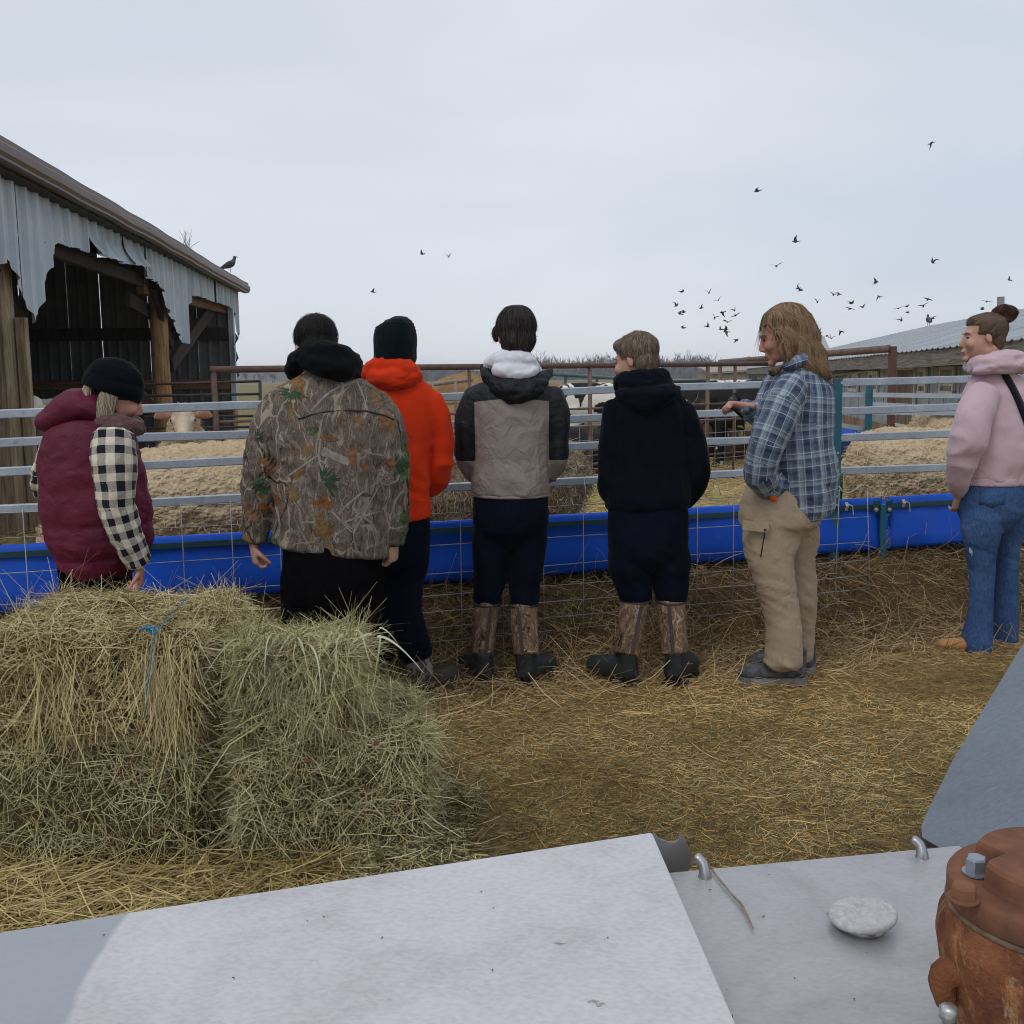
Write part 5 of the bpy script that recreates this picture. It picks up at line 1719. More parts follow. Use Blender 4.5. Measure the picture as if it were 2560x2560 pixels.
# ---- camouflage jacket
g = Fig('person in leaf camouflage jacket with black hood, behind the hay bales', 4.1, 832)
jk = bmesh.new()
g.tube(jk, [(815, 940, 66, .09, .02), (815, 964, 112, .12, .01), (815, 992, 142, .14), (816, 1030, 150, .15), (824, 1100, 148, .16), (832, 1180, 147, .165), (834, 1270, 148, .165), (832, 1340, 150, .165), (829, 1372, 150, .165)], .80, cap=.12)
ra = [(712, 1005, 42, .08), (684, 1050, 47, .085), (662, 1130, 47, .085), (652, 1215, 45, .08), (640, 1300, 38, .068), (634, 1352, 31, .055)]
rb = [(925, 1005, 45, .08), (955, 1050, 48, .085), (975, 1130, 46, .085), (985, 1230, 41, .075), (986, 1310, 35, .062), (984, 1358, 28, .05)]
g.tube(jk, ra, .70, cap=.2); g.tube(jk, rb, .70, cap=.2)
def jf(c):
    el = np.exp(-((c[:, 2] - 1.16) / .10) ** 2)
    return .009 * nz(c, 7, 1.0, 2) + .010 * ridge(c, (9, 9, 20), 5.0) * (.35 + .65 * el)
jo = g.add(jk, 'camouflage_jacket', MAT_CAMO, .009, 4, jf)
# back yoke seam
bm = bmesh.new()
pts = []
for x, y in ((724, 1052), (760, 1040), (800, 1032), (850, 1029), (900, 1032), (945, 1044), (968, 1056)):
    o_ = g.pt(x, y, -.30); hit, loc, nor, _ = jo.ray_cast(o_ - g.base, Vector((0, 1, 0)))
    if hit: pts.append(loc + g.base + Vector((0, -.001, 0)))
if len(pts) > 2:
    rod(bm, pts, .0035, 6); g.plain(bm, 'yoke_seam', MAT_TRIM, jo)
else: bm.free()
RL = random.Random(4)
def print_leaf(zx, zy, L, ang, kind, mat, name):
    ring = leaf_outline(560 + zx * .31056, 750 + zy * .31056, L * .31056, ang, kind, RL)
    P_ = decal(jo, g.base, ring, g)
    n_ = len(P_) // 2
    V_, F_ = [], []
    for i in range(n_):
        a_, b_ = P_[i], P_[len(P_) - 1 - i]
        if a_ is None or b_ is None: continue
        m1 = decal(jo, g.base, [((ring[i][0] + ring[-1 - i][0]) / 2, (ring[i][1] + ring[-1 - i][1]) / 2)], g)[0]
        if m1 is None: continue
        V_ += [a_, m1, b_]
        k = len(V_) // 3
        if k > 1:
            F_ += [(3 * k - 6, 3 * k - 5, 3 * k - 2, 3 * k - 3), (3 * k - 5, 3 * k - 4, 3 * k - 1, 3 * k - 2)]
    if len(F_) > 3: link(pmesh(name, V_, F_), name, mat, jo, g.base)
def print_strip(pts, w0, w1, mat, name):
    V_, F_ = [], []
    X = catmull([(560 + x * .31056, 750 + y * .31056) for x, y in pts], 8)
    for i, (x, y) in enumerate(X):
        t_ = X[min(i + 1, len(X) - 1)] - X[max(i - 1, 0)]; t_ = t_ / (np.linalg.norm(t_) + 1e-9); w = (w0 + (w1 - w0) * i / len(X)) * .31056 * .5 * RL.uniform(.75, 1.2)
        q = decal(jo, g.base, [(x - t_[1] * w, y + t_[0] * w), (x + t_[1] * w, y - t_[0] * w)], g, eps=.0012)
        if None in q: continue
        V_ += q
        if len(V_) > 2: k = len(V_); F_.append((k - 4, k - 3, k - 1, k - 2))
    if len(F_) > 2: link(pmesh(name, V_, F_), name, mat, jo, g.base)
PL = [M('print_rust_leaf', (.20, .098, .045), .9, c2=(.11, .055, .028), vscale=30, lo=.4, hi=.6), M('print_tan_leaf', (.21, .135, .068), .9, c2=(.12, .072, .036), vscale=30), M('print_green_leaf', (.035, .078, .034), .9, c2=(.018, .042, .02), vscale=30), M('print_twig', (.30, .265, .235), .9, c2=(.17, .145, .125), vscale=40), M('print_olive_leaf', (.19, .115, .04), .9, c2=(.09, .05, .018), vscale=30)]
for zx, zy, L, a_, k_, m_i in ((1235, 785, 190, 1.1, 'oak', 1), (345, 1330, 200, .6, 'oak', 0), (225, 1720, 190, 1.0, 'oak', 0), (555, 1560, 170, 1.2, 'oak', 1), (805, 1845, 220, 1.0, 'oak', 4), (300, 1500, 190, .9, 'oak', 2), (1275, 955, 90, .3, 'oak', 0), (680, 1210, 130, -.5, 'oak', 1),
                              (930, 965, 150, 1.9, 'long', 0), (1085, 970, 175, .45, 'long', 0), (850, 1115, 190, .12, 'long', 0), (1035, 1265, 250, 1.45, 'long', 0), (560, 1230, 130, 1.6, 'long', 0), (1345, 1310, 110, .1, 'oak', 0)):
    print_leaf(zx, zy, L * .86, a_, k_, PL[m_i], 'printed_leaf')
for cx, cy, R_, n_ in ((600, 690, 120, 26), (850, 1420, 150, 32), (1420, 1290, 110, 20), (290, 1080, 80, 16)):
    for k in range(n_):
        a_ = RL.uniform(-1.9, 1.2) if cx != 600 else RL.uniform(.2, 3.2)
        r0, r1 = R_ * RL.uniform(.05, .45), R_ * RL.uniform(.6, 1.05)
        print_strip([(cx - R_ * .35 + r0 * cos(a_), cy + R_ * .3 + r0 * sin(a_)), (cx - R_ * .35 + r1 * cos(a_ + .12), cy + R_ * .3 + r1 * sin(a_ + .12))], 13, 5, PL[2], 'printed_needle')
for pts in ([(700, 890), (830, 760), (900, 715), (1050, 640)], [(890, 890), (950, 760), (1020, 680)], [(500, 1430), (640, 1330), (760, 1250)], [(920, 1720), (1060, 1590), (1280, 1430)], [(1040, 1880), (1120, 1730), (1250, 1490)], [(760, 1130), (790, 960), (835, 900)], [(960, 1790), (1110, 1740), (1260, 1700)], [(1110, 1740), (1190, 1800), (1230, 1880)], [(620, 1790), (720, 1790), (820, 1800)], [(860, 1690), (940, 1780), (1030, 1870)], [(1130, 1210), (1200, 1240), (1290, 1250)], [(420, 1650), (450, 1800), (440, 1900)]):
    print_strip(pts, 20, 9, PL[3], 'printed_twig')
print_strip([(790, 1215), (900, 1260), (1010, 1310)], 70, 50, PL[3], 'printed_twig')
MAT_BLACKHOOD = cloth('black_fleece', (.006, .0068, .0095), rough=1, wr=.5, wscale=9, sheen=.05, spec=.06)
bm = bmesh.new()
g.tube(bm, [(738, 928, 13, .05, .06), (748, 902, 22, .06, -.01), (790, 884, 26, .07, -.08), (835, 884, 28, .07, -.10), (872, 902, 26, .06, -.06), (888, 926, 15, .05, .03)])
g.tube(bm, [(770, 905, 22, .05, -.09), (815, 912, 30, .055, -.13), (852, 922, 26, .05, -.12), (880, 930, 14, .05, -.05)])
g.add(bm, 'hood', MAT_BLACKHOOD, .008, 3, folds(.010, 11, 6.0, (1, 1, 1.6)), jo)
legs_and_seat(g, [(830, 1350, 122, .15), (830, 1420, 128, .16), (830, 1500, 126, .15)], [(768, 1520, 62, None, .0), (768, 1640, 55), (772, 1850, 42)], [(892, 1520, 62), (892, 1640, 55), (892, 1850, 42)], 'trousers', MAT_BLACKT, folds(.008, 8, 3))
H = g.head(g.pt(790, 874), .42, .42, 1.0)
g.neck(g.pt(812, 960))
g.hand(g.pt(634, 1358), (.05, .1, -1), (1, .3, 0), .95, curl=1.15, thumb=.8, left=True)
g.hand(g.pt(984, 1352), (-.05, .1, -1), (-1, .3, 0), .95, curl=1.15, thumb=.8)
body = g.finish(MAT_SKIN); g.face(body)
MAT_DARKHAIR = hair_mat('black_hair', (.006, .005, .005), (.014, .012, .012), (.035, .03, .028))
bm = bmesh.new()
ball(bm, (0, -.022, .045), (.086, .104, .088), u=20, v=14); ball(bm, (0, -.05, -.02), (.074, .066, .075))
bm.transform(H); ho = g.add(bm, 'hair', MAT_DARKHAIR, .007, 2, lambda c: .003 * nz(c, 40, 1))
cr = H @ Vector((0, -.05, .12))
g.strands(ho, 2200, .022, .002, lambda p, n: (p - cr), ho, MAT_DARKHAIR, lift=.2)
for x in (772, 892):
    p = g.pt(x, 1845); g.shoe((p.x, p.y - .06, 0), 0, .28, .10, MAT_RUBBER, MAT_SOLE)

# ---- orange hoodie
g = Fig('person in bright orange hoodie and dark knit cap, half behind the camouflage jacket', 4.65, 985)
MAT_ORANGE = cloth('orange_fleece', (.62, .040, .007), (.50, .028, .005), .95, wr=.3, wscale=6, sheen=.05)
hd_ = bmesh.new()
g.tube(hd_, [(985, 950, 52, .08), (988, 975, 88, .11), (990, 1005, 106, .13), (988, 1055, 104, .14), (984, 1130, 93, .14), (982, 1200, 88, .14), (984, 1250, 88, .14), (988, 1298, 93, .145)], .8, cap=.12)
ra = [(1075, 1000, 32, .07), (1098, 1045, 31, .07), (1107, 1100, 29, .066, .01), (1103, 1155, 31, .066, .03), (1086, 1198, 29, .06, .08), (1052, 1226, 24, .05, .15), (1010, 1238, 20, .045, .19)]
rb = [(898, 1000, 32, .07), (876, 1045, 31, .07), (868, 1100, 29, .066, .01), (872, 1155, 31, .066, .03), (888, 1198, 29, .06, .08), (920, 1226, 24, .05, .15), (960, 1238, 20, .045, .19)]
g.tube(hd_, ra, .7); g.tube(hd_, rb, .7)
oo_ = g.add(hd_, 'orange_hoodie', MAT_ORANGE, .009, 4, lambda c: .008 * nz(c, 6, 3.0, 2) + .013 * ridge(c @ np.array([[.9, 0, .4], [0, 1, 0], [-.4, 0, .9]]), (5, 5, 15), 2.2) * np.exp(-((c[:, 2] - 1.0) / .16) ** 2))
bm = bmesh.new()
g.tube(bm, [(985, 1284, 92, .143), (988, 1302, 94, .146)], cap=.1); g.add(bm, 'waistband', MAT_ORANGE, .008, 1, lambda c: .002 * nz(c, (60, 60, 4), 1), oo_)
bm = bmesh.new()
g.tube(bm, [(915, 938, 12, .05, .06), (938, 922, 22, .06, 0), (985, 918, 28, .065, -.07), (1025, 930, 24, .06, -.03), (1040, 946, 12, .05, .05)])
g.tube(bm, [(935, 940, 18, .05, -.06), (985, 948, 26, .055, -.11), (1028, 948, 18, .05, -.06)])
g.add(bm, 'hood', MAT_ORANGE, .008, 3, folds(.010, 12, 4.0, (1, 1, 1.7)), oo_)
legs_and_seat(g, [(985, 1285, 88, .135), (985, 1340, 92, .145), (984, 1390, 90, .135)], [(945, 1400, 48, None, .02), (942, 1514, 44, None, .03), (946, 1640, 40, None, .03)], [(1028, 1400, 46, None), (1014, 1450, 45), (1012, 1520, 43), (1024, 1585, 44), (1040, 1638, 42)], 'trousers', MAT_NAVYT, lambda c: .006 * nz(c, 8, 2, 2) + .012 * ridge(c, (8, 8, 22), 1) * np.exp(-((c[:, 2] - .25) / .10) ** 2))
H = g.head(g.pt(988, 876), 0, .12, .97); g.neck(g.pt(986, 962))
body = g.finish(MAT_SKIN); g.face(body)
bm = bmesh.new()
g.tube(bm, [(988, 902, 51, .116), (988, 875, 52, .122), (988, 850, 52, .124), (987, 822, 49, .116), (985, 806, 42, .10), (983, 799, 28, .07)], cap=.2, seg=24)
MAT_KNIT = cloth('dark_teal_knit', (.0055, .012, .0155), rough=1, wr=.3, wscale=26, sheen=.08, spec=.06)
hat = g.add(bm, 'knit_cap', MAT_KNIT, .007, 3, lambda c: .006 * nz(c, (14, 14, 10), 5.0) + .0015 * np.sin(c[:, 2] * 400))
bm = bmesh.new(); g.tube(bm, [(988, 907, 51, .112), (988, 888, 52.5, .117)], cap=.1, seg=28); g.add(bm, 'cuff', MAT_KNIT, .006, 1, lambda c: .0015 * np.sin(np.arctan2(c[:, 1], c[:, 0]) * 60), hat)
MAT_GCAMO = M('grey_streaked_neoprene', (.22, .21, .19), .85, c2=(.06, .058, .055), vscale=14, lo=.5, hi=.56, stretch=(1, 1, .5), bmp=.1)
MAT_BROWNB = M('muddy_dark_boot', (.038, .031, .024), .75, c2=(.065, .05, .036), vscale=16, bmp=.3, bscale=70)
for hx, hy, yw, dy, sx in ((1022, 1736, -.95, 0, 1038), (938, 1730, .5, .05, 946)):
    hp = gnd(hx, hy)
    b_ = g.shoe(hp, yw, .30, .115, MAT_BROWNB, MAT_SOLE, hgt=.10, toe=.085, name='boot', sole_h=.03)
    bm = bmesh.new(); T_ = Matrix.Translation(hp) @ Matrix.Rotation(yw, 4, 'Z')
    q = T_ @ Vector((0, .075, .08)); q2 = g.pt(sx, 1640, dy)
    tube(bm, [(*q, .062, .065), (*q.lerp(q2, .5), .060, .062), (*q2, .058, .058)]); g.add(bm, 'shaft', MAT_GCAMO, .008, 2, None, b_)

# ---- grey and black windbreaker
g = Fig('person in taupe and black windbreaker with white hood, in tall camouflage boots', 4.82, 1276)
MAT_TAUPE = cloth('taupe_nylon', (.265, .225, .195), (.225, .19, .165), .7, wr=.45, wscale=9, weave=.04, sheen=.05, spec=.25)
MAT_BLKNY = cloth('black_nylon', (.009, .012, .017), (.006, .008, .011), .6, wr=.6, wscale=11, weave=.04, sheen=.0, spec=.25)
MAT_WHITEF = cloth('white_fleece', (.72, .74, .79), (.62, .64, .70), .95, wr=.4, wscale=8, sheen=.2)
jk = bmesh.new()
g.tube(jk, [(1288, 945, 52, .08), (1288, 963, 88, .105), (1286, 985, 108, .12), (1283, 1015, 108, .13), (1280, 1060, 98, .14), (1279, 1107, 93, .145), (1277, 1154, 96, .145), (1276, 1200, 98, .15), (1276, 1234, 97, .15)], .8, cap=.12)
ra = [(1195, 985, 30, .07), (1173, 1030, 30, .072), (1163, 1090, 27, .068, .01), (1164, 1138, 27, .064, .03), (1184, 1184, 22, .05, .10), (1225, 1200, 18, .045, .17)]
rb = [(1375, 985, 30, .07), (1393, 1030, 30, .072), (1397, 1090, 27, .068, .01), (1393, 1145, 27, .064, .03), (1372, 1186, 22, .05, .10), (1335, 1200, 18, .045, .17)]
g.tube(jk, ra, .7); g.tube(jk, rb, .7)
zy, ze = g.pt(1280, 1000).z, g.pt(1280, 1150).z
def wind(c):
    low = np.clip((1.16 - c[:, 2]) / .2, 0, 1)
    q = c @ np.array([[.8, 0, .6], [0, 1, 0], [-.6, 0, .8]])
    return .006 * nz(c, 8, 2.0, 2) + .007 * ridge(q, (5, 5, 22), 3.0) * low + .004 * ridge(c, (24, 24, 9), 1.0) * (c[:, 2] > 1.2)
jo = g.add(jk, 'windbreaker', None, .009, 4, wind)
jo.data.materials.append(two_tone('taupe_black_nylon', MAT_TAUPE, MAT_BLKNY))
tors = [g.pt(1288, 950), g.pt(1280, 1100), g.pt(1276, 1240)]
which, cen = uvmap(jo.data, g.base, [(tors, .185), ([g.pt(r[0], r[1], r[4] if len(r) > 4 else 0) for r in ra], .06), ([g.pt(r[0], r[1], r[4] if len(r) > 4 else 0) for r in rb], .06)])
cv_ = vco(jo.data) + np.array(g.base)
def bone_d(pts):
    P_ = np.array([list(p) for p in pts]); best = np.full(len(cv_), 9.)
    for a_, b_ in zip(P_, P_[1:]):
        t_ = np.clip(((cv_ - a_) @ (b_ - a_)) / ((b_ - a_) @ (b_ - a_)), 0, 1); best = np.minimum(best, np.linalg.norm(cv_ - (a_ + t_[:, None] * (b_ - a_)), axis=1))
    return best
arm_d = np.minimum(*[bone_d([g.pt(r[0], r[1], r[4] if len(r) > 4 else 0) for r in rr]) for rr in (ra, rb)])
armness = .068 - arm_d
armness = np.maximum(armness, np.abs(cv_[:, 0] - tors[1].x) - .172)
yk = zy + .012 - .10 * np.abs(cv_[:, 0] - tors[1].x)
val = np.maximum(np.minimum(armness, cv_[:, 2] - ze), cv_[:, 2] - yk)
at_ = jo.data.attributes.new('tone', 'FLOAT', 'POINT'); at_.data.foreach_set('value', (val * 10).astype(np.float32))
bm = bmesh.new(); g.tube(bm, [(1276, 1232, 98, .151), (1276, 1239, 98, .151)], cap=.1); g.add(bm, 'hem', MAT_TAUPE, .007, 1, None, jo)
bm = bmesh.new()
g.tube(bm, [(1214, 928, 9, .04, .05), (1230, 952, 20, .05, -.03), (1262, 976, 26, .055, -.10), (1292, 982, 27, .055, -.115), (1330, 970, 25, .055, -.09), (1356, 948, 14, .045, -.01), (1366, 938, 8, .04, .04)])
g.tube(bm, [(1240, 960, 14, .05, -.08), (1290, 968, 26, .05, -.11), (1345, 955, 14, .05, -.06)])
g.add(bm, 'hood', MAT_BLKNY, .008, 3, folds(.010, 13, 5.0, (1, 1, 1.6)), jo)
bm = bmesh.new()
g.tube(bm, [(1220, 922, 10, .045, .05), (1236, 905, 20, .055, 0), (1275, 902, 26, .06, -.07), (1312, 904, 24, .06, -.05), (1338, 922, 11, .045, .04)])
g.tube(bm, [(1245, 925, 16, .05, -.07), (1292, 932, 24, .05, -.10), (1330, 926, 14, .05, -.05)])
g.add(bm, 'inner_hood', MAT_WHITEF, .008, 3, folds(.008, 13, 8.0, (1, 1, 1.5)), jo)
def nf(c): return .005 * nz(c, 8, 2, 2) + .007 * ridge(c @ np.array([[.8, 0, .6], [0, 1, 0], [-.6, 0, .8]]), (6, 6, 18), 1) * np.clip((.75 - c[:, 2]) / .2, 0, 1)
legs_and_seat(g, [(1276, 1228, 92, .14), (1276, 1275, 95, .15), (1275, 1320, 93, .14)], [(1228, 1345, 48, None), (1226, 1380, 45), (1223, 1449, 40), (1219, 1508, 33), (1219, 1545, 20)], [(1320, 1345, 49, None), (1316, 1400, 44), (1311, 1460, 40), (1309, 1508, 36), (1308, 1545, 22)], 'trousers', MAT_NAVYT, nf)
H = g.head(g.pt(1290, 842), .15, .10, 1.0); g.neck(g.pt(1288, 955))
body = g.finish(MAT_SKIN); g.face(body)
MAT_BROWNH = hair_mat('dark_brown_hair', (.011, .009, .009), (.034, .028, .027), (.11, .092, .084))
bm = bmesh.new()
ball(bm, (0, -.02, .05), (.092, .108, .092), u=20, v=14); ball(bm, (0, -.055, -.015), (.082, .062, .085)); ball(bm, (-.085, .03, .02), (.02, .04, .035))
bm.transform(H); ho = g.add(bm, 'hair', MAT_BROWNH, .007, 2, lambda c: .005 * nz(c, (26, 26, 10), 1))
g.trim(ho, lambda q: q.y > .05 and q.z < .05)
cr = H @ Vector((0, -.03, .15))
g.strands(ho, 4200, .07, .0018, lambda p, n: (p - cr) + Vector((0, 0, -.06)), ho, MAT_BROWNH, lift=.10, jit=.16)
g.strands(ho, 260, .05, .002, lambda p, n: (p - cr) + Vector((0, 0, .02)), ho, MAT_BROWNH, lift=.45, jit=.4, name='stray_hair')
def boots(g, spec, shaft_mat, foot_mat):
    for hx, hy, yw, sx, ytop, hw, L in spec:
        hp = gnd(hx, hy)
        T_ = Matrix.Translation(hp) @ Matrix.Rotation(yw, 4, 'Z')
        b_ = g.shoe(hp, yw, L, .126, foot_mat, MAT_SOLE, hgt=.15, toe=.105, name='boot', sole_h=.022, ankle=.02)
        q = T_ @ Vector((0, .062, .15)); q2 = g.pt(sx, ytop); r = hw * g.scale
        bm = bmesh.new()
        tube(bm, [(*q, r * .92, r * 1.0), (*q.lerp(q2, .45), r * .96, r * 1.02), (*q2, r * 1.04, r * 1.1)], cap=.05, seg=20)
        sh_ = g.add(bm, 'shaft', shaft_mat, .007, 2, lambda c: .004 * nz(c, (12, 12, 26), 3), b_)
        bm = bmesh.new()
        rod(bm, [q2 + Vector((cos(a) * r * 1.05, sin(a) * r * 1.12, .004 * cos(a * 2))) for a in np.linspace(0, 2 * pi, 25)], .006, 6)
        g.plain(bm, 'binding', MAT_TRIM, b_)
        bm = bmesh.new(); sg = 1 if sx > hx - 3 else 1
        xo = .3 * r * (1 if sx < g.midx else -1)
        bar(bm, Vector((q.x + xo, q.y - r * .97, q.z + .02)), Vector((q2.x + xo, q2.y - r * 1.08, q2.z)), .016, .006, Vector((0, -1, 0)))
        g.plain(bm, 'back_strap', MAT_TRIM, b_, smooth=False)
        bm = bmesh.new(); box(bm, T_ @ Vector((0, -.002, .075)), (.022, .014, .026), Matrix.Rotation(yw, 3, 'Z')); g.plain(bm, 'heel_tab', MAT_TRIM, b_, smooth=False)
g.midx = 1265
boots(g, [(1222, 1722, .5, 1219, 1508, 31, .30), (1300, 1724, -.55, 1307, 1510, 35, .30)], MAT_BOOTCAMO, MAT_RUBBER)

# ---- navy hoodie
g = Fig('person in plain dark navy hoodie and tall camouflage boots, head turned left', 4.80, 1620)
MAT_NAVYH = cloth('navy_fleece', (.0048, .0065, .0125), (.0036, .0048, .009), 1, wr=.45, wscale=6, sheen=.05, spec=.06)
hd_ = bmesh.new()
g.tube(hd_, [(1608, 955, 46, .075), (1612, 985, 72, .10), (1615, 1008, 96, .12), (1618, 1050, 104, .135), (1620, 1120, 102, .14), (1620, 1185, 102, .145), (1620, 1240, 107, .15), (1620, 1266, 104, .145)], .78, cap=.15)
ra = [(1540, 1015, 28, .066), (1530, 1070, 28, .066), (1526, 1130, 27, .064), (1524, 1185, 27, .062), (1520, 1222, 25, .055, .02), (1532, 1248, 19, .045, .07)]
rb = [(1702, 1025, 32, .068), (1722, 1080, 31, .068), (1734, 1130, 31, .066), (1742, 1185, 31, .064, .01), (1736, 1222, 27, .055, .04), (1712, 1252, 20, .045, .10)]
g.tube(hd_, ra, .66); g.tube(hd_, rb, .66)
oo_ = g.add(hd_, 'navy_hoodie', MAT_NAVYH, .009, 4, lambda c: .009 * nz(c, 6, 6.0, 2) + .008 * ridge(c, (10, 10, 6), 3.2))
bm = bmesh.new()
g.tube(bm, [(1545, 968, 10, .045, .05), (1558, 950, 20, .055, .0), (1600, 958, 30, .06, -.07), (1645, 948, 26, .055, -.04), (1668, 958, 14, .045, .03)])
g.tube(bm, [(1552, 985, 13, .05, -.03), (1590, 995, 26, .055, -.10), (1625, 1000, 30, .055, -.12), (1660, 985, 24, .055, -.08), (1680, 975, 11, .05, 0)])
g.add(bm, 'hood', MAT_NAVYH, .008, 3, folds(.010, 11, 9.0, (1, 1, 1.6)), oo_)
legs_and_seat(g, [(1620, 1258, 100, .14), (1620, 1320, 102, .15), (1622, 1380, 98, .14)], [(1574, 1400, 55, None), (1582, 1450, 46), (1590, 1500, 37), (1589, 1545, 22)], [(1672, 1400, 55, None), (1677, 1450, 46), (1678, 1500, 37), (1677, 1545, 22)], 'trousers', MAT_NAVYT, nf)
H = g.head(g.pt(1588, 902), 1.0, .18, .98, soft=.8); g.neck(g.pt(1610, 965))
body = g.finish(MAT_SKIN); g.face(body, brow=(.2, .13, .08))
MAT_LBROWN = hair_mat('light_brown_hair', (.095, .07, .05), (.21, .155, .115), (.36, .285, .22))
bm = bmesh.new()
ball(bm, (0, -.022, .05), (.086, .102, .084), u=20, v=14); ball(bm, (0, -.058, -.01), (.072, .054, .07)); ball(bm, (0, .055, .085), (.05, .04, .03))
bm.transform(H); ho = g.add(bm, 'hair', MAT_LBROWN, .007, 2, lambda c: .005 * nz(c, (30, 30, 14), 4))
g.trim(ho, lambda q: (q.y > .045 and q.z < .045) or (q.y > .0 and q.z < -.01))
cr = H @ Vector((0, -.05, .14))
g.strands(ho, 4200, .030, .0017, lambda p, n: (p - cr) + Vector((0, 0, -.03)), ho, MAT_LBROWN, lift=.22, jit=.22)
g.midx = 1632
boots(g, [(1590, 1722, .75, 1589, 1500, 36, .30), (1676, 1722, -.5, 1677, 1502, 36, .30)], MAT_BOOTCAMO, MAT_RUBBER)

# ---- plaid shirt
g = Fig('person in blue plaid shirt and khaki cargo trousers, raising one hand', 4.76, 1975)
N0, N1, N2, N3, WH = (.024, .036, .078), (.135, .18, .25), (.27, .325, .38), (.065, .09, .135), (.56, .59, .61)
MAT_PLAID = woven('blue_plaid', [(0, N0), (.16, N1), (.20, WH), (.222, N1), (.30, N2), (.42, WH), (.44, N2), (.50, N3), (.58, N0), (.60, N3), (.70, N1), (.86, WH), (.88, N0)],
                  [(0, N3), (.18, N1), (.24, WH), (.265, N1), (.34, N2), (.46, N3), (.50, N0), (.52, N3), (.62, N1), (.74, WH), (.765, N3), (.88, N0)], .115, .125, wr=.45)
sh_ = bmesh.new()
g.tube(sh_, [(2008, 905, 42, .07), (2003, 930, 58, .10), (1996, 958, 84, .13), (1990, 1000, 97, .155), (1985, 1050, 99, .165), (1982, 1108, 100, .17), (1986, 1155, 104, .175), (1996, 1205, 98, .175), (2012, 1252, 78, .165), (2028, 1288, 56, .14)], .8, cap=.12)
rn = [(1985, 965, 44, .075, -.12), (1960, 1005, 47, .08, -.18), (1938, 1055, 46, .08, -.20), (1918, 1105, 43, .075, -.21), (1904, 1148, 41, .07, -.20), (1900, 1182, 38, .066, -.18), (1914, 1208, 33, .06, -.15), (1938, 1218, 25, .05, -.10)]
rf_ = [(1950, 975, 38, .07, .14), (1925, 1015, 34, .062, .18), (1905, 1042, 30, .056, .14), (1882, 1030, 24, .046, .04), (1860, 1014, 18, .036, -.02)]
g.tube(sh_, rn, .66); g.tube(sh_, rf_, .66, cap=.2)
def plf(c):
    low = np.clip((1.15 - c[:, 2]) / .25, 0, 1)
    q = c @ np.array([[.85, 0, .5], [0, 1, 0], [-.5, 0, .85]])
    return .007 * nz(c, 9, 4.0, 2) + .011 * ridge(q, (6, 6, 17), 2.5) * (.25 + .75 * low)
so = g.add(sh_, 'plaid_shirt', MAT_PLAID, .009, 4, plf)
uvmap(so.data, g.base, [([g.pt(2006, 905), g.pt(1990, 1060), g.pt(2005, 1290)], .19), ([g.pt(r[0], r[1], r[4]) for r in rn], .078), ([g.pt(r[0], r[1], r[4]) for r in rf_], .055)])
bm = bmesh.new()
g.tube(bm, [(1962, 922, 8, .03, -.09), (1990, 905, 15, .028, -.10), (2024, 893, 16, .028, -.06), (2050, 905, 10, .028, .02)])
co = g.add(bm, 'collar', MAT_PLAID, .006, 2, None, so); uvmap(co.data, g.base, [([g.pt(1955, 925, -.08), g.pt(2052, 900, .02)], .05)])
MAT_KHAKI = cloth('khaki_ripstop', (.36, .28, .20), (.31, .238, .168), .85, wr=.4, wscale=8, weave=.06, sheen=.05)
def khf(c):
    q = c @ np.array([[.85, 0, .5], [0, 1, 0], [-.5, 0, .85]])
    kn = np.exp(-((c[:, 2] - .46) / .10) ** 2) + np.exp(-((c[:, 2] - .12) / .08) ** 2)
    return .003 * nz(c, 8, 7.0, 2) + .007 * ridge(q, (6, 6, 26), 6.0) * (.25 + .75 * kn) + .003 * ridge(q, (12, 12, 60), 2.0)
tro_ = legs_and_seat(g, [(1958, 1205, 84, .15), (1952, 1260, 98, .165), (1948, 1305, 101, .165)], [(1928, 1340, 72, .105, -.05), (1926, 1385, 62, .095, -.06), (1934, 1440, 50, .085, -.07), (1950, 1510, 43, .078, -.07), (1959, 1570, 43, .078, -.07), (1960, 1615, 45, .080, -.07), (1958, 1656, 48, .084, -.07)], [(1985, 1340, 64, .11, .07), (1985, 1400, 52, .10, .09), (1996, 1500, 45, .09, .12), (1998, 1570, 40, .08, .14), (1998, 1640, 35, .075, .15)], 'cargo_trousers', MAT_KHAKI, khf)
bm = bmesh.new()
c0 = g.pt(1886, 1318, -.19)
for (xa, ya), (xb, yb), w_h in (((1853, 1308), (1922, 1316), .034),):
    a_, b_ = g.pt(xa + 4, ya + 4, -.135), g.pt(xb, yb + 4, -.185)
    bar(bm, a_, b_, .012, .042)
pk = g.plain(bm, 'pocket_flap', MAT_KHAKI, tro_, smooth=False)
bm = bmesh.new(); box(bm, g.pt(1913, 1325, -.196), (.012, .004, .010)); g.plain(bm, 'pocket_tab', MAT_TRIM, pk, smooth=False)
P_ = [q for q in decal(tro_, g.base, [(1912, 1332), (1909, 1350), (1906, 1368), (1902, 1392)], g, eps=.001) if q is not None]
if len(P_) > 2:
    bm = bmesh.new(); rod(bm, P_, .003, 6); g.plain(bm, 'pocket_zip', MAT_TRIM, tro_)
bm = bmesh.new(); tube(bm, [(*g.pt(1922, 1236, -.16), .012, .012), (*g.pt(1934, 1246, -.165), .014, .014), (*g.pt(1938, 1252, -.155), .006, .006)]); g.plain(bm, 'orange_cloth_tip', cloth('orange_cloth', (.7, .08, .01)), tro_)
H = g.head(g.pt(1958, 838), 1.28, .30, 1.02); g.neck(g.pt(2002, 925))
g.hand(g.pt(1858, 1014, -.02), (-1, .05, .10), (0.1, -.35, -.95), .84, curl=1.15, thumb=.15, left=False)
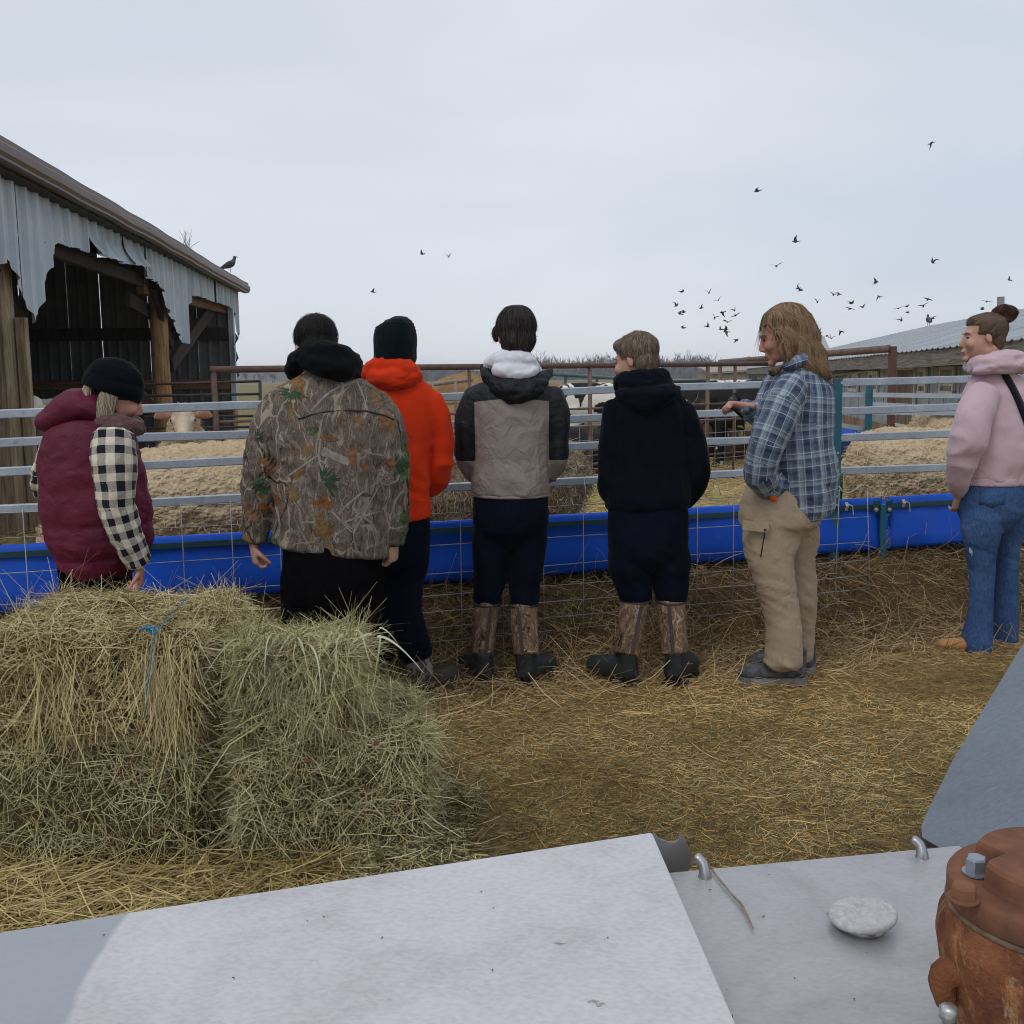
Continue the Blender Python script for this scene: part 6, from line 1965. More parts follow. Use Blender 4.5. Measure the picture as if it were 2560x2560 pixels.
body = g.finish(MAT_SKIN_R); g.face(body, brow=(.2, .13, .08))
MAT_LONGH = hair_mat('long_blond_brown_hair', (.10, .062, .034), (.255, .165, .092), (.44, .315, .19))
bm = bmesh.new()
ball(bm, (0, -.02, .052), (.088, .106, .086), u=20, v=14)
bm.transform(H)
g.tube(bm, [(1985, 800, 40, .085), (2000, 840, 44, .09), (2008, 875, 46, .085, -.02), (2030, 905, 40, .06, -.05), (2055, 930, 22, .04, -.06), (2070, 942, 8, .02, -.06)])
g.tube(bm, [(1965, 830, 26, .03, -.075), (1958, 870, 28, .035, -.085), (1946, 905, 20, .03, -.10), (1930, 928, 10, .02, -.12)])
ho = g.add(bm, 'hair', MAT_LONGH, .008, 3, lambda c: .005 * nz(c, (24, 24, 8), 1.0, 2) + .003 * np.sin(c[:, 2] * 75 + c[:, 0] * 30))
g.trim(ho, lambda q: (q.y > .035 and q.z < .06 and q.z > -.13) or (q.y > .01 and -.13 < q.z < .0))
def lf(p, n):
    return Vector(((.45 + 4 * (p.x - g.base.x - .02) if p.z < 1.62 else .5) + .45 * sin(p.z * 70 + p.x * 25), .25 * sin(p.z * 60), -1))
g.strands(ho, 5200, .12, .0018, lf, ho, MAT_LONGH, lift=.05, jit=.14, seg=6)
g.strands(ho, 300, .10, .0014, lf, ho, MAT_LONGH, lift=.25, jit=.25, seg=6, name='stray_hair')
MAT_TRAIL = M('grey_trail_shoe', (.045, .052, .062), .75, c2=(.085, .09, .098), vscale=26, lo=.45, hi=.55, bmp=.3, bscale=60)
MAT_SOLEG = M('grey_sole', (.24, .235, .22), .7, c2=(.12, .115, .11), vscale=20)
for hx, hy, yw in ((2016, 1708, 1.52), (2040, 1684, 1.3)):
    o_ = g.shoe(gnd(hx, hy), yw, .325, .11, MAT_TRAIL, MAT_SOLEG, hgt=.095, toe=.07, sole_h=.035)
    T_ = Matrix.Translation(gnd(hx, hy)) @ Matrix.Rotation(yw, 4, 'Z')
    for k in range(4):
        bm = bmesh.new(); y = .15 + .028 * k; z = .105 - .012 * k
        rod(bm, [T_ @ Vector((x_, y, z + .012 * (1 - (x_ / .04) ** 2))) for x_ in (-.038, -.02, 0, .02, .038)], .0035, 6); g.plain(bm, 'lace', MAT_TRIM, o_)
# phone in the raised hand
hp = g.pt(1846, 1014, .0)
bm = bmesh.new(); R_ph = Matrix.Rotation(.35, 3, 'Y') @ Matrix.Rotation(-1.25, 3, 'Z') @ Matrix.Rotation(1.2, 3, 'X'); box(bm, (0, 0, 0), (.008, .066, .12)); bmesh.ops.bevel(bm, geom=bm.edges[:], offset=.0035, segments=2, affect='EDGES')
bm.transform(R_ph.to_4x4())
me = from_bm(bm); ph = link(me, 'phone', M('phone_black_glass', (.012, .013, .016), .25, spec=.5)); ph.location = hp
tag(ph, 'slim dark phone in the raised hand of the person in plaid', 'phone')

# ---- pink hoodie
g = Fig('person in pale pink hoodie and flared blue jeans, at right edge', 5.31, 2480)
MAT_PINK = cloth('pale_pink_fleece', (.57, .42, .465), (.51, .37, .41), .95, wr=.35, wscale=5, sheen=.25)
hd_ = bmesh.new()
g.tube(hd_, [(2492, 925, 44, .075), (2490, 950, 64, .10), (2492, 985, 84, .13), (2495, 1040, 92, .15), (2494, 1100, 90, .155), (2488, 1155, 84, .15), (2480, 1200, 74, .14)], .78, cap=.15)
rn = [(2462, 980, 38, .07, -.09), (2438, 1035, 43, .08, -.14), (2424, 1090, 42, .076, -.15), (2410, 1140, 37, .066, -.13), (2398, 1190, 28, .052, -.08), (2396, 1226, 20, .04, -.02)]
rb = [(2520, 985, 34, .07, .12), (2510, 1060, 36, .07, .19), (2480, 1130, 32, .06, .24), (2425, 1190, 26, .05, .18), (2400, 1225, 19, .04, .06)]
g.tube(hd_, rn, .66); g.tube(hd_, rb, .66)
oo_ = g.add(hd_, 'pink_hoodie', MAT_PINK, .009, 4, lambda c: .008 * nz(c, 6, 8.0, 2) + .010 * ridge(c, (6, 6, 10), 4.2) * np.clip((1.3 - c[:, 2]) / .2, .2, 1))
bm = bmesh.new(); g.tube(bm, [(2481, 1188, 75, .142), (2480, 1210, 74, .140)], cap=.1); g.add(bm, 'waistband', MAT_PINK, .008, 1, lambda c: .0015 * np.sin(c[:, 0] * 500), oo_)
bm = bmesh.new(); g.tube(bm, [(2397, 1218, 19, .038, -.03), (2397, 1236, 17, .035, .0)], cap=.2); g.add(bm, 'cuff', MAT_PINK, .007, 2, None, oo_)
bm = bmesh.new()
g.tube(bm, [(2424, 922, 9, .04, .06), (2434, 914, 16, .05, .0), (2470, 906, 20, .06, -.09), (2512, 896, 22, .06, -.09), (2544, 898, 18, .055, -.02), (2552, 912, 12, .05, .05)])
g.tube(bm, [(2440, 925, 10, .05, -.07), (2490, 915, 18, .055, -.12), (2540, 912, 18, .055, -.08), (2556, 922, 10, .05, 0)])
g.add(bm, 'hood', MAT_PINK, .008, 3, folds(.009, 11, 11.0, (1, 1, 2.0)), oo_)
# crossbody strap following the back
pts = []
for x, y in ((2470, 905), (2498, 920), (2514, 942), (2530, 970), (2546, 1003), (2560, 1040), (2572, 1080)):
    o_ = g.pt(x, y, -.4); hit, loc, nor, _ = oo_.ray_cast(o_ - g.base, (g.pt(x, y, 0) - o_).normalized())
    if hit: pts.append((loc + g.base, nor))
if len(pts) > 2:
    V = []
    for i, (p, n) in enumerate(pts):
        t_ = (pts[min(i + 1, len(pts) - 1)][0] - pts[max(0, i - 1)][0]).normalized(); sd = t_.cross(n).normalized()
        V += [p + n * .004 + sd * .02, p + n * .004 - sd * .02]
    me = pmesh('strap', V, [(2 * i, 2 * i + 1, 2 * i + 3, 2 * i + 2) for i in range(len(pts) - 1)])
    link(me, 'bag_strap', cloth('black_webbing', (.010, .010, .016)), g.root, g.base).modifiers.new('t', 'SOLIDIFY').thickness = .004
m_, t, b = new_mat('blue_denim')
v = coords(t); wsh = noise_tex(t, v, 5, 4, .6); fn_ = noise_tex(t, coords(t, (1, 1, .25)), 160, 2, .6)
c = ramp(t, wsh, [(.35, (.018, .046, .125)), (.55, (.035, .08, .19)), (.74, (.085, .15, .29))])
c = mix(t, .3, c, ramp(t, fn_, [(.3, (.02, .05, .13)), (.7, (.12, .2, .38))]))
t.links.new(c, b.inputs['Base Color']); b.inputs['Roughness'].default_value = .9; b.inputs['Specular IOR Level'].default_value = .1
bump(t, b, noise_tex(t, v, 12, 3, .5, 1), .35, .02)
MAT_DENIM = m_
def dnf(c):
    q = c @ np.array([[.9, 0, .3], [0, 1, 0], [-.3, 0, .9]])
    kn = np.exp(-((c[:, 2] - .5) / .12) ** 2) + np.exp(-((c[:, 2] - .78) / .07) ** 2)
    return .002 * nz(c, 9, 7.0, 2) + .0045 * ridge(q, (4, 4, 30), 6.0) * (.2 + .8 * kn)
jn = legs_and_seat(g, [(2482, 1195, 70, .125), (2480, 1245, 80, .145), (2478, 1285, 79, .145)], [(2453, 1322, 49, .10, -.05), (2453, 1380, 36, .075, -.05), (2455, 1464, 29, .060, -.05), (2450, 1543, 31, .064, -.06), (2443, 1594, 38, .08, -.06), (2440, 1626, 37, .08, -.06)], [(2516, 1322, 42, .095, .08), (2513, 1380, 33, .08, .09), (2515, 1450, 30, .068, .10), (2514, 1543, 31, .07, .11), (2511, 1612, 33, .075, .12)], 'jeans', MAT_DENIM, dnf)
for x0, x1, y0, y1 in ((2448, 2512, 1225, 1262),):
    V = []
    for i in range(5):
        for j in range(4):
            x, y = x0 + (x1 - x0) * i / 4, y0 + (y1 - y0) * j / 3 + (8 if i == 2 and j == 3 else 0)
            o_ = g.pt(x, y, -.4); hit, loc, nor, _ = jn.ray_cast(o_ - g.base, (g.pt(x, y, 0) - o_).normalized())
            V.append(loc + g.base + nor * .003 if hit else g.pt(x, y, -.15))
    me = pmesh('p', V, [(i * 4 + j, i * 4 + j + 1, i * 4 + j + 5, i * 4 + j + 4) for i in range(4) for j in range(3)])
    link(me, 'back_pocket', MAT_DENIM, jn, g.base).modifiers.new('t', 'SOLIDIFY').thickness = .004
MAT_FRAY = M('white_frayed_denim', (.55, .58, .6), .9, c2=(.2, .27, .4), vscale=60)
for px_, py_ in ((2421, 1378),):
    o_ = g.pt(px_, py_, -.05)
    ring = leaf_outline(px_ + 7, py_, 24, 1.3, 'long', RL)
    P_ = decal(jn, g.base, ring, g, eps=.003); V_, F_ = [], []
    for i in range(len(P_) // 2):
        a_, b_ = P_[i], P_[len(P_) - 1 - i]
        if a_ is None or b_ is None: continue
        V_ += [a_, b_]
        if len(V_) > 2: k = len(V_); F_.append((k - 4, k - 3, k - 1, k - 2))
    if len(F_) > 3: link(pmesh('frayed_hole', V_, F_), 'frayed_hole', MAT_FRAY, jn, g.base)
H = g.head(g.pt(2457, 845), 1.45, .02, 1.0, soft=.72); g.neck(g.pt(2492, 935))
g.hand(g.pt(2398, 1238, .0), (0, .25, -1), (-.3, 1, 0), .85, curl=.9, thumb=.5, left=True)
body = g.finish(MAT_SKIN); g.face(body, brow=(.1, .065, .045))
MAT_BUN = hair_mat('brown_tied_hair', (.06, .042, .03), (.165, .115, .082), (.34, .25, .185))
MAT_BUN2 = hair_mat('red_brown_bun', (.03, .015, .011), (.085, .042, .03), (.17, .09, .06))
bm = bmesh.new()
ball(bm, (0, -.022, .045), (.083, .100, .083), u=20, v=14); ball(bm, (0, -.062, -.01), (.066, .045, .06)); ball(bm, (0, .03, .08), (.06, .05, .035))
bm.transform(H); ho = g.add(bm, 'hair', MAT_BUN, .006, 2, lambda c: .002 * nz(c, 40, 4))
g.trim(ho, lambda q: (q.y > .05 and q.z < .062) or (q.y > .012 and q.z < .012))
bp = g.pt(2512, 785)
g.strands(ho, 3600, .055, .0013, lambda p, n: bp - p, ho, MAT_BUN, lift=.01, jit=.06)
bm = bmesh.new()
for a0 in (0, 2.1, 4.2):
    pts_ = [(bp.x + .034 * cos(a0 + a) * 1.2, bp.y + .02 * sin(2 * a), bp.z + .030 * sin(a0 + a), .019, .019) for a in np.linspace(0, 3.4, 7)]
    tube(bm, pts_, seg=10)
ball(bm, bp, (.036, .03, .030))
bn = g.add(bm, 'hair_bun', MAT_BUN2, .006, 2, lambda c: .003 * nz(c, 60, 2))
g.strands(bn, 700, .04, .002, lambda p, n: (p - bp).cross(Vector((0, 1, 0))), bn, MAT_BUN2, lift=.1)
bm = bmesh.new(); k0 = g.pt(2500, 793); tube(bm, [(*(k0 + Vector((-.004, 0, -.016))), .022, .022), (*(k0 + Vector((.004, 0, .006))), .022, .022)]); g.plain(bm, 'hair_tie', MAT_SOLE, bn)
MAT_TAN = M('tan_suede', (.42, .20, .07), .85, c2=(.33, .15, .05), vscale=20, sheen=.2)
g.shoe(gnd(2466, 1632), 1.30, .245, .088, MAT_TAN, M('tan_sole', (.25, .15, .08), .8), hgt=.08, toe=.055, sole_h=.014)
g.shoe(gnd(2540, 1604), 1.2, .245, .088, MAT_TAN, bpy.data.materials['tan_sole'], hgt=.08, toe=.055, sole_h=.014)
# ------------------------------------------------------------------ hay bales and loose straw
HAY = [(0, (0.06048, 0.04488, 0.0195)), (.15, (0.2016, 0.153, 0.06338)), (.38, (0.4032, 0.3212, 0.1463)), (.65, (0.5645, 0.4692, 0.2438)), (.86, (0.6653, 0.5814, 0.3413)), (1, (0.4637, 0.4488, 0.2438))]
HAYG = [(0, (0.05749, 0.04675, 0.02174)), (.15, (0.1777, 0.1487, 0.06422)), (.38, (0.3606, 0.3187, 0.1531)), (.65, (0.5226, 0.4728, 0.247)), (.86, (0.6271, 0.5843, 0.3557)), (1, (0.4285, 0.4462, 0.247))]
MAT_HAY = straw_mat('dry_hay', HAY)
MAT_HAYG = straw_mat('green_hay', HAYG)
MAT_HAYCORE = yard_mat('packed_hay', (.018, .014, .006), (.07, .055, .022), (.16, .125, .055), (.06, .05, .02))
MAT_BLADE = straw_mat('pale_green_blades', [(0, (.27, .29, .16)), (1, (.50, .52, .36))], .6)
MAT_TWB = M('blue_twine', (.04, .27, .42), .7, c2=(.03, .17, .3), vscale=60)
MAT_CLOVER = M('dry_clover', (.2, .075, .03), .9, c2=(.1, .04, .02), vscale=30)

def bale(label, x0, x1, y0, y1, z0, z1, mat, n, seed, faces='ftr', yaw=0.0, sag=0.0):
    c = Vector(((x0 + x1) / 2, (y0 + y1) / 2, 0)); sx, sy, sz = x1 - x0, y1 - y0, z1 - z0
    o = empty('hay_bale', (c.x, c.y, z0), label, 'hay bale', 'hay bales stacked at left')
    org = Vector((c.x, c.y, z0))
    bm = bmesh.new(); bmesh.ops.create_cube(bm, size=1.0); bmesh.ops.subdivide_edges(bm, edges=bm.edges[:], cuts=17, use_grid_fill=True)
    R_ = Matrix.Rotation(yaw, 3, 'Z')
    for v in bm.verts:
        p = v.co * 2
        q = Vector(p); L = max(abs(p.x), abs(p.y), abs(p.z)); k = (abs(p.x) ** 9 + abs(p.y) ** 9 + abs(p.z) ** 9) ** (1 / 9)
        p = p / k * L
        r = Vector((p.x * sx / 2, p.y * sy / 2, p.z * sz / 2))
        r.z -= sag * (p.y * .5 + .5) ** 2 * (p.z > .2)
        w = org + R_ @ r + Vector((0, 0, sz / 2))
        s = .026 * mnoise.noise((w.x * 5 + seed, w.y * 5, w.z * 5)) + .018 * mnoise.noise((w.x * 14 + seed, w.y * 14, w.z * 14))
        nrm = (R_ @ Vector((p.x ** 7 / sx, p.y ** 7 / sy, p.z ** 7 / sz))).normalized()
        v.co = w + nrm * s
    me = from_bm(bm); core = link(me, 'packed_core', MAT_HAYCORE, o, org)
    me.update()
    cc, nn = vco(me) + np.array(org), vno(me)
    # sample points over the faces, weighted to those in sight
    P = me.polygons
    cen = np.array([p.center for p in P]) + np.array(org); nor = np.array([p.normal for p in P]); ar = np.array([p.area for p in P])
    wgt = ar * np.where(nor[:, 2] < -.5, .05, np.where(nor[:, 1] > .5, .25, 1.0))
    ii = RNG.choice(len(P), n, p=wgt / wgt.sum())
    base = cen[ii] + RNG.normal(0, .014, (n, 3)) - nor[ii] * .012
    N_ = nor[ii]
    rnd = RNG.normal(0, 1, (n, 3))
    top = N_[:, 2:3] > .55
    d = np.where(top, rnd * [1, .8, .12] + [0.25, -.5, 0], rnd * [1.0, .3, .9] + [0, 0, -.22])
    d = d - N_ * (d * N_).sum(1, keepdims=True) * .85 + N_ * RNG.uniform(-.1, .16, (n, 1))
    clump = nz(cen, 9, seed + 2.0)[ii]
    shade = np.clip(RNG.beta(2.2, 2.0, n) + clump * .45, 0, 1)
    L = RNG.gamma(3.0, .018, n) + .020
    me2 = ribbons('loose_stalks', base, d, N_, L, RNG.uniform(.0013, .0030, n), bend=.42, droop=np.where(top[:, 0], .05, .08), seg=2, shade=shade, taper=.6)
    link(me2, 'loose_stalks', mat, o, org)['kind'] = 'stuff'
    return o, org, cen, nor
fx = lambda px, Y: (px - 1280) / F * Y / math.cos(PITCH) * 1.0
YB = 2.90
z1, z2 = .385, .715
XL, XM, XR, XR2 = at(-55, 2050, YB).x, at(512, 2050, YB).x, at(1048, 2050, YB).x, at(872, 1750, YB + .08).x
bale('lower left hay bale with its end towards us, under the one with blue twine', XL, XM - .02, YB, YB + .92, 0, z1, MAT_HAYG, 26000, 1.0)
bale('lower right hay bale, sticking out furthest onto the yard', XM + .03, XR - .03, YB + .03, YB + .70, 0, z1 - .005, MAT_HAYG, 28000, 4.0, yaw=.16)
b3, o3, cen3, nor3 = bale('upper left hay bale tied with blue twine', XL - .02, XM - .01, YB + .02, YB + .72, z1 + .008, z2, MAT_HAY, 28000, 7.0)
b4, o4, cen4, nor4 = bale('upper right hay bale with pale green blades hanging over its edge', XM + .07, XR2, YB + .03, YB + .46, z1 + .008, z2 - .05, MAT_HAYG, 22000, 11.0, yaw=.13, sag=.03)

# long bunches hanging down the fronts
def hang(par, org, xs, z, Y, n, mat, Lm, name='hanging_stalks', wid=.0026):
    base = np.stack([RNG.choice(xs, n) + RNG.normal(0, .035, n), np.full(n, Y) + RNG.normal(0, .012, n) - .015, z + RNG.normal(0, .06, n)], 1)
    d = np.stack([RNG.normal(-.05, .30, n), RNG.normal(-.10, .10, n), -np.ones(n)], 1)
    me = ribbons(name, base, d, np.tile([[0, -1, .1]], (n, 1)), RNG.uniform(.5, 1.3, n) * Lm, RNG.uniform(.7, 1.4, n) * wid, bend=.14, seg=4, shade=np.clip(RNG.beta(2.6, 1.8, n), 0, 1), taper=.6)
    link(me, name, mat, par, org)['kind'] = 'stuff'
xm = lambda px: at(px, 1800, YB).x
hang(b3, o3, [xm(400), xm(420), xm(450)], .63, YB, 200, MAT_HAY, .2, wid=.0022)
hang(b3, o3, [xm(150), xm(100), xm(200)], .60, YB, 80, MAT_HAY, .18, wid=.0022)
hang(b4, o4, [xm(600), xm(640), xm(760), xm(820), xm(900)], .62, YB + .04, 120, MAT_HAYG, .12, wid=.0022)
# pale broad blades spilling from the upper right bale
n = 34
xs = RNG.uniform(xm(580), xm(950), n)
base = np.stack([xs, YB + .05 + RNG.uniform(-.01, .10, n), .70 + RNG.normal(0, .012, n)], 1)
d = np.stack([RNG.normal(.15, .5, n), RNG.uniform(-1, -.3, n), RNG.uniform(-.2, .35, n)], 1)
me = ribbons('green_blades', base, d, np.tile([[0, 0, 1.0]], (n, 1)), RNG.uniform(.05, .16, n), RNG.uniform(.004, .0075, n), bend=.3, droop=RNG.uniform(.5, 1.3, n), seg=6, taper=.12)
link(me, 'green_blades', MAT_BLADE, b4, o4)['kind'] = 'stuff'
# dry clover heads
bm = bmesh.new()
for k in range(60):
    px, py = random.uniform(20, 1020), random.uniform(1720, 2180)
    p = at(px, py, YB - .02); r = random.uniform(.004, .009)
    ball(bm, p, (r, r, r * .8), u=6, v=4)
part(bm, 'clover_heads', MAT_CLOVER, b4, o4)['kind'] = 'stuff'
# blue twine over the top bale
def on_bale(px, py):
    d = ray(px, py); best = None
    for Y in np.linspace(YB - .04, YB + 1.0, 220):
        p = CAM + d * (Y / d.y)
        if p.z <= z2 + .02 and (p.y >= YB + .005 or p.z < z2 - .02):
            return p + Vector((0, -.006, .012))
    return p
tp = [at(364, 1800, YB - .03), at(368, 1740, YB - .045), at(377, 1680, YB - .03), at(383, 1630, YB - .015), on_bale(392, 1598), on_bale(425, 1560), on_bale(462, 1518), on_bale(480, 1490)]
bm = bmesh.new(); rod(bm, [p + Vector((0, -.008, .008)) for p in tp], .0018, 6); part(bm, 'twine', MAT_TWB, b3, o3, True)
kp = on_bale(388, 1592) + Vector((0, -.02, .014))
bm = bmesh.new()
for k in range(3):
    rod(bm, [kp + Vector((.012 * cos(a + k * 2), .008 * sin(a * 2), .010 * sin(a + k))) for a in np.linspace(0, 6, 14)], .003, 6)
rod(bm, [kp, kp + Vector((-.018, -.012, .012)), kp + Vector((-.028, -.014, .004))], .0035, 6)
part(bm, 'twine_knot', MAT_TWB, b3, o3, True)

# loose straw on the yard
def litter(name, label, n, xr, yr, zfn, mat, Lr, wr, flat=.10, keep=None, shade=None, lift=.006, seg=2):
    x = RNG.uniform(*xr, n); y = RNG.uniform(*yr, n)
    if keep is not None:
        k = keep(x, y); x, y = x[k], y[k]; n = len(x)
    pts = np.stack([x, y, np.zeros(n)], 1)
    z = zfn(pts)
    a = RNG.uniform(0, 2 * pi, n)
    d = np.stack([np.cos(a), np.sin(a) * .8, RNG.normal(flat * .3, flat, n)], 1)
    L = RNG.gamma(2.5, (Lr[1] - Lr[0]) / 4, n) + Lr[0]
    pts[:, 2] = z + RNG.uniform(0.0, lift * 2, n) + .003
    sh = RNG.beta(2, 2.2, n) if shade is None else shade
    cl = nz(pts, 1.3, 4.4, 3, .7)
    me = ribbons(name, pts, d, np.tile([[0, 0, 1.0]], (n, 1)), L, RNG.uniform(*wr, n), bend=.25, seg=seg, shade=np.clip(sh + cl * .42 + .07, 0, 1), taper=.8)
    o = link(me, name, mat)
    tag(o, label, 'straw', kind='stuff')
    return o
STRAW = [(0, (0.08167, 0.04733, 0.01554)), (.3, (0.2259, 0.1334, 0.04274)), (.55, (0.3844, 0.2409, 0.08163)), (.8, (0.538, 0.3528, 0.1322)), (1, (0.6342, 0.4474, 0.2021))]
MAT_STRAWG = straw_mat('yard_straw', STRAW)
MAT_STRAWP = straw_mat('pen_straw_stalks', [(0, (.16, .11, .04)), (.5, (.36, .27, .10)), (1, (.58, .47, .22))])
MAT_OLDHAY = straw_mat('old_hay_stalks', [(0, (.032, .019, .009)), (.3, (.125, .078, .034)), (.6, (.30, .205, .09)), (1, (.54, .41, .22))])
def front(x, y): return (x * FP.n.x + y * FP.n.y) - FP.a.dot(FP.n)
litter('yard_straw', 'trampled straw scattered over the barnyard', 155000, (-3.4, 3.9), (2.2, 6.3), yard_z, MAT_STRAWG, (.012, .045), (.0015, .0030), keep=lambda x, y: front(x, y) > .35, flat=.10)
litter('long_straw', 'longer pale stalks lying on the barnyard', 900, (-3.2, 3.9), (2.2, 6.2), yard_z, MAT_STRAWG, (.06, .16), (.002, .0032), keep=lambda x, y: front(x, y) > .3, flat=.06, lift=.015, shade=.85, seg=3)
litter('spilled_straw', 'bright yellow straw spilled in front of the bales', 5000, (-1.9, -.45), (2.2, 2.95), yard_z, MAT_STRAWP, (.08, .22), (.0025, .004), flat=.05, lift=.025, seg=3)
litter('fallen_hay', 'pale green hay fallen beside the lower right bale', 2200, (-.5, -.12), (2.6, 3.4), lambda p: yard_z(p) + .05 * np.clip((.05 - p[:, 0]) / .4, 0, 1), MAT_HAYG, (.03, .09), (.002, .0034), flat=.12, lift=.02)
litter('pen_litter', 'deep yellow straw bedding in the pens', 30000, (-5, 7), (6.2, 18), lambda p: .03 + .05 * nz(p, .8, 5.0) + .025 * nz(p, 3.0, 2.0), MAT_STRAWP, (.08, .24), (.005, .009), flat=.15, lift=.02)
MAT_CHAFF = straw_mat('olive_chaff', [(0, (.045, .036, .015)), (.35, (.15, .12, .05)), (.7, (.30, .25, .115)), (1, (.44, .39, .21))])
litter('hay_chaff', 'olive hay chaff trodden into the near part of the yard', 60000, (-1.6, 3.2), (2.2, 4.6), lambda p: yard_z(p) + .002, MAT_CHAFF, (.012, .05), (.0015, .0032), keep=lambda x, y: RNG.uniform(0, 1, len(x)) < np.clip((4.6 - y) / 1.5, 0, 1), flat=.10)
# stalks on the bank of old hay
n = 52000
u = RNG.uniform(-1.2, 6.4, n); off = RNG.uniform(-.45, .95, n)
P = np.array([[*FP.P(u[i], 0, off[i])[:2], 0] for i in range(n)])
offs = [b_[0] for b_ in BANK][::-1]; zs = [b_[1] for b_ in BANK][::-1]
P[:, 2] = np.interp(off, offs, zs) * (.85 + .22 * np.array([mnoise.noise((q * .9, .2, 1.1)) for q in u])) + RNG.uniform(-.005, .035, n)
d = RNG.normal(0, 1, (n, 3)) * [1, .7, .45] + np.array([FP.n.x * .5, FP.n.y * .5, -.25])
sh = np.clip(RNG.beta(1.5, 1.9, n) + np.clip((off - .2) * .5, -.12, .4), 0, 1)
me = ribbons('old_hay', P, d, np.tile([[0, -.7, .7]], (n, 1)), RNG.gamma(2.5, .034, n) + .03, RNG.uniform(.0022, .0046, n), bend=.4, droop=.1, seg=2, shade=sh, taper=.7)
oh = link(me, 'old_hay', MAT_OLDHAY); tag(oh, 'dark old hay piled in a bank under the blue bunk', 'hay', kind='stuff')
n = 1500
u = RNG.uniform(-1.2, 6.4, n); off = RNG.uniform(-.25, .5, n)
P = np.array([[*FP.P(u[i], 0, off[i])[:2], 0] for i in range(n)]); P[:, 2] = np.interp(off, offs, zs) * .85 + .02
d = RNG.normal(0, .8, (n, 3)) * [1, .6, .5] + [0, -.2, .55]
me = ribbons('stray_stalks', P, d, np.tile([[0, -1, .2]], (n, 1)), RNG.uniform(.1, .32, n), RNG.uniform(.0025, .0045, n), bend=.35, droop=.25, seg=4, shade=RNG.beta(3, 1.5, n), taper=.6)
ss = link(me, 'stray_stalks', MAT_OLDHAY); tag(ss, 'stray dry stalks sticking up through the wire panel', 'stalks', kind='stuff')
# ------------------------------------------------------------------ metal housing in the foreground
def sheet_metal(name, base, rough, metal, spang=1.0, patch=None):
    m, t, b = new_mat(name)
    v = coords(t)
    cloud = noise_tex(t, v, 5, 6, .65, .4)
    fine = noise_tex(t, coords(t, (1, 1.6, 1), rot=(0, 0, .35)), 110, 2, .55)
    sc = nd(t, 'ShaderNodeTexVoronoi', Scale=95.0); t.links.new(coords(t, (1, 1.5, 1)), sc.inputs['Vector'])
    a = tuple(x * 1.08 for x in base); d = tuple(x * .80 for x in base)
    c = ramp(t, cloud, [(.3, d), (.5, base), (.72, a)])
    c = mix(t, .16 * spang, c, ramp(t, fine, [(.35, (.25, .25, .26)), (.6, (.72, .72, .74))]), 'OVERLAY')
    sp = noise_tex(t, v, 26, 4, .75)
    spec_ = ramp(t, sp, [(.70, (0, 0, 0)), (.735, (1, 1, 1))])
    c = mix(t, mth(t, 'MULTIPLY', spec_, .55), c, (.10, .09, .08))
    scr = noise_tex(t, coords(t, (1, 22, 1), rot=(0, 0, .9)), 9, 3, .6)
    c = mix(t, mth(t, 'MULTIPLY', ramp(t, scr, [(.68, (0, 0, 0)), (.74, (1, 1, 1))]), .22), c, (.8, .8, .82))
    rg = nd(t, 'ShaderNodeMapRange'); rg.inputs['To Min'].default_value = rough - .1; rg.inputs['To Max'].default_value = rough + .14
    t.links.new(cloud, rg.inputs['Value'])
    rough_out = rg.outputs[0]
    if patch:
        # a darker area with a ragged border, mixed into the sheet's colour
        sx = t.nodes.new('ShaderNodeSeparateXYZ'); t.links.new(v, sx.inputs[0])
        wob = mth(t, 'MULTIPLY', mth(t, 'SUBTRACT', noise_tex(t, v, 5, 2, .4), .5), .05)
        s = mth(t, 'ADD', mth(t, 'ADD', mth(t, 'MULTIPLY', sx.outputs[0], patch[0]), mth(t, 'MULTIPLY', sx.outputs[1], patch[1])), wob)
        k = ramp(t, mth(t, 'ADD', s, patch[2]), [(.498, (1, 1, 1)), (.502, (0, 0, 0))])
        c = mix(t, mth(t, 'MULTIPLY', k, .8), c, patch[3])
    t.links.new(c, b.inputs['Base Color']); t.links.new(rough_out, b.inputs['Roughness'])
    b.inputs['Metallic'].default_value = metal
    h = mth(t, 'ADD', mth(t, 'MULTIPLY', fine, .25), mth(t, 'MULTIPLY', noise_tex(t, v, 4, 2, .5), 2.0))
    bump(t, b, h, .25, .004)
    return m
ZL, ZD = .82, .762
pA, pB, pC = gnd(-300, 2376, ZL), gnd(1630, 2080, ZL), gnd(1840, 2560, ZL)
mo = Vector((pB.x, pB.y, 0))
hs = empty('metal_housing', mo, 'large bright sheet-metal housing with lids filling the foreground', 'metal housing')
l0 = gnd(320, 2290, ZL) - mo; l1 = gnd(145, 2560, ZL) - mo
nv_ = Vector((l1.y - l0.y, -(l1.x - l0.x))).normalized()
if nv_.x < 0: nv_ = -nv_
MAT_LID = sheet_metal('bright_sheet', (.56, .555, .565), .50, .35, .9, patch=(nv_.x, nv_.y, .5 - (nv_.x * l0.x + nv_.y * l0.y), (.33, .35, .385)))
MAT_DECK = sheet_metal('dull_sheet', (.42, .415, .425), .40, .5, .6)
MAT_FLAP = sheet_metal('blue_grey_sheet', (.165, .19, .225), .5, .45, .9)
MAT_CUT = sheet_metal('cut_edge', (.38, .38, .39), .35, .8, .2)
edge_dir = (pC - pB).normalized(); far_dir = (pA - pB).normalized()
pD = pB + edge_dir * 1.25; pE = pA + edge_dir * 1.25
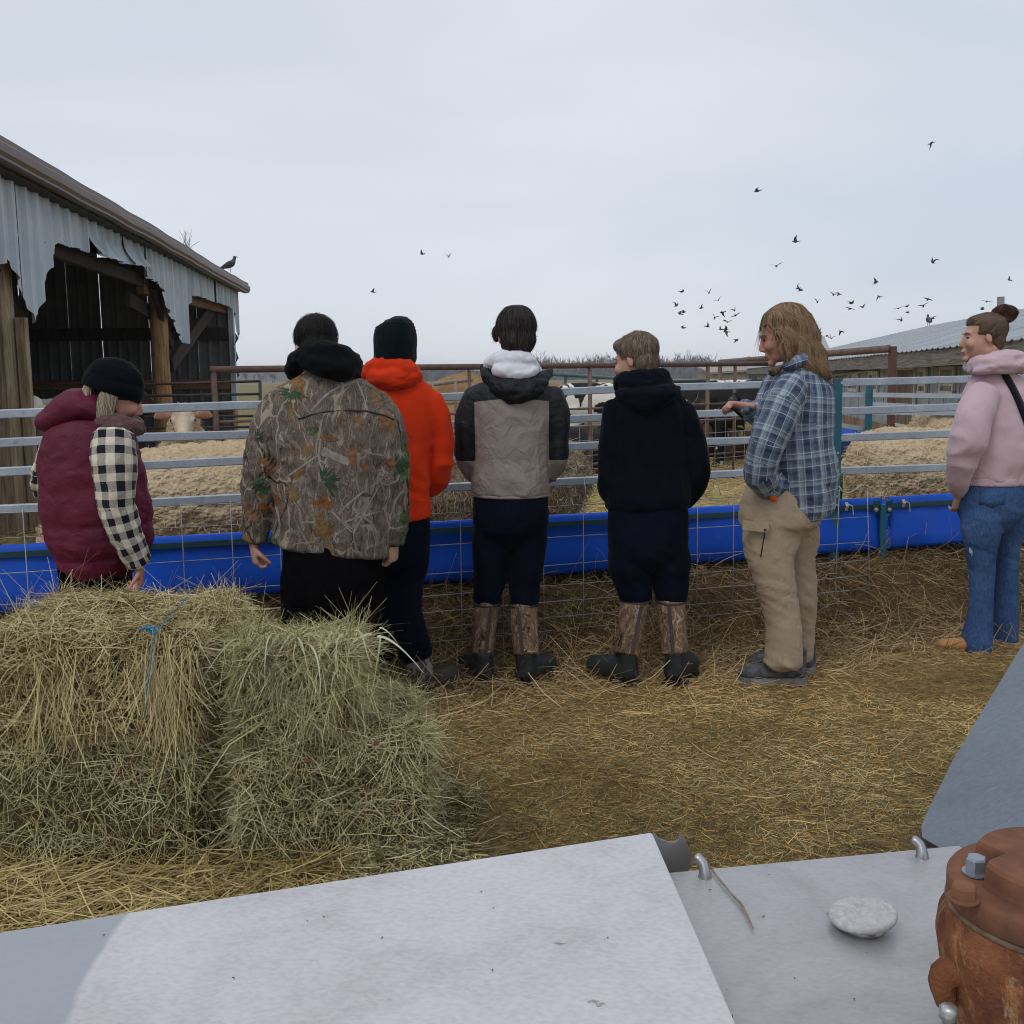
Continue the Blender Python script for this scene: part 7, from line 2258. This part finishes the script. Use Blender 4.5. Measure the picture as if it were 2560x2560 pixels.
def plate(name, pts, th, mat, par=hs, org=mo, sub=0):
    bm = bmesh.new()
    vt = [bm.verts.new(p) for p in pts]
    f = bm.faces.new(vt)
    r = bmesh.ops.extrude_face_region(bm, geom=[f])
    for v in r['geom']:
        if isinstance(v, bmesh.types.BMVert): v.co.z -= th
    bmesh.ops.bevel(bm, geom=[e for e in bm.edges], offset=min(.0025, th * .3), segments=2, affect='EDGES')
    return part(bm, name, mat, par, org)
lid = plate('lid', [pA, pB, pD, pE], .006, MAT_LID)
# folded skirt under the lid: far and right sides
bm = bmesh.new(); bar(bm, pA + Vector((0, -.004, -.031)), pB + Vector((-.002, -.004, -.031)), .004, .05); part(bm, 'far_skirt', MAT_CUT, hs, mo)
bm = bmesh.new(); bar(bm, pB + Vector((-.004, -.01, -.031)), pD + Vector((-.004, 0, -.031)), .004, .05); part(bm, 'side_skirt', MAT_CUT, hs, mo)
# notched end cheek
yq = pB.y + .003
ck = [(1632, 2082), (1650, 2098), (1672, 2106), (1690, 2106), (1697, 2098), (1702, 2086), (1712, 2096), (1722, 2118), (1728, 2145), (1727, 2168), (1720, 2180), (1680, 2184), (1640, 2184)]
bm = bmesh.new()
vt = [bm.verts.new(at(x, y, yq + .0004 * (x - 1632))) for x, y in ck]; f = bm.faces.new(vt)
r = bmesh.ops.extrude_face_region(bm, geom=[f])
for v in r['geom']:
    if isinstance(v, bmesh.types.BMVert): v.co.y += .003
part(bm, 'notched_cheek', MAT_CUT, hs, mo)
# deck
q0, q1 = gnd(1640, 2184, ZD), gnd(2345, 2118, ZD)
dd = (q1 - q0).normalized()
deck_pts = [q0 - dd * .15, q1 + dd * .6, q1 + dd * .6 + edge_dir * 1.3, q0 - dd * .15 + edge_dir * 1.3]
plate('deck', deck_pts, .005, MAT_DECK)
bm = bmesh.new(); bar(bm, deck_pts[0] + Vector((0, -.006, -.06)), deck_pts[1] + Vector((0, -.006, -.06)), .004, .11); part(bm, 'deck_skirt', MAT_CUT, hs, mo)
# box under it all
bm = bmesh.new()
c_ = [pA + Vector((0, -.03, 0)), pB + Vector((0, -.03, 0)), deck_pts[1] + Vector((0, -.03, 0)), deck_pts[2], pE]
top = [bm.verts.new((p.x, p.y, .70)) for p in c_]; bot = [bm.verts.new((p.x, p.y, .0)) for p in c_]
for i in range(5): bm.faces.new((top[i], top[(i + 1) % 5], bot[(i + 1) % 5], bot[i]))
bm.faces.new(top)
part(bm, 'base_box', MAT_FLAP, hs, mo)
# bent lugs
for (xa, ya), (xb, yb) in (((1742, 2142), (1762, 2192)), ((2284, 2098), (2305, 2142))):
    foot = gnd(xb, yb, ZD); tip = at(xa, ya, foot.y + .012)
    bm = bmesh.new(); md = foot.lerp(tip, .5) + Vector((.003, 0, .004))
    tube(bm, [(*(foot + Vector((0, 0, -.004))), .012, .012), (*(foot + Vector((0, 0, .004))), .0085, .009), (*md, .0075, .008), (*tip, .007, .007)], up=Vector((0, 1, 0)), seg=12)
    part(bm, 'lug', MAT_CUT, hs, mo, True)
# round vent cap on a short neck
vc = gnd(2157, 2318, ZD)
bm = bmesh.new(); lathe(bm, vc, [(.029, -.001), (.026, .003), (.024, .012)], 28); part(bm, 'vent_neck', MAT_CUT, hs, mo, True)
m, t, b = new_mat('crazed_white_paint')
v = coords(t)
vo = nd(t, 'ShaderNodeTexVoronoi', Scale=150.0, feature='DISTANCE_TO_EDGE'); t.links.new(mix(t, .02, v, nd(t, 'ShaderNodeTexNoise', Scale=60.0).outputs['Color'], 'ADD'), vo.inputs['Vector'])
c = ramp(t, vo.outputs['Distance'], [(0, (.13, .13, .13)), (.05, (.2, .2, .2)), (.10, (.62, .62, .62))])
c = mix(t, ramp(t, noise_tex(t, v, 70, 3, .6), [(.5, (.0, .0, .0)), (.75, (.7, .7, .7))]), c, (.62, .62, .615))
t.links.new(c, b.inputs['Base Color']); b.inputs['Roughness'].default_value = .7; bump(t, b, vo.outputs['Distance'], .5, .002)
bm = bmesh.new(); lathe(bm, vc + Vector((0, 0, .012)), [(.036, 0), (.0410, .0015), (.0422, .005), (.0414, .008), (.039, .0095), (.028, .011), (.004, .0115)], 48, Matrix.Rotation(-.13, 3, 'Y')); part(bm, 'vent_cap', m, hs, mo, True)
# raised flap at right
E_, D2, C2 = at(2303, 2092, 1.50), at(2420, 2160, 1.40), at(2560, 1606, 1.86)
nrm = (D2 - E_).cross(C2 - E_).normalized()
def fl(px, py):
    d = ray(px, py); return CAM + d * ((E_ - CAM).dot(nrm) / d.dot(nrm))
bm = bmesh.new()
vt = [bm.verts.new(fl(*q)) for q in ((2303, 2066), (2318, 2030), (2382, 1900), (2560, 1606), (2640, 1480), (2640, 2290), (2405, 2150), (2306, 2094))]
f = bm.faces.new(vt)
r = bmesh.ops.extrude_face_region(bm, geom=[f])
bk_ = nrm if nrm.y > 0 else -nrm
for v in r['geom']:
    if isinstance(v, bmesh.types.BMVert): v.co += bk_ * .004
part(bm, 'raised_flap', MAT_FLAP, hs, mo)
bm = bmesh.new()
vt = [bm.verts.new(p) for p in (at(2304, 2072, 1.515), at(2299, 2120, 1.515), at(2350, 2118, 1.515), at(2362, 2122, 1.51))]
f = bm.faces.new(vt); r = bmesh.ops.extrude_face_region(bm, geom=[f])
for v in r['geom']:
    if isinstance(v, bmesh.types.BMVert): v.co.y += .003
part(bm, 'flap_gusset', MAT_CUT, hs, mo)

# rusty cast housing
m, t, b = new_mat('cast_iron_rust')
v = coords(t)
f1 = noise_tex(t, v, 16, 6, .7, .3); f2 = noise_tex(t, coords(t, (1, 1, .45)), 30, 6, .75, .6)
c = ramp(t, f1, [(.3, (.075, .03, .018)), (.48, (.18, .062, .028)), (.62, (.26, .10, .04)), (.75, (.13, .06, .038))])
c = mix(t, ramp(t, f2, [(.50, (0, 0, 0)), (.60, (.9, .9, .9))]), c, ramp(t, noise_tex(t, v, 120, 3, .7), [(.35, (.34, .12, .03)), (.55, (.42, .22, .10)), (.7, (.40, .33, .24))]))
t.links.new(c, b.inputs['Base Color']); b.inputs['Roughness'].default_value = .82; b.inputs['Specular IOR Level'].default_value = .25
bump(t, b, mth(t, 'ADD', f2, noise_tex(t, v, 140, 4, .7)), .9, .006)
MAT_CAST = m
MAT_CASTT = M('flat_rust', (.215, .095, .05), .9, c2=(.125, .055, .034), vscale=22, bmp=.3, bscale=160, bdist=.002)
cv = at(2636, 2300, .985); cz = at(2365, 2205, .985).z
co_ = Vector((cv.x, cv.y, ZD))
rv = empty('rusty_valve', co_, 'rust-covered cast iron housing with bolted flange at lower right', 'valve housing')
def lv(name, prof, mat, seg=56):
    bm = bmesh.new(); lathe(bm, (cv.x, cv.y, cz), prof, seg); return part(bm, name, mat, rv, co_, True)
lv('body', [(.075, -.215), (.088, -.20), (.096, -.15), (.107, -.10), (.112, -.07), (.110, -.05), (.104, -.038), (.103, -.034)], MAT_CAST)
lv('gasket', [(.103, -.0345), (.1045, -.033), (.1045, -.030), (.103, -.0285)], M('pale_gasket', (.2, .145, .09), .85, c2=(.10, .06, .04), vscale=60))
lv('flange', [(.100, -.029), (.1035, -.027), (.1035, -.006), (.1015, -.003), (.085, -.002)], MAT_CASTT)
# upper cap with a bite for the bolt
bm = bmesh.new()
bt = at(2440, 2140, .985); ang = math.atan2(at(2440, 2150, .93).y - cv.y, bt.x - cv.x)
bx, by = cv.x + .088 * cos(pi * 1.02), cv.y + .088 * sin(pi * .93)
bolt_c = Vector((at(2440, 2170, cv.y + .02).x, cv.y + .02, cz))
ring = []
for k in range(72):
    a = 2 * pi * k / 72; r = .078
    x, y = cv.x + r * cos(a), cv.y + r * sin(a)
    dv = Vector((x - bolt_c.x, y - bolt_c.y)); L = dv.length
    if L < .024:
        cc_ = Vector((cv.x - bolt_c.x, cv.y - bolt_c.y)).normalized() * (.024 - L) * 1.2
        x += cc_.x; y += cc_.y
    ring.append((x, y))
rows_ = []
for z, k in ((-.002, 1.02), (.004, 1.0), (.020, .985), (.024, .95)):
    rows_.append([bm.verts.new((cv.x + (x - cv.x) * k, cv.y + (y - cv.y) * k, cz + z)) for x, y in ring])
for a, b2_ in zip(rows_, rows_[1:]):
    for k in range(72): bm.faces.new((a[k], a[(k + 1) % 72], b2_[(k + 1) % 72], b2_[k]))
bm.faces.new(rows_[-1]); bm.faces.new(rows_[0][::-1])
part(bm, 'cap', MAT_CASTT, rv, co_)
def hexbolt(c, r, h, mat, name):
    bm = bmesh.new(); lathe(bm, c, [(r * 1.25, 0), (r * 1.25, .002)], 20); lathe(bm, c + Vector((0, 0, .002)), [(r, 0), (r, h * .85), (r * .86, h)], 6)
    return part(bm, name, mat, rv, co_)
hexbolt(bolt_c + Vector((0, 0, -.001)), .0108, .016, steel('zinc_blue', (.34, .38, .44), (.22, .25, .29), .4, .7), 'zinc_bolt')
nut = Vector((at(2392, 2192, cv.y - .022).x + .004, cv.y - .03, cz - .002))
hexbolt(nut, .0125, .013, MAT_CASTT, 'rusty_nut')
lp = at(2358, 2440, cv.y - .01)
bm = bmesh.new(); tube(bm, [(*(lp + Vector((.03, 0, .01))), .018, .018), (*lp, .014, .016), (*(lp + Vector((.004, 0, -.03))), .01, .012)]); part(bm, 'side_boss', MAT_CAST, rv, co_, True)
bm = bmesh.new(); p0 = at(2372, 2520, cv.y - .04); lathe(bm, Vector((p0.x, p0.y, ZD)), [(.006, 0), (.006, p0.z - ZD - .01), (.009, p0.z - ZD - .01), (.009, p0.z - ZD), (.006, p0.z - ZD + .003)], 16); part(bm, 'stud', MAT_BOLT, rv, co_, True)

# dry stem and crumbs lying on the deck
st = [gnd(x, y, ZD + .004) for x, y in ((1772, 2163), (1800, 2200), (1830, 2236), (1852, 2258), (1866, 2284), (1883, 2320))]
bm = bmesh.new(); rod(bm, st, [.0012, .0014, .0015, .0018, .0015, .0011], 7)
so_ = part(bm, 'dry_straw', M('dry_stem', (.30, .24, .17), .8, c2=(.2, .15, .1), vscale=40), None, st[0]); tag(so_, 'thin bent dry stem lying on the metal deck beside the vent cap', 'straw')
bm = bmesh.new()
for k in range(22):
    if k < 14: p = gnd(random.uniform(150, 1600), random.uniform(2130, 2540), ZL + .0012)
    else: p = gnd(random.uniform(1740, 2300), random.uniform(2200, 2540), ZD + .0012)
    if k < 14 and p.y > lin(pA.x, pA.y, pB.x, pB.y, p.x) - .02: continue
    L = random.uniform(.0012, .004); a = random.uniform(0, pi)
    box(bm, p, (L, .0008, .0008), Matrix.Rotation(a, 3, 'Z'))
cr_ = part(bm, 'crumbs', M('dark_crumbs', (.12, .08, .05), .9)); tag(cr_, 'tiny dark crumbs of chaff on the metal sheets', 'chaff', kind='stuff')
for (x, y, z) in ((330, 2445, ZL), (335, 2530, ZL)):
    p = gnd(x, y, z)
# ------------------------------------------------------------------ pigeons
MAT_BIRD = M('dark_pigeon', (.045, .047, .055), .8, c2=(.022, .022, .027), vscale=9)
MAT_BIRD2 = M('grey_pigeon', (.11, .115, .13), .8, c2=(.045, .047, .055), vscale=14)
def bird_mesh(name, lift, sweep, fold=1.0):
    bm = bmesh.new()
    tube(bm, [(-.15, 0, 0, .02, .014), (-.08, 0, 0, .045, .045), (.0, 0, 0, .058, .058), (.08, 0, .01, .042, .042), (.125, 0, .03, .028, .028), (.16, 0, .03, .020, .020)], up=Vector((0, 0, 1)), seg=10, sub=2)
    V = [bm.verts.new(q) for q in ((-.11, .03, 0), (-.11, -.03, 0), (-.25, -.055, 0), (-.26, 0, .004), (-.25, .055, 0))]; bm.faces.new(V)
    for s in (-1, 1):
        c1, s1 = cos(lift), sin(lift); c2, s2 = cos(lift * .6 - .1), sin(lift * .6 - .1)
        e = Vector((.03 + sweep * .05, s * (.04 + .15 * c1 * fold), .02 + .15 * s1)); tpt = e + Vector((-.10 - sweep * .08, s * .20 * c2 * fold, .20 * s2))
        pts = [Vector((.08, s * .03, .02)), e + Vector((.03, 0, 0)), tpt, e + Vector((-.10, -s * .01, -.005)), Vector((-.08, s * .03, .01))]
        top = [bm.verts.new(p + Vector((0, 0, .004))) for p in pts]; bot = [bm.verts.new(p - Vector((0, 0, .004))) for p in pts]
        bm.faces.new(top); bm.faces.new(bot[::-1])
        for i in range(5): bm.faces.new((top[i], bot[i], bot[(i + 1) % 5], top[(i + 1) % 5]))
    return from_bm(bm, name)
BM = [bird_mesh('wings_up', 1.15, .3), bird_mesh('wings_level', .15, .2), bird_mesh('wings_down', -.7, .3), bird_mesh('wings_half', .6, 0), bird_mesh('wings_folded', .3, 1.2, .55)]
for me in BM: me.materials.append(MAT_BIRD)
ZB = [(210, 864), (347, 870), (395, 906), (183, 934), (202, 974), (220, 968), (308, 946), (375, 996), (340, 1040), (217, 1046), (414, 968), (427, 1010), (441, 1017), (476, 958), (481, 984), (405, 1054), (431, 1054), (434, 1066), (484, 1106),
      (797, 848), (808, 856), (893, 916), (972, 878), (1000, 878), (1064, 922), (1056, 950), (1120, 941), (1188, 818), (1201, 888), (1300, 948), (1342, 938), (1347, 968), (1316, 1008), (1426, 936), (1448, 902), (1471, 998), (1744, 914), (1722, 952), (1858, 805), (905, 1066), (940, 1086), (1011, 1064), (962, 1098)]
lone = [((1465, 117), 'highest pigeon, alone in the upper right sky'), ((590, 358), 'lone pigeon gliding high above the plaid shirt'), ((782, 612), 'pigeon with one wing raised, above the main flock'), ((686, 736), 'dark pigeon just below the one with a raised wing'), ((1472, 715), 'pigeon with swept wings above the grey shed roof')]
left = [((1055, 635), 'left one of two pigeons over the orange hoodie'), ((1122, 642), 'right one of two pigeons left of the grey jacket'), ((932, 730), 'single pigeon low over the knit cap and camouflage jacket')]
R6 = random.Random(21)
def put_bird(px, py, label, group, k=None, dep=None, yaw=None, size=1.0):
    dep = dep or R6.uniform(62, 84)
    o = bpy.data.objects.new('pigeon', BM[k if k is not None else R6.choice((0, 0, 1, 2, 3, 3, 4))]); COL.objects.link(o)
    o.location = at(px, py, dep); o.rotation_euler = (R6.uniform(-.7, .7), R6.uniform(-.5, .3), R6.uniform(0, 2 * pi) if yaw is None else yaw)
    o.scale = (size,) * 3
    tag(o, label, 'pigeon', group)
ORD = ['leftmost', 'second', 'third', 'fourth', 'fifth', 'sixth', 'seventh', 'eighth', 'ninth', 'tenth', 'eleventh', 'twelfth', 'thirteenth', 'fourteenth', 'fifteenth', 'sixteenth', 'seventeenth', 'eighteenth', 'nineteenth', 'twentieth', 'twenty-first', 'twenty-second', 'twenty-third', 'twenty-fourth', 'twenty-fifth']
POSE = ['raised wings', 'level wings', 'lowered wings', 'half-raised wings', 'folded wings']
for grp, where, gname in ((True, 'in the flock over the navy hoodie', 'flock over the navy hoodie'), (False, 'in the flock over the shed roof', 'flock over the shed')):
    for i, (zx, zy) in enumerate(sorted(q for q in ZB if (q[0] < 600) == grp)):
        k = R6.choice((0, 0, 1, 2, 3, 3, 4))
        put_bird(1600 + zx * .4969, 300 + zy * .4969, 'dark pigeon with %s, %s%s %s' % (POSE[k], ORD[i], '' if i == 0 else ' from left', where), gname, k)
for (zx, zy), lb in lone:
    put_bird(1600 + zx * .4969, 300 + zy * .4969, lb, 'pigeons in the sky', dep=55)
for (px, py), lb in left:
    put_bird(px, py, lb, 'pigeons in the sky', dep=75)
def perched(name_label, pos, yaw, size=1.0):
    o = empty('pigeon', pos, name_label, 'pigeon', 'perched pigeons'); T = Matrix.Translation(pos) @ Matrix.Rotation(yaw, 4, 'Z') @ Matrix.Scale(size, 4)
    bm = bmesh.new()
    tube(bm, [(-.17, 0, .075, .02, .008), (-.10, 0, .10, .035, .03), (-.02, 0, .135, .062, .06), (.05, 0, .175, .058, .058), (.085, 0, .235, .032, .034), (.10, 0, .275, .032, .033), (.115, 0, .29, .02, .02)], up=Vector((0, 1, 0)), seg=12)
    bm.transform(T); link(fuse(bm, .008, 2), 'body', MAT_BIRD2, o, pos)
    for s in (-1, 1):
        bm = bmesh.new(); tube(bm, [(.04, s * .055, .17, .04, .014), (-.04, s * .058, .13, .045, .014), (-.14, s * .035, .085, .02, .008), (-.2, s * .02, .065, .008, .005)], up=Vector((0, 1, 0)), seg=10); bm.transform(T); link(from_bm(bm), 'wing', MAT_BIRD, o, pos)
        bm = bmesh.new(); rod(bm, [(0.01, s * .025, .09), (.02, s * .025, -.005)], .006, 6); bm.transform(T); link(from_bm(bm), 'leg', M('pink_leg', (.3, .1, .09)) if 'pink_leg' not in bpy.data.materials else bpy.data.materials['pink_leg'], o, pos)
    bm = bmesh.new(); tube(bm, [(.125, 0, .285, .008, .008), (.155, 0, .275, .003, .003)], up=Vector((0, 1, 0)), seg=6); bm.transform(T); link(from_bm(bm), 'beak', MAT_BIRD, o, pos)
p = BW.hit(574, 672, .25); p.z = 3.44 + gz(BW.u(p)) + .03
perched('grey pigeon perched on the barn gutter', p, .25)
for px, py, yw, lb in ((2166, 818, 2.9, 'left of two pigeons on the shed ridge'), (2196, 822, .6, 'upright pigeon on the peak of the shed ridge'), (2322, 806, 1.5, 'pigeon sitting far along the shed ridge near the pink hoodie')):
    d = ray(px, py); n_ = SW.n; a0 = SW.a + SW.n * RB
    t_ = (a0 - CAM).dot(n_) / d.dot(n_); q = CAM + d * t_
    u_ = SW.u(q); hip = max(0, min(1, (u_ - SB) / 9.8)); q = SW.P(u_, 1.76 + (RIDGE - 1.76) * hip + .03, .47 + (RB - .47) * hip)
    perched(lb, q, yw, 1.25)

# ------------------------------------------------------------------ haze in the air
bm = bmesh.new(); box(bm, (0, 1200, 7.0), (5200, 2700, 16.0))
hz_ = part(bm, 'haze', None); hz_['kind'] = 'stuff'
m = bpy.data.materials.new('thin_haze'); m.use_nodes = True; t = m.node_tree; t.nodes.clear()
out = t.nodes.new('ShaderNodeOutputMaterial'); pv = t.nodes.new('ShaderNodeVolumePrincipled')
pv.inputs['Color'].default_value = (.86, .90, .96, 1); pv.inputs['Density'].default_value = .0005; pv.inputs['Anisotropy'].default_value = 0.0
t.links.new(pv.outputs[0], out.inputs['Volume'])
hz_.data.materials.append(m)
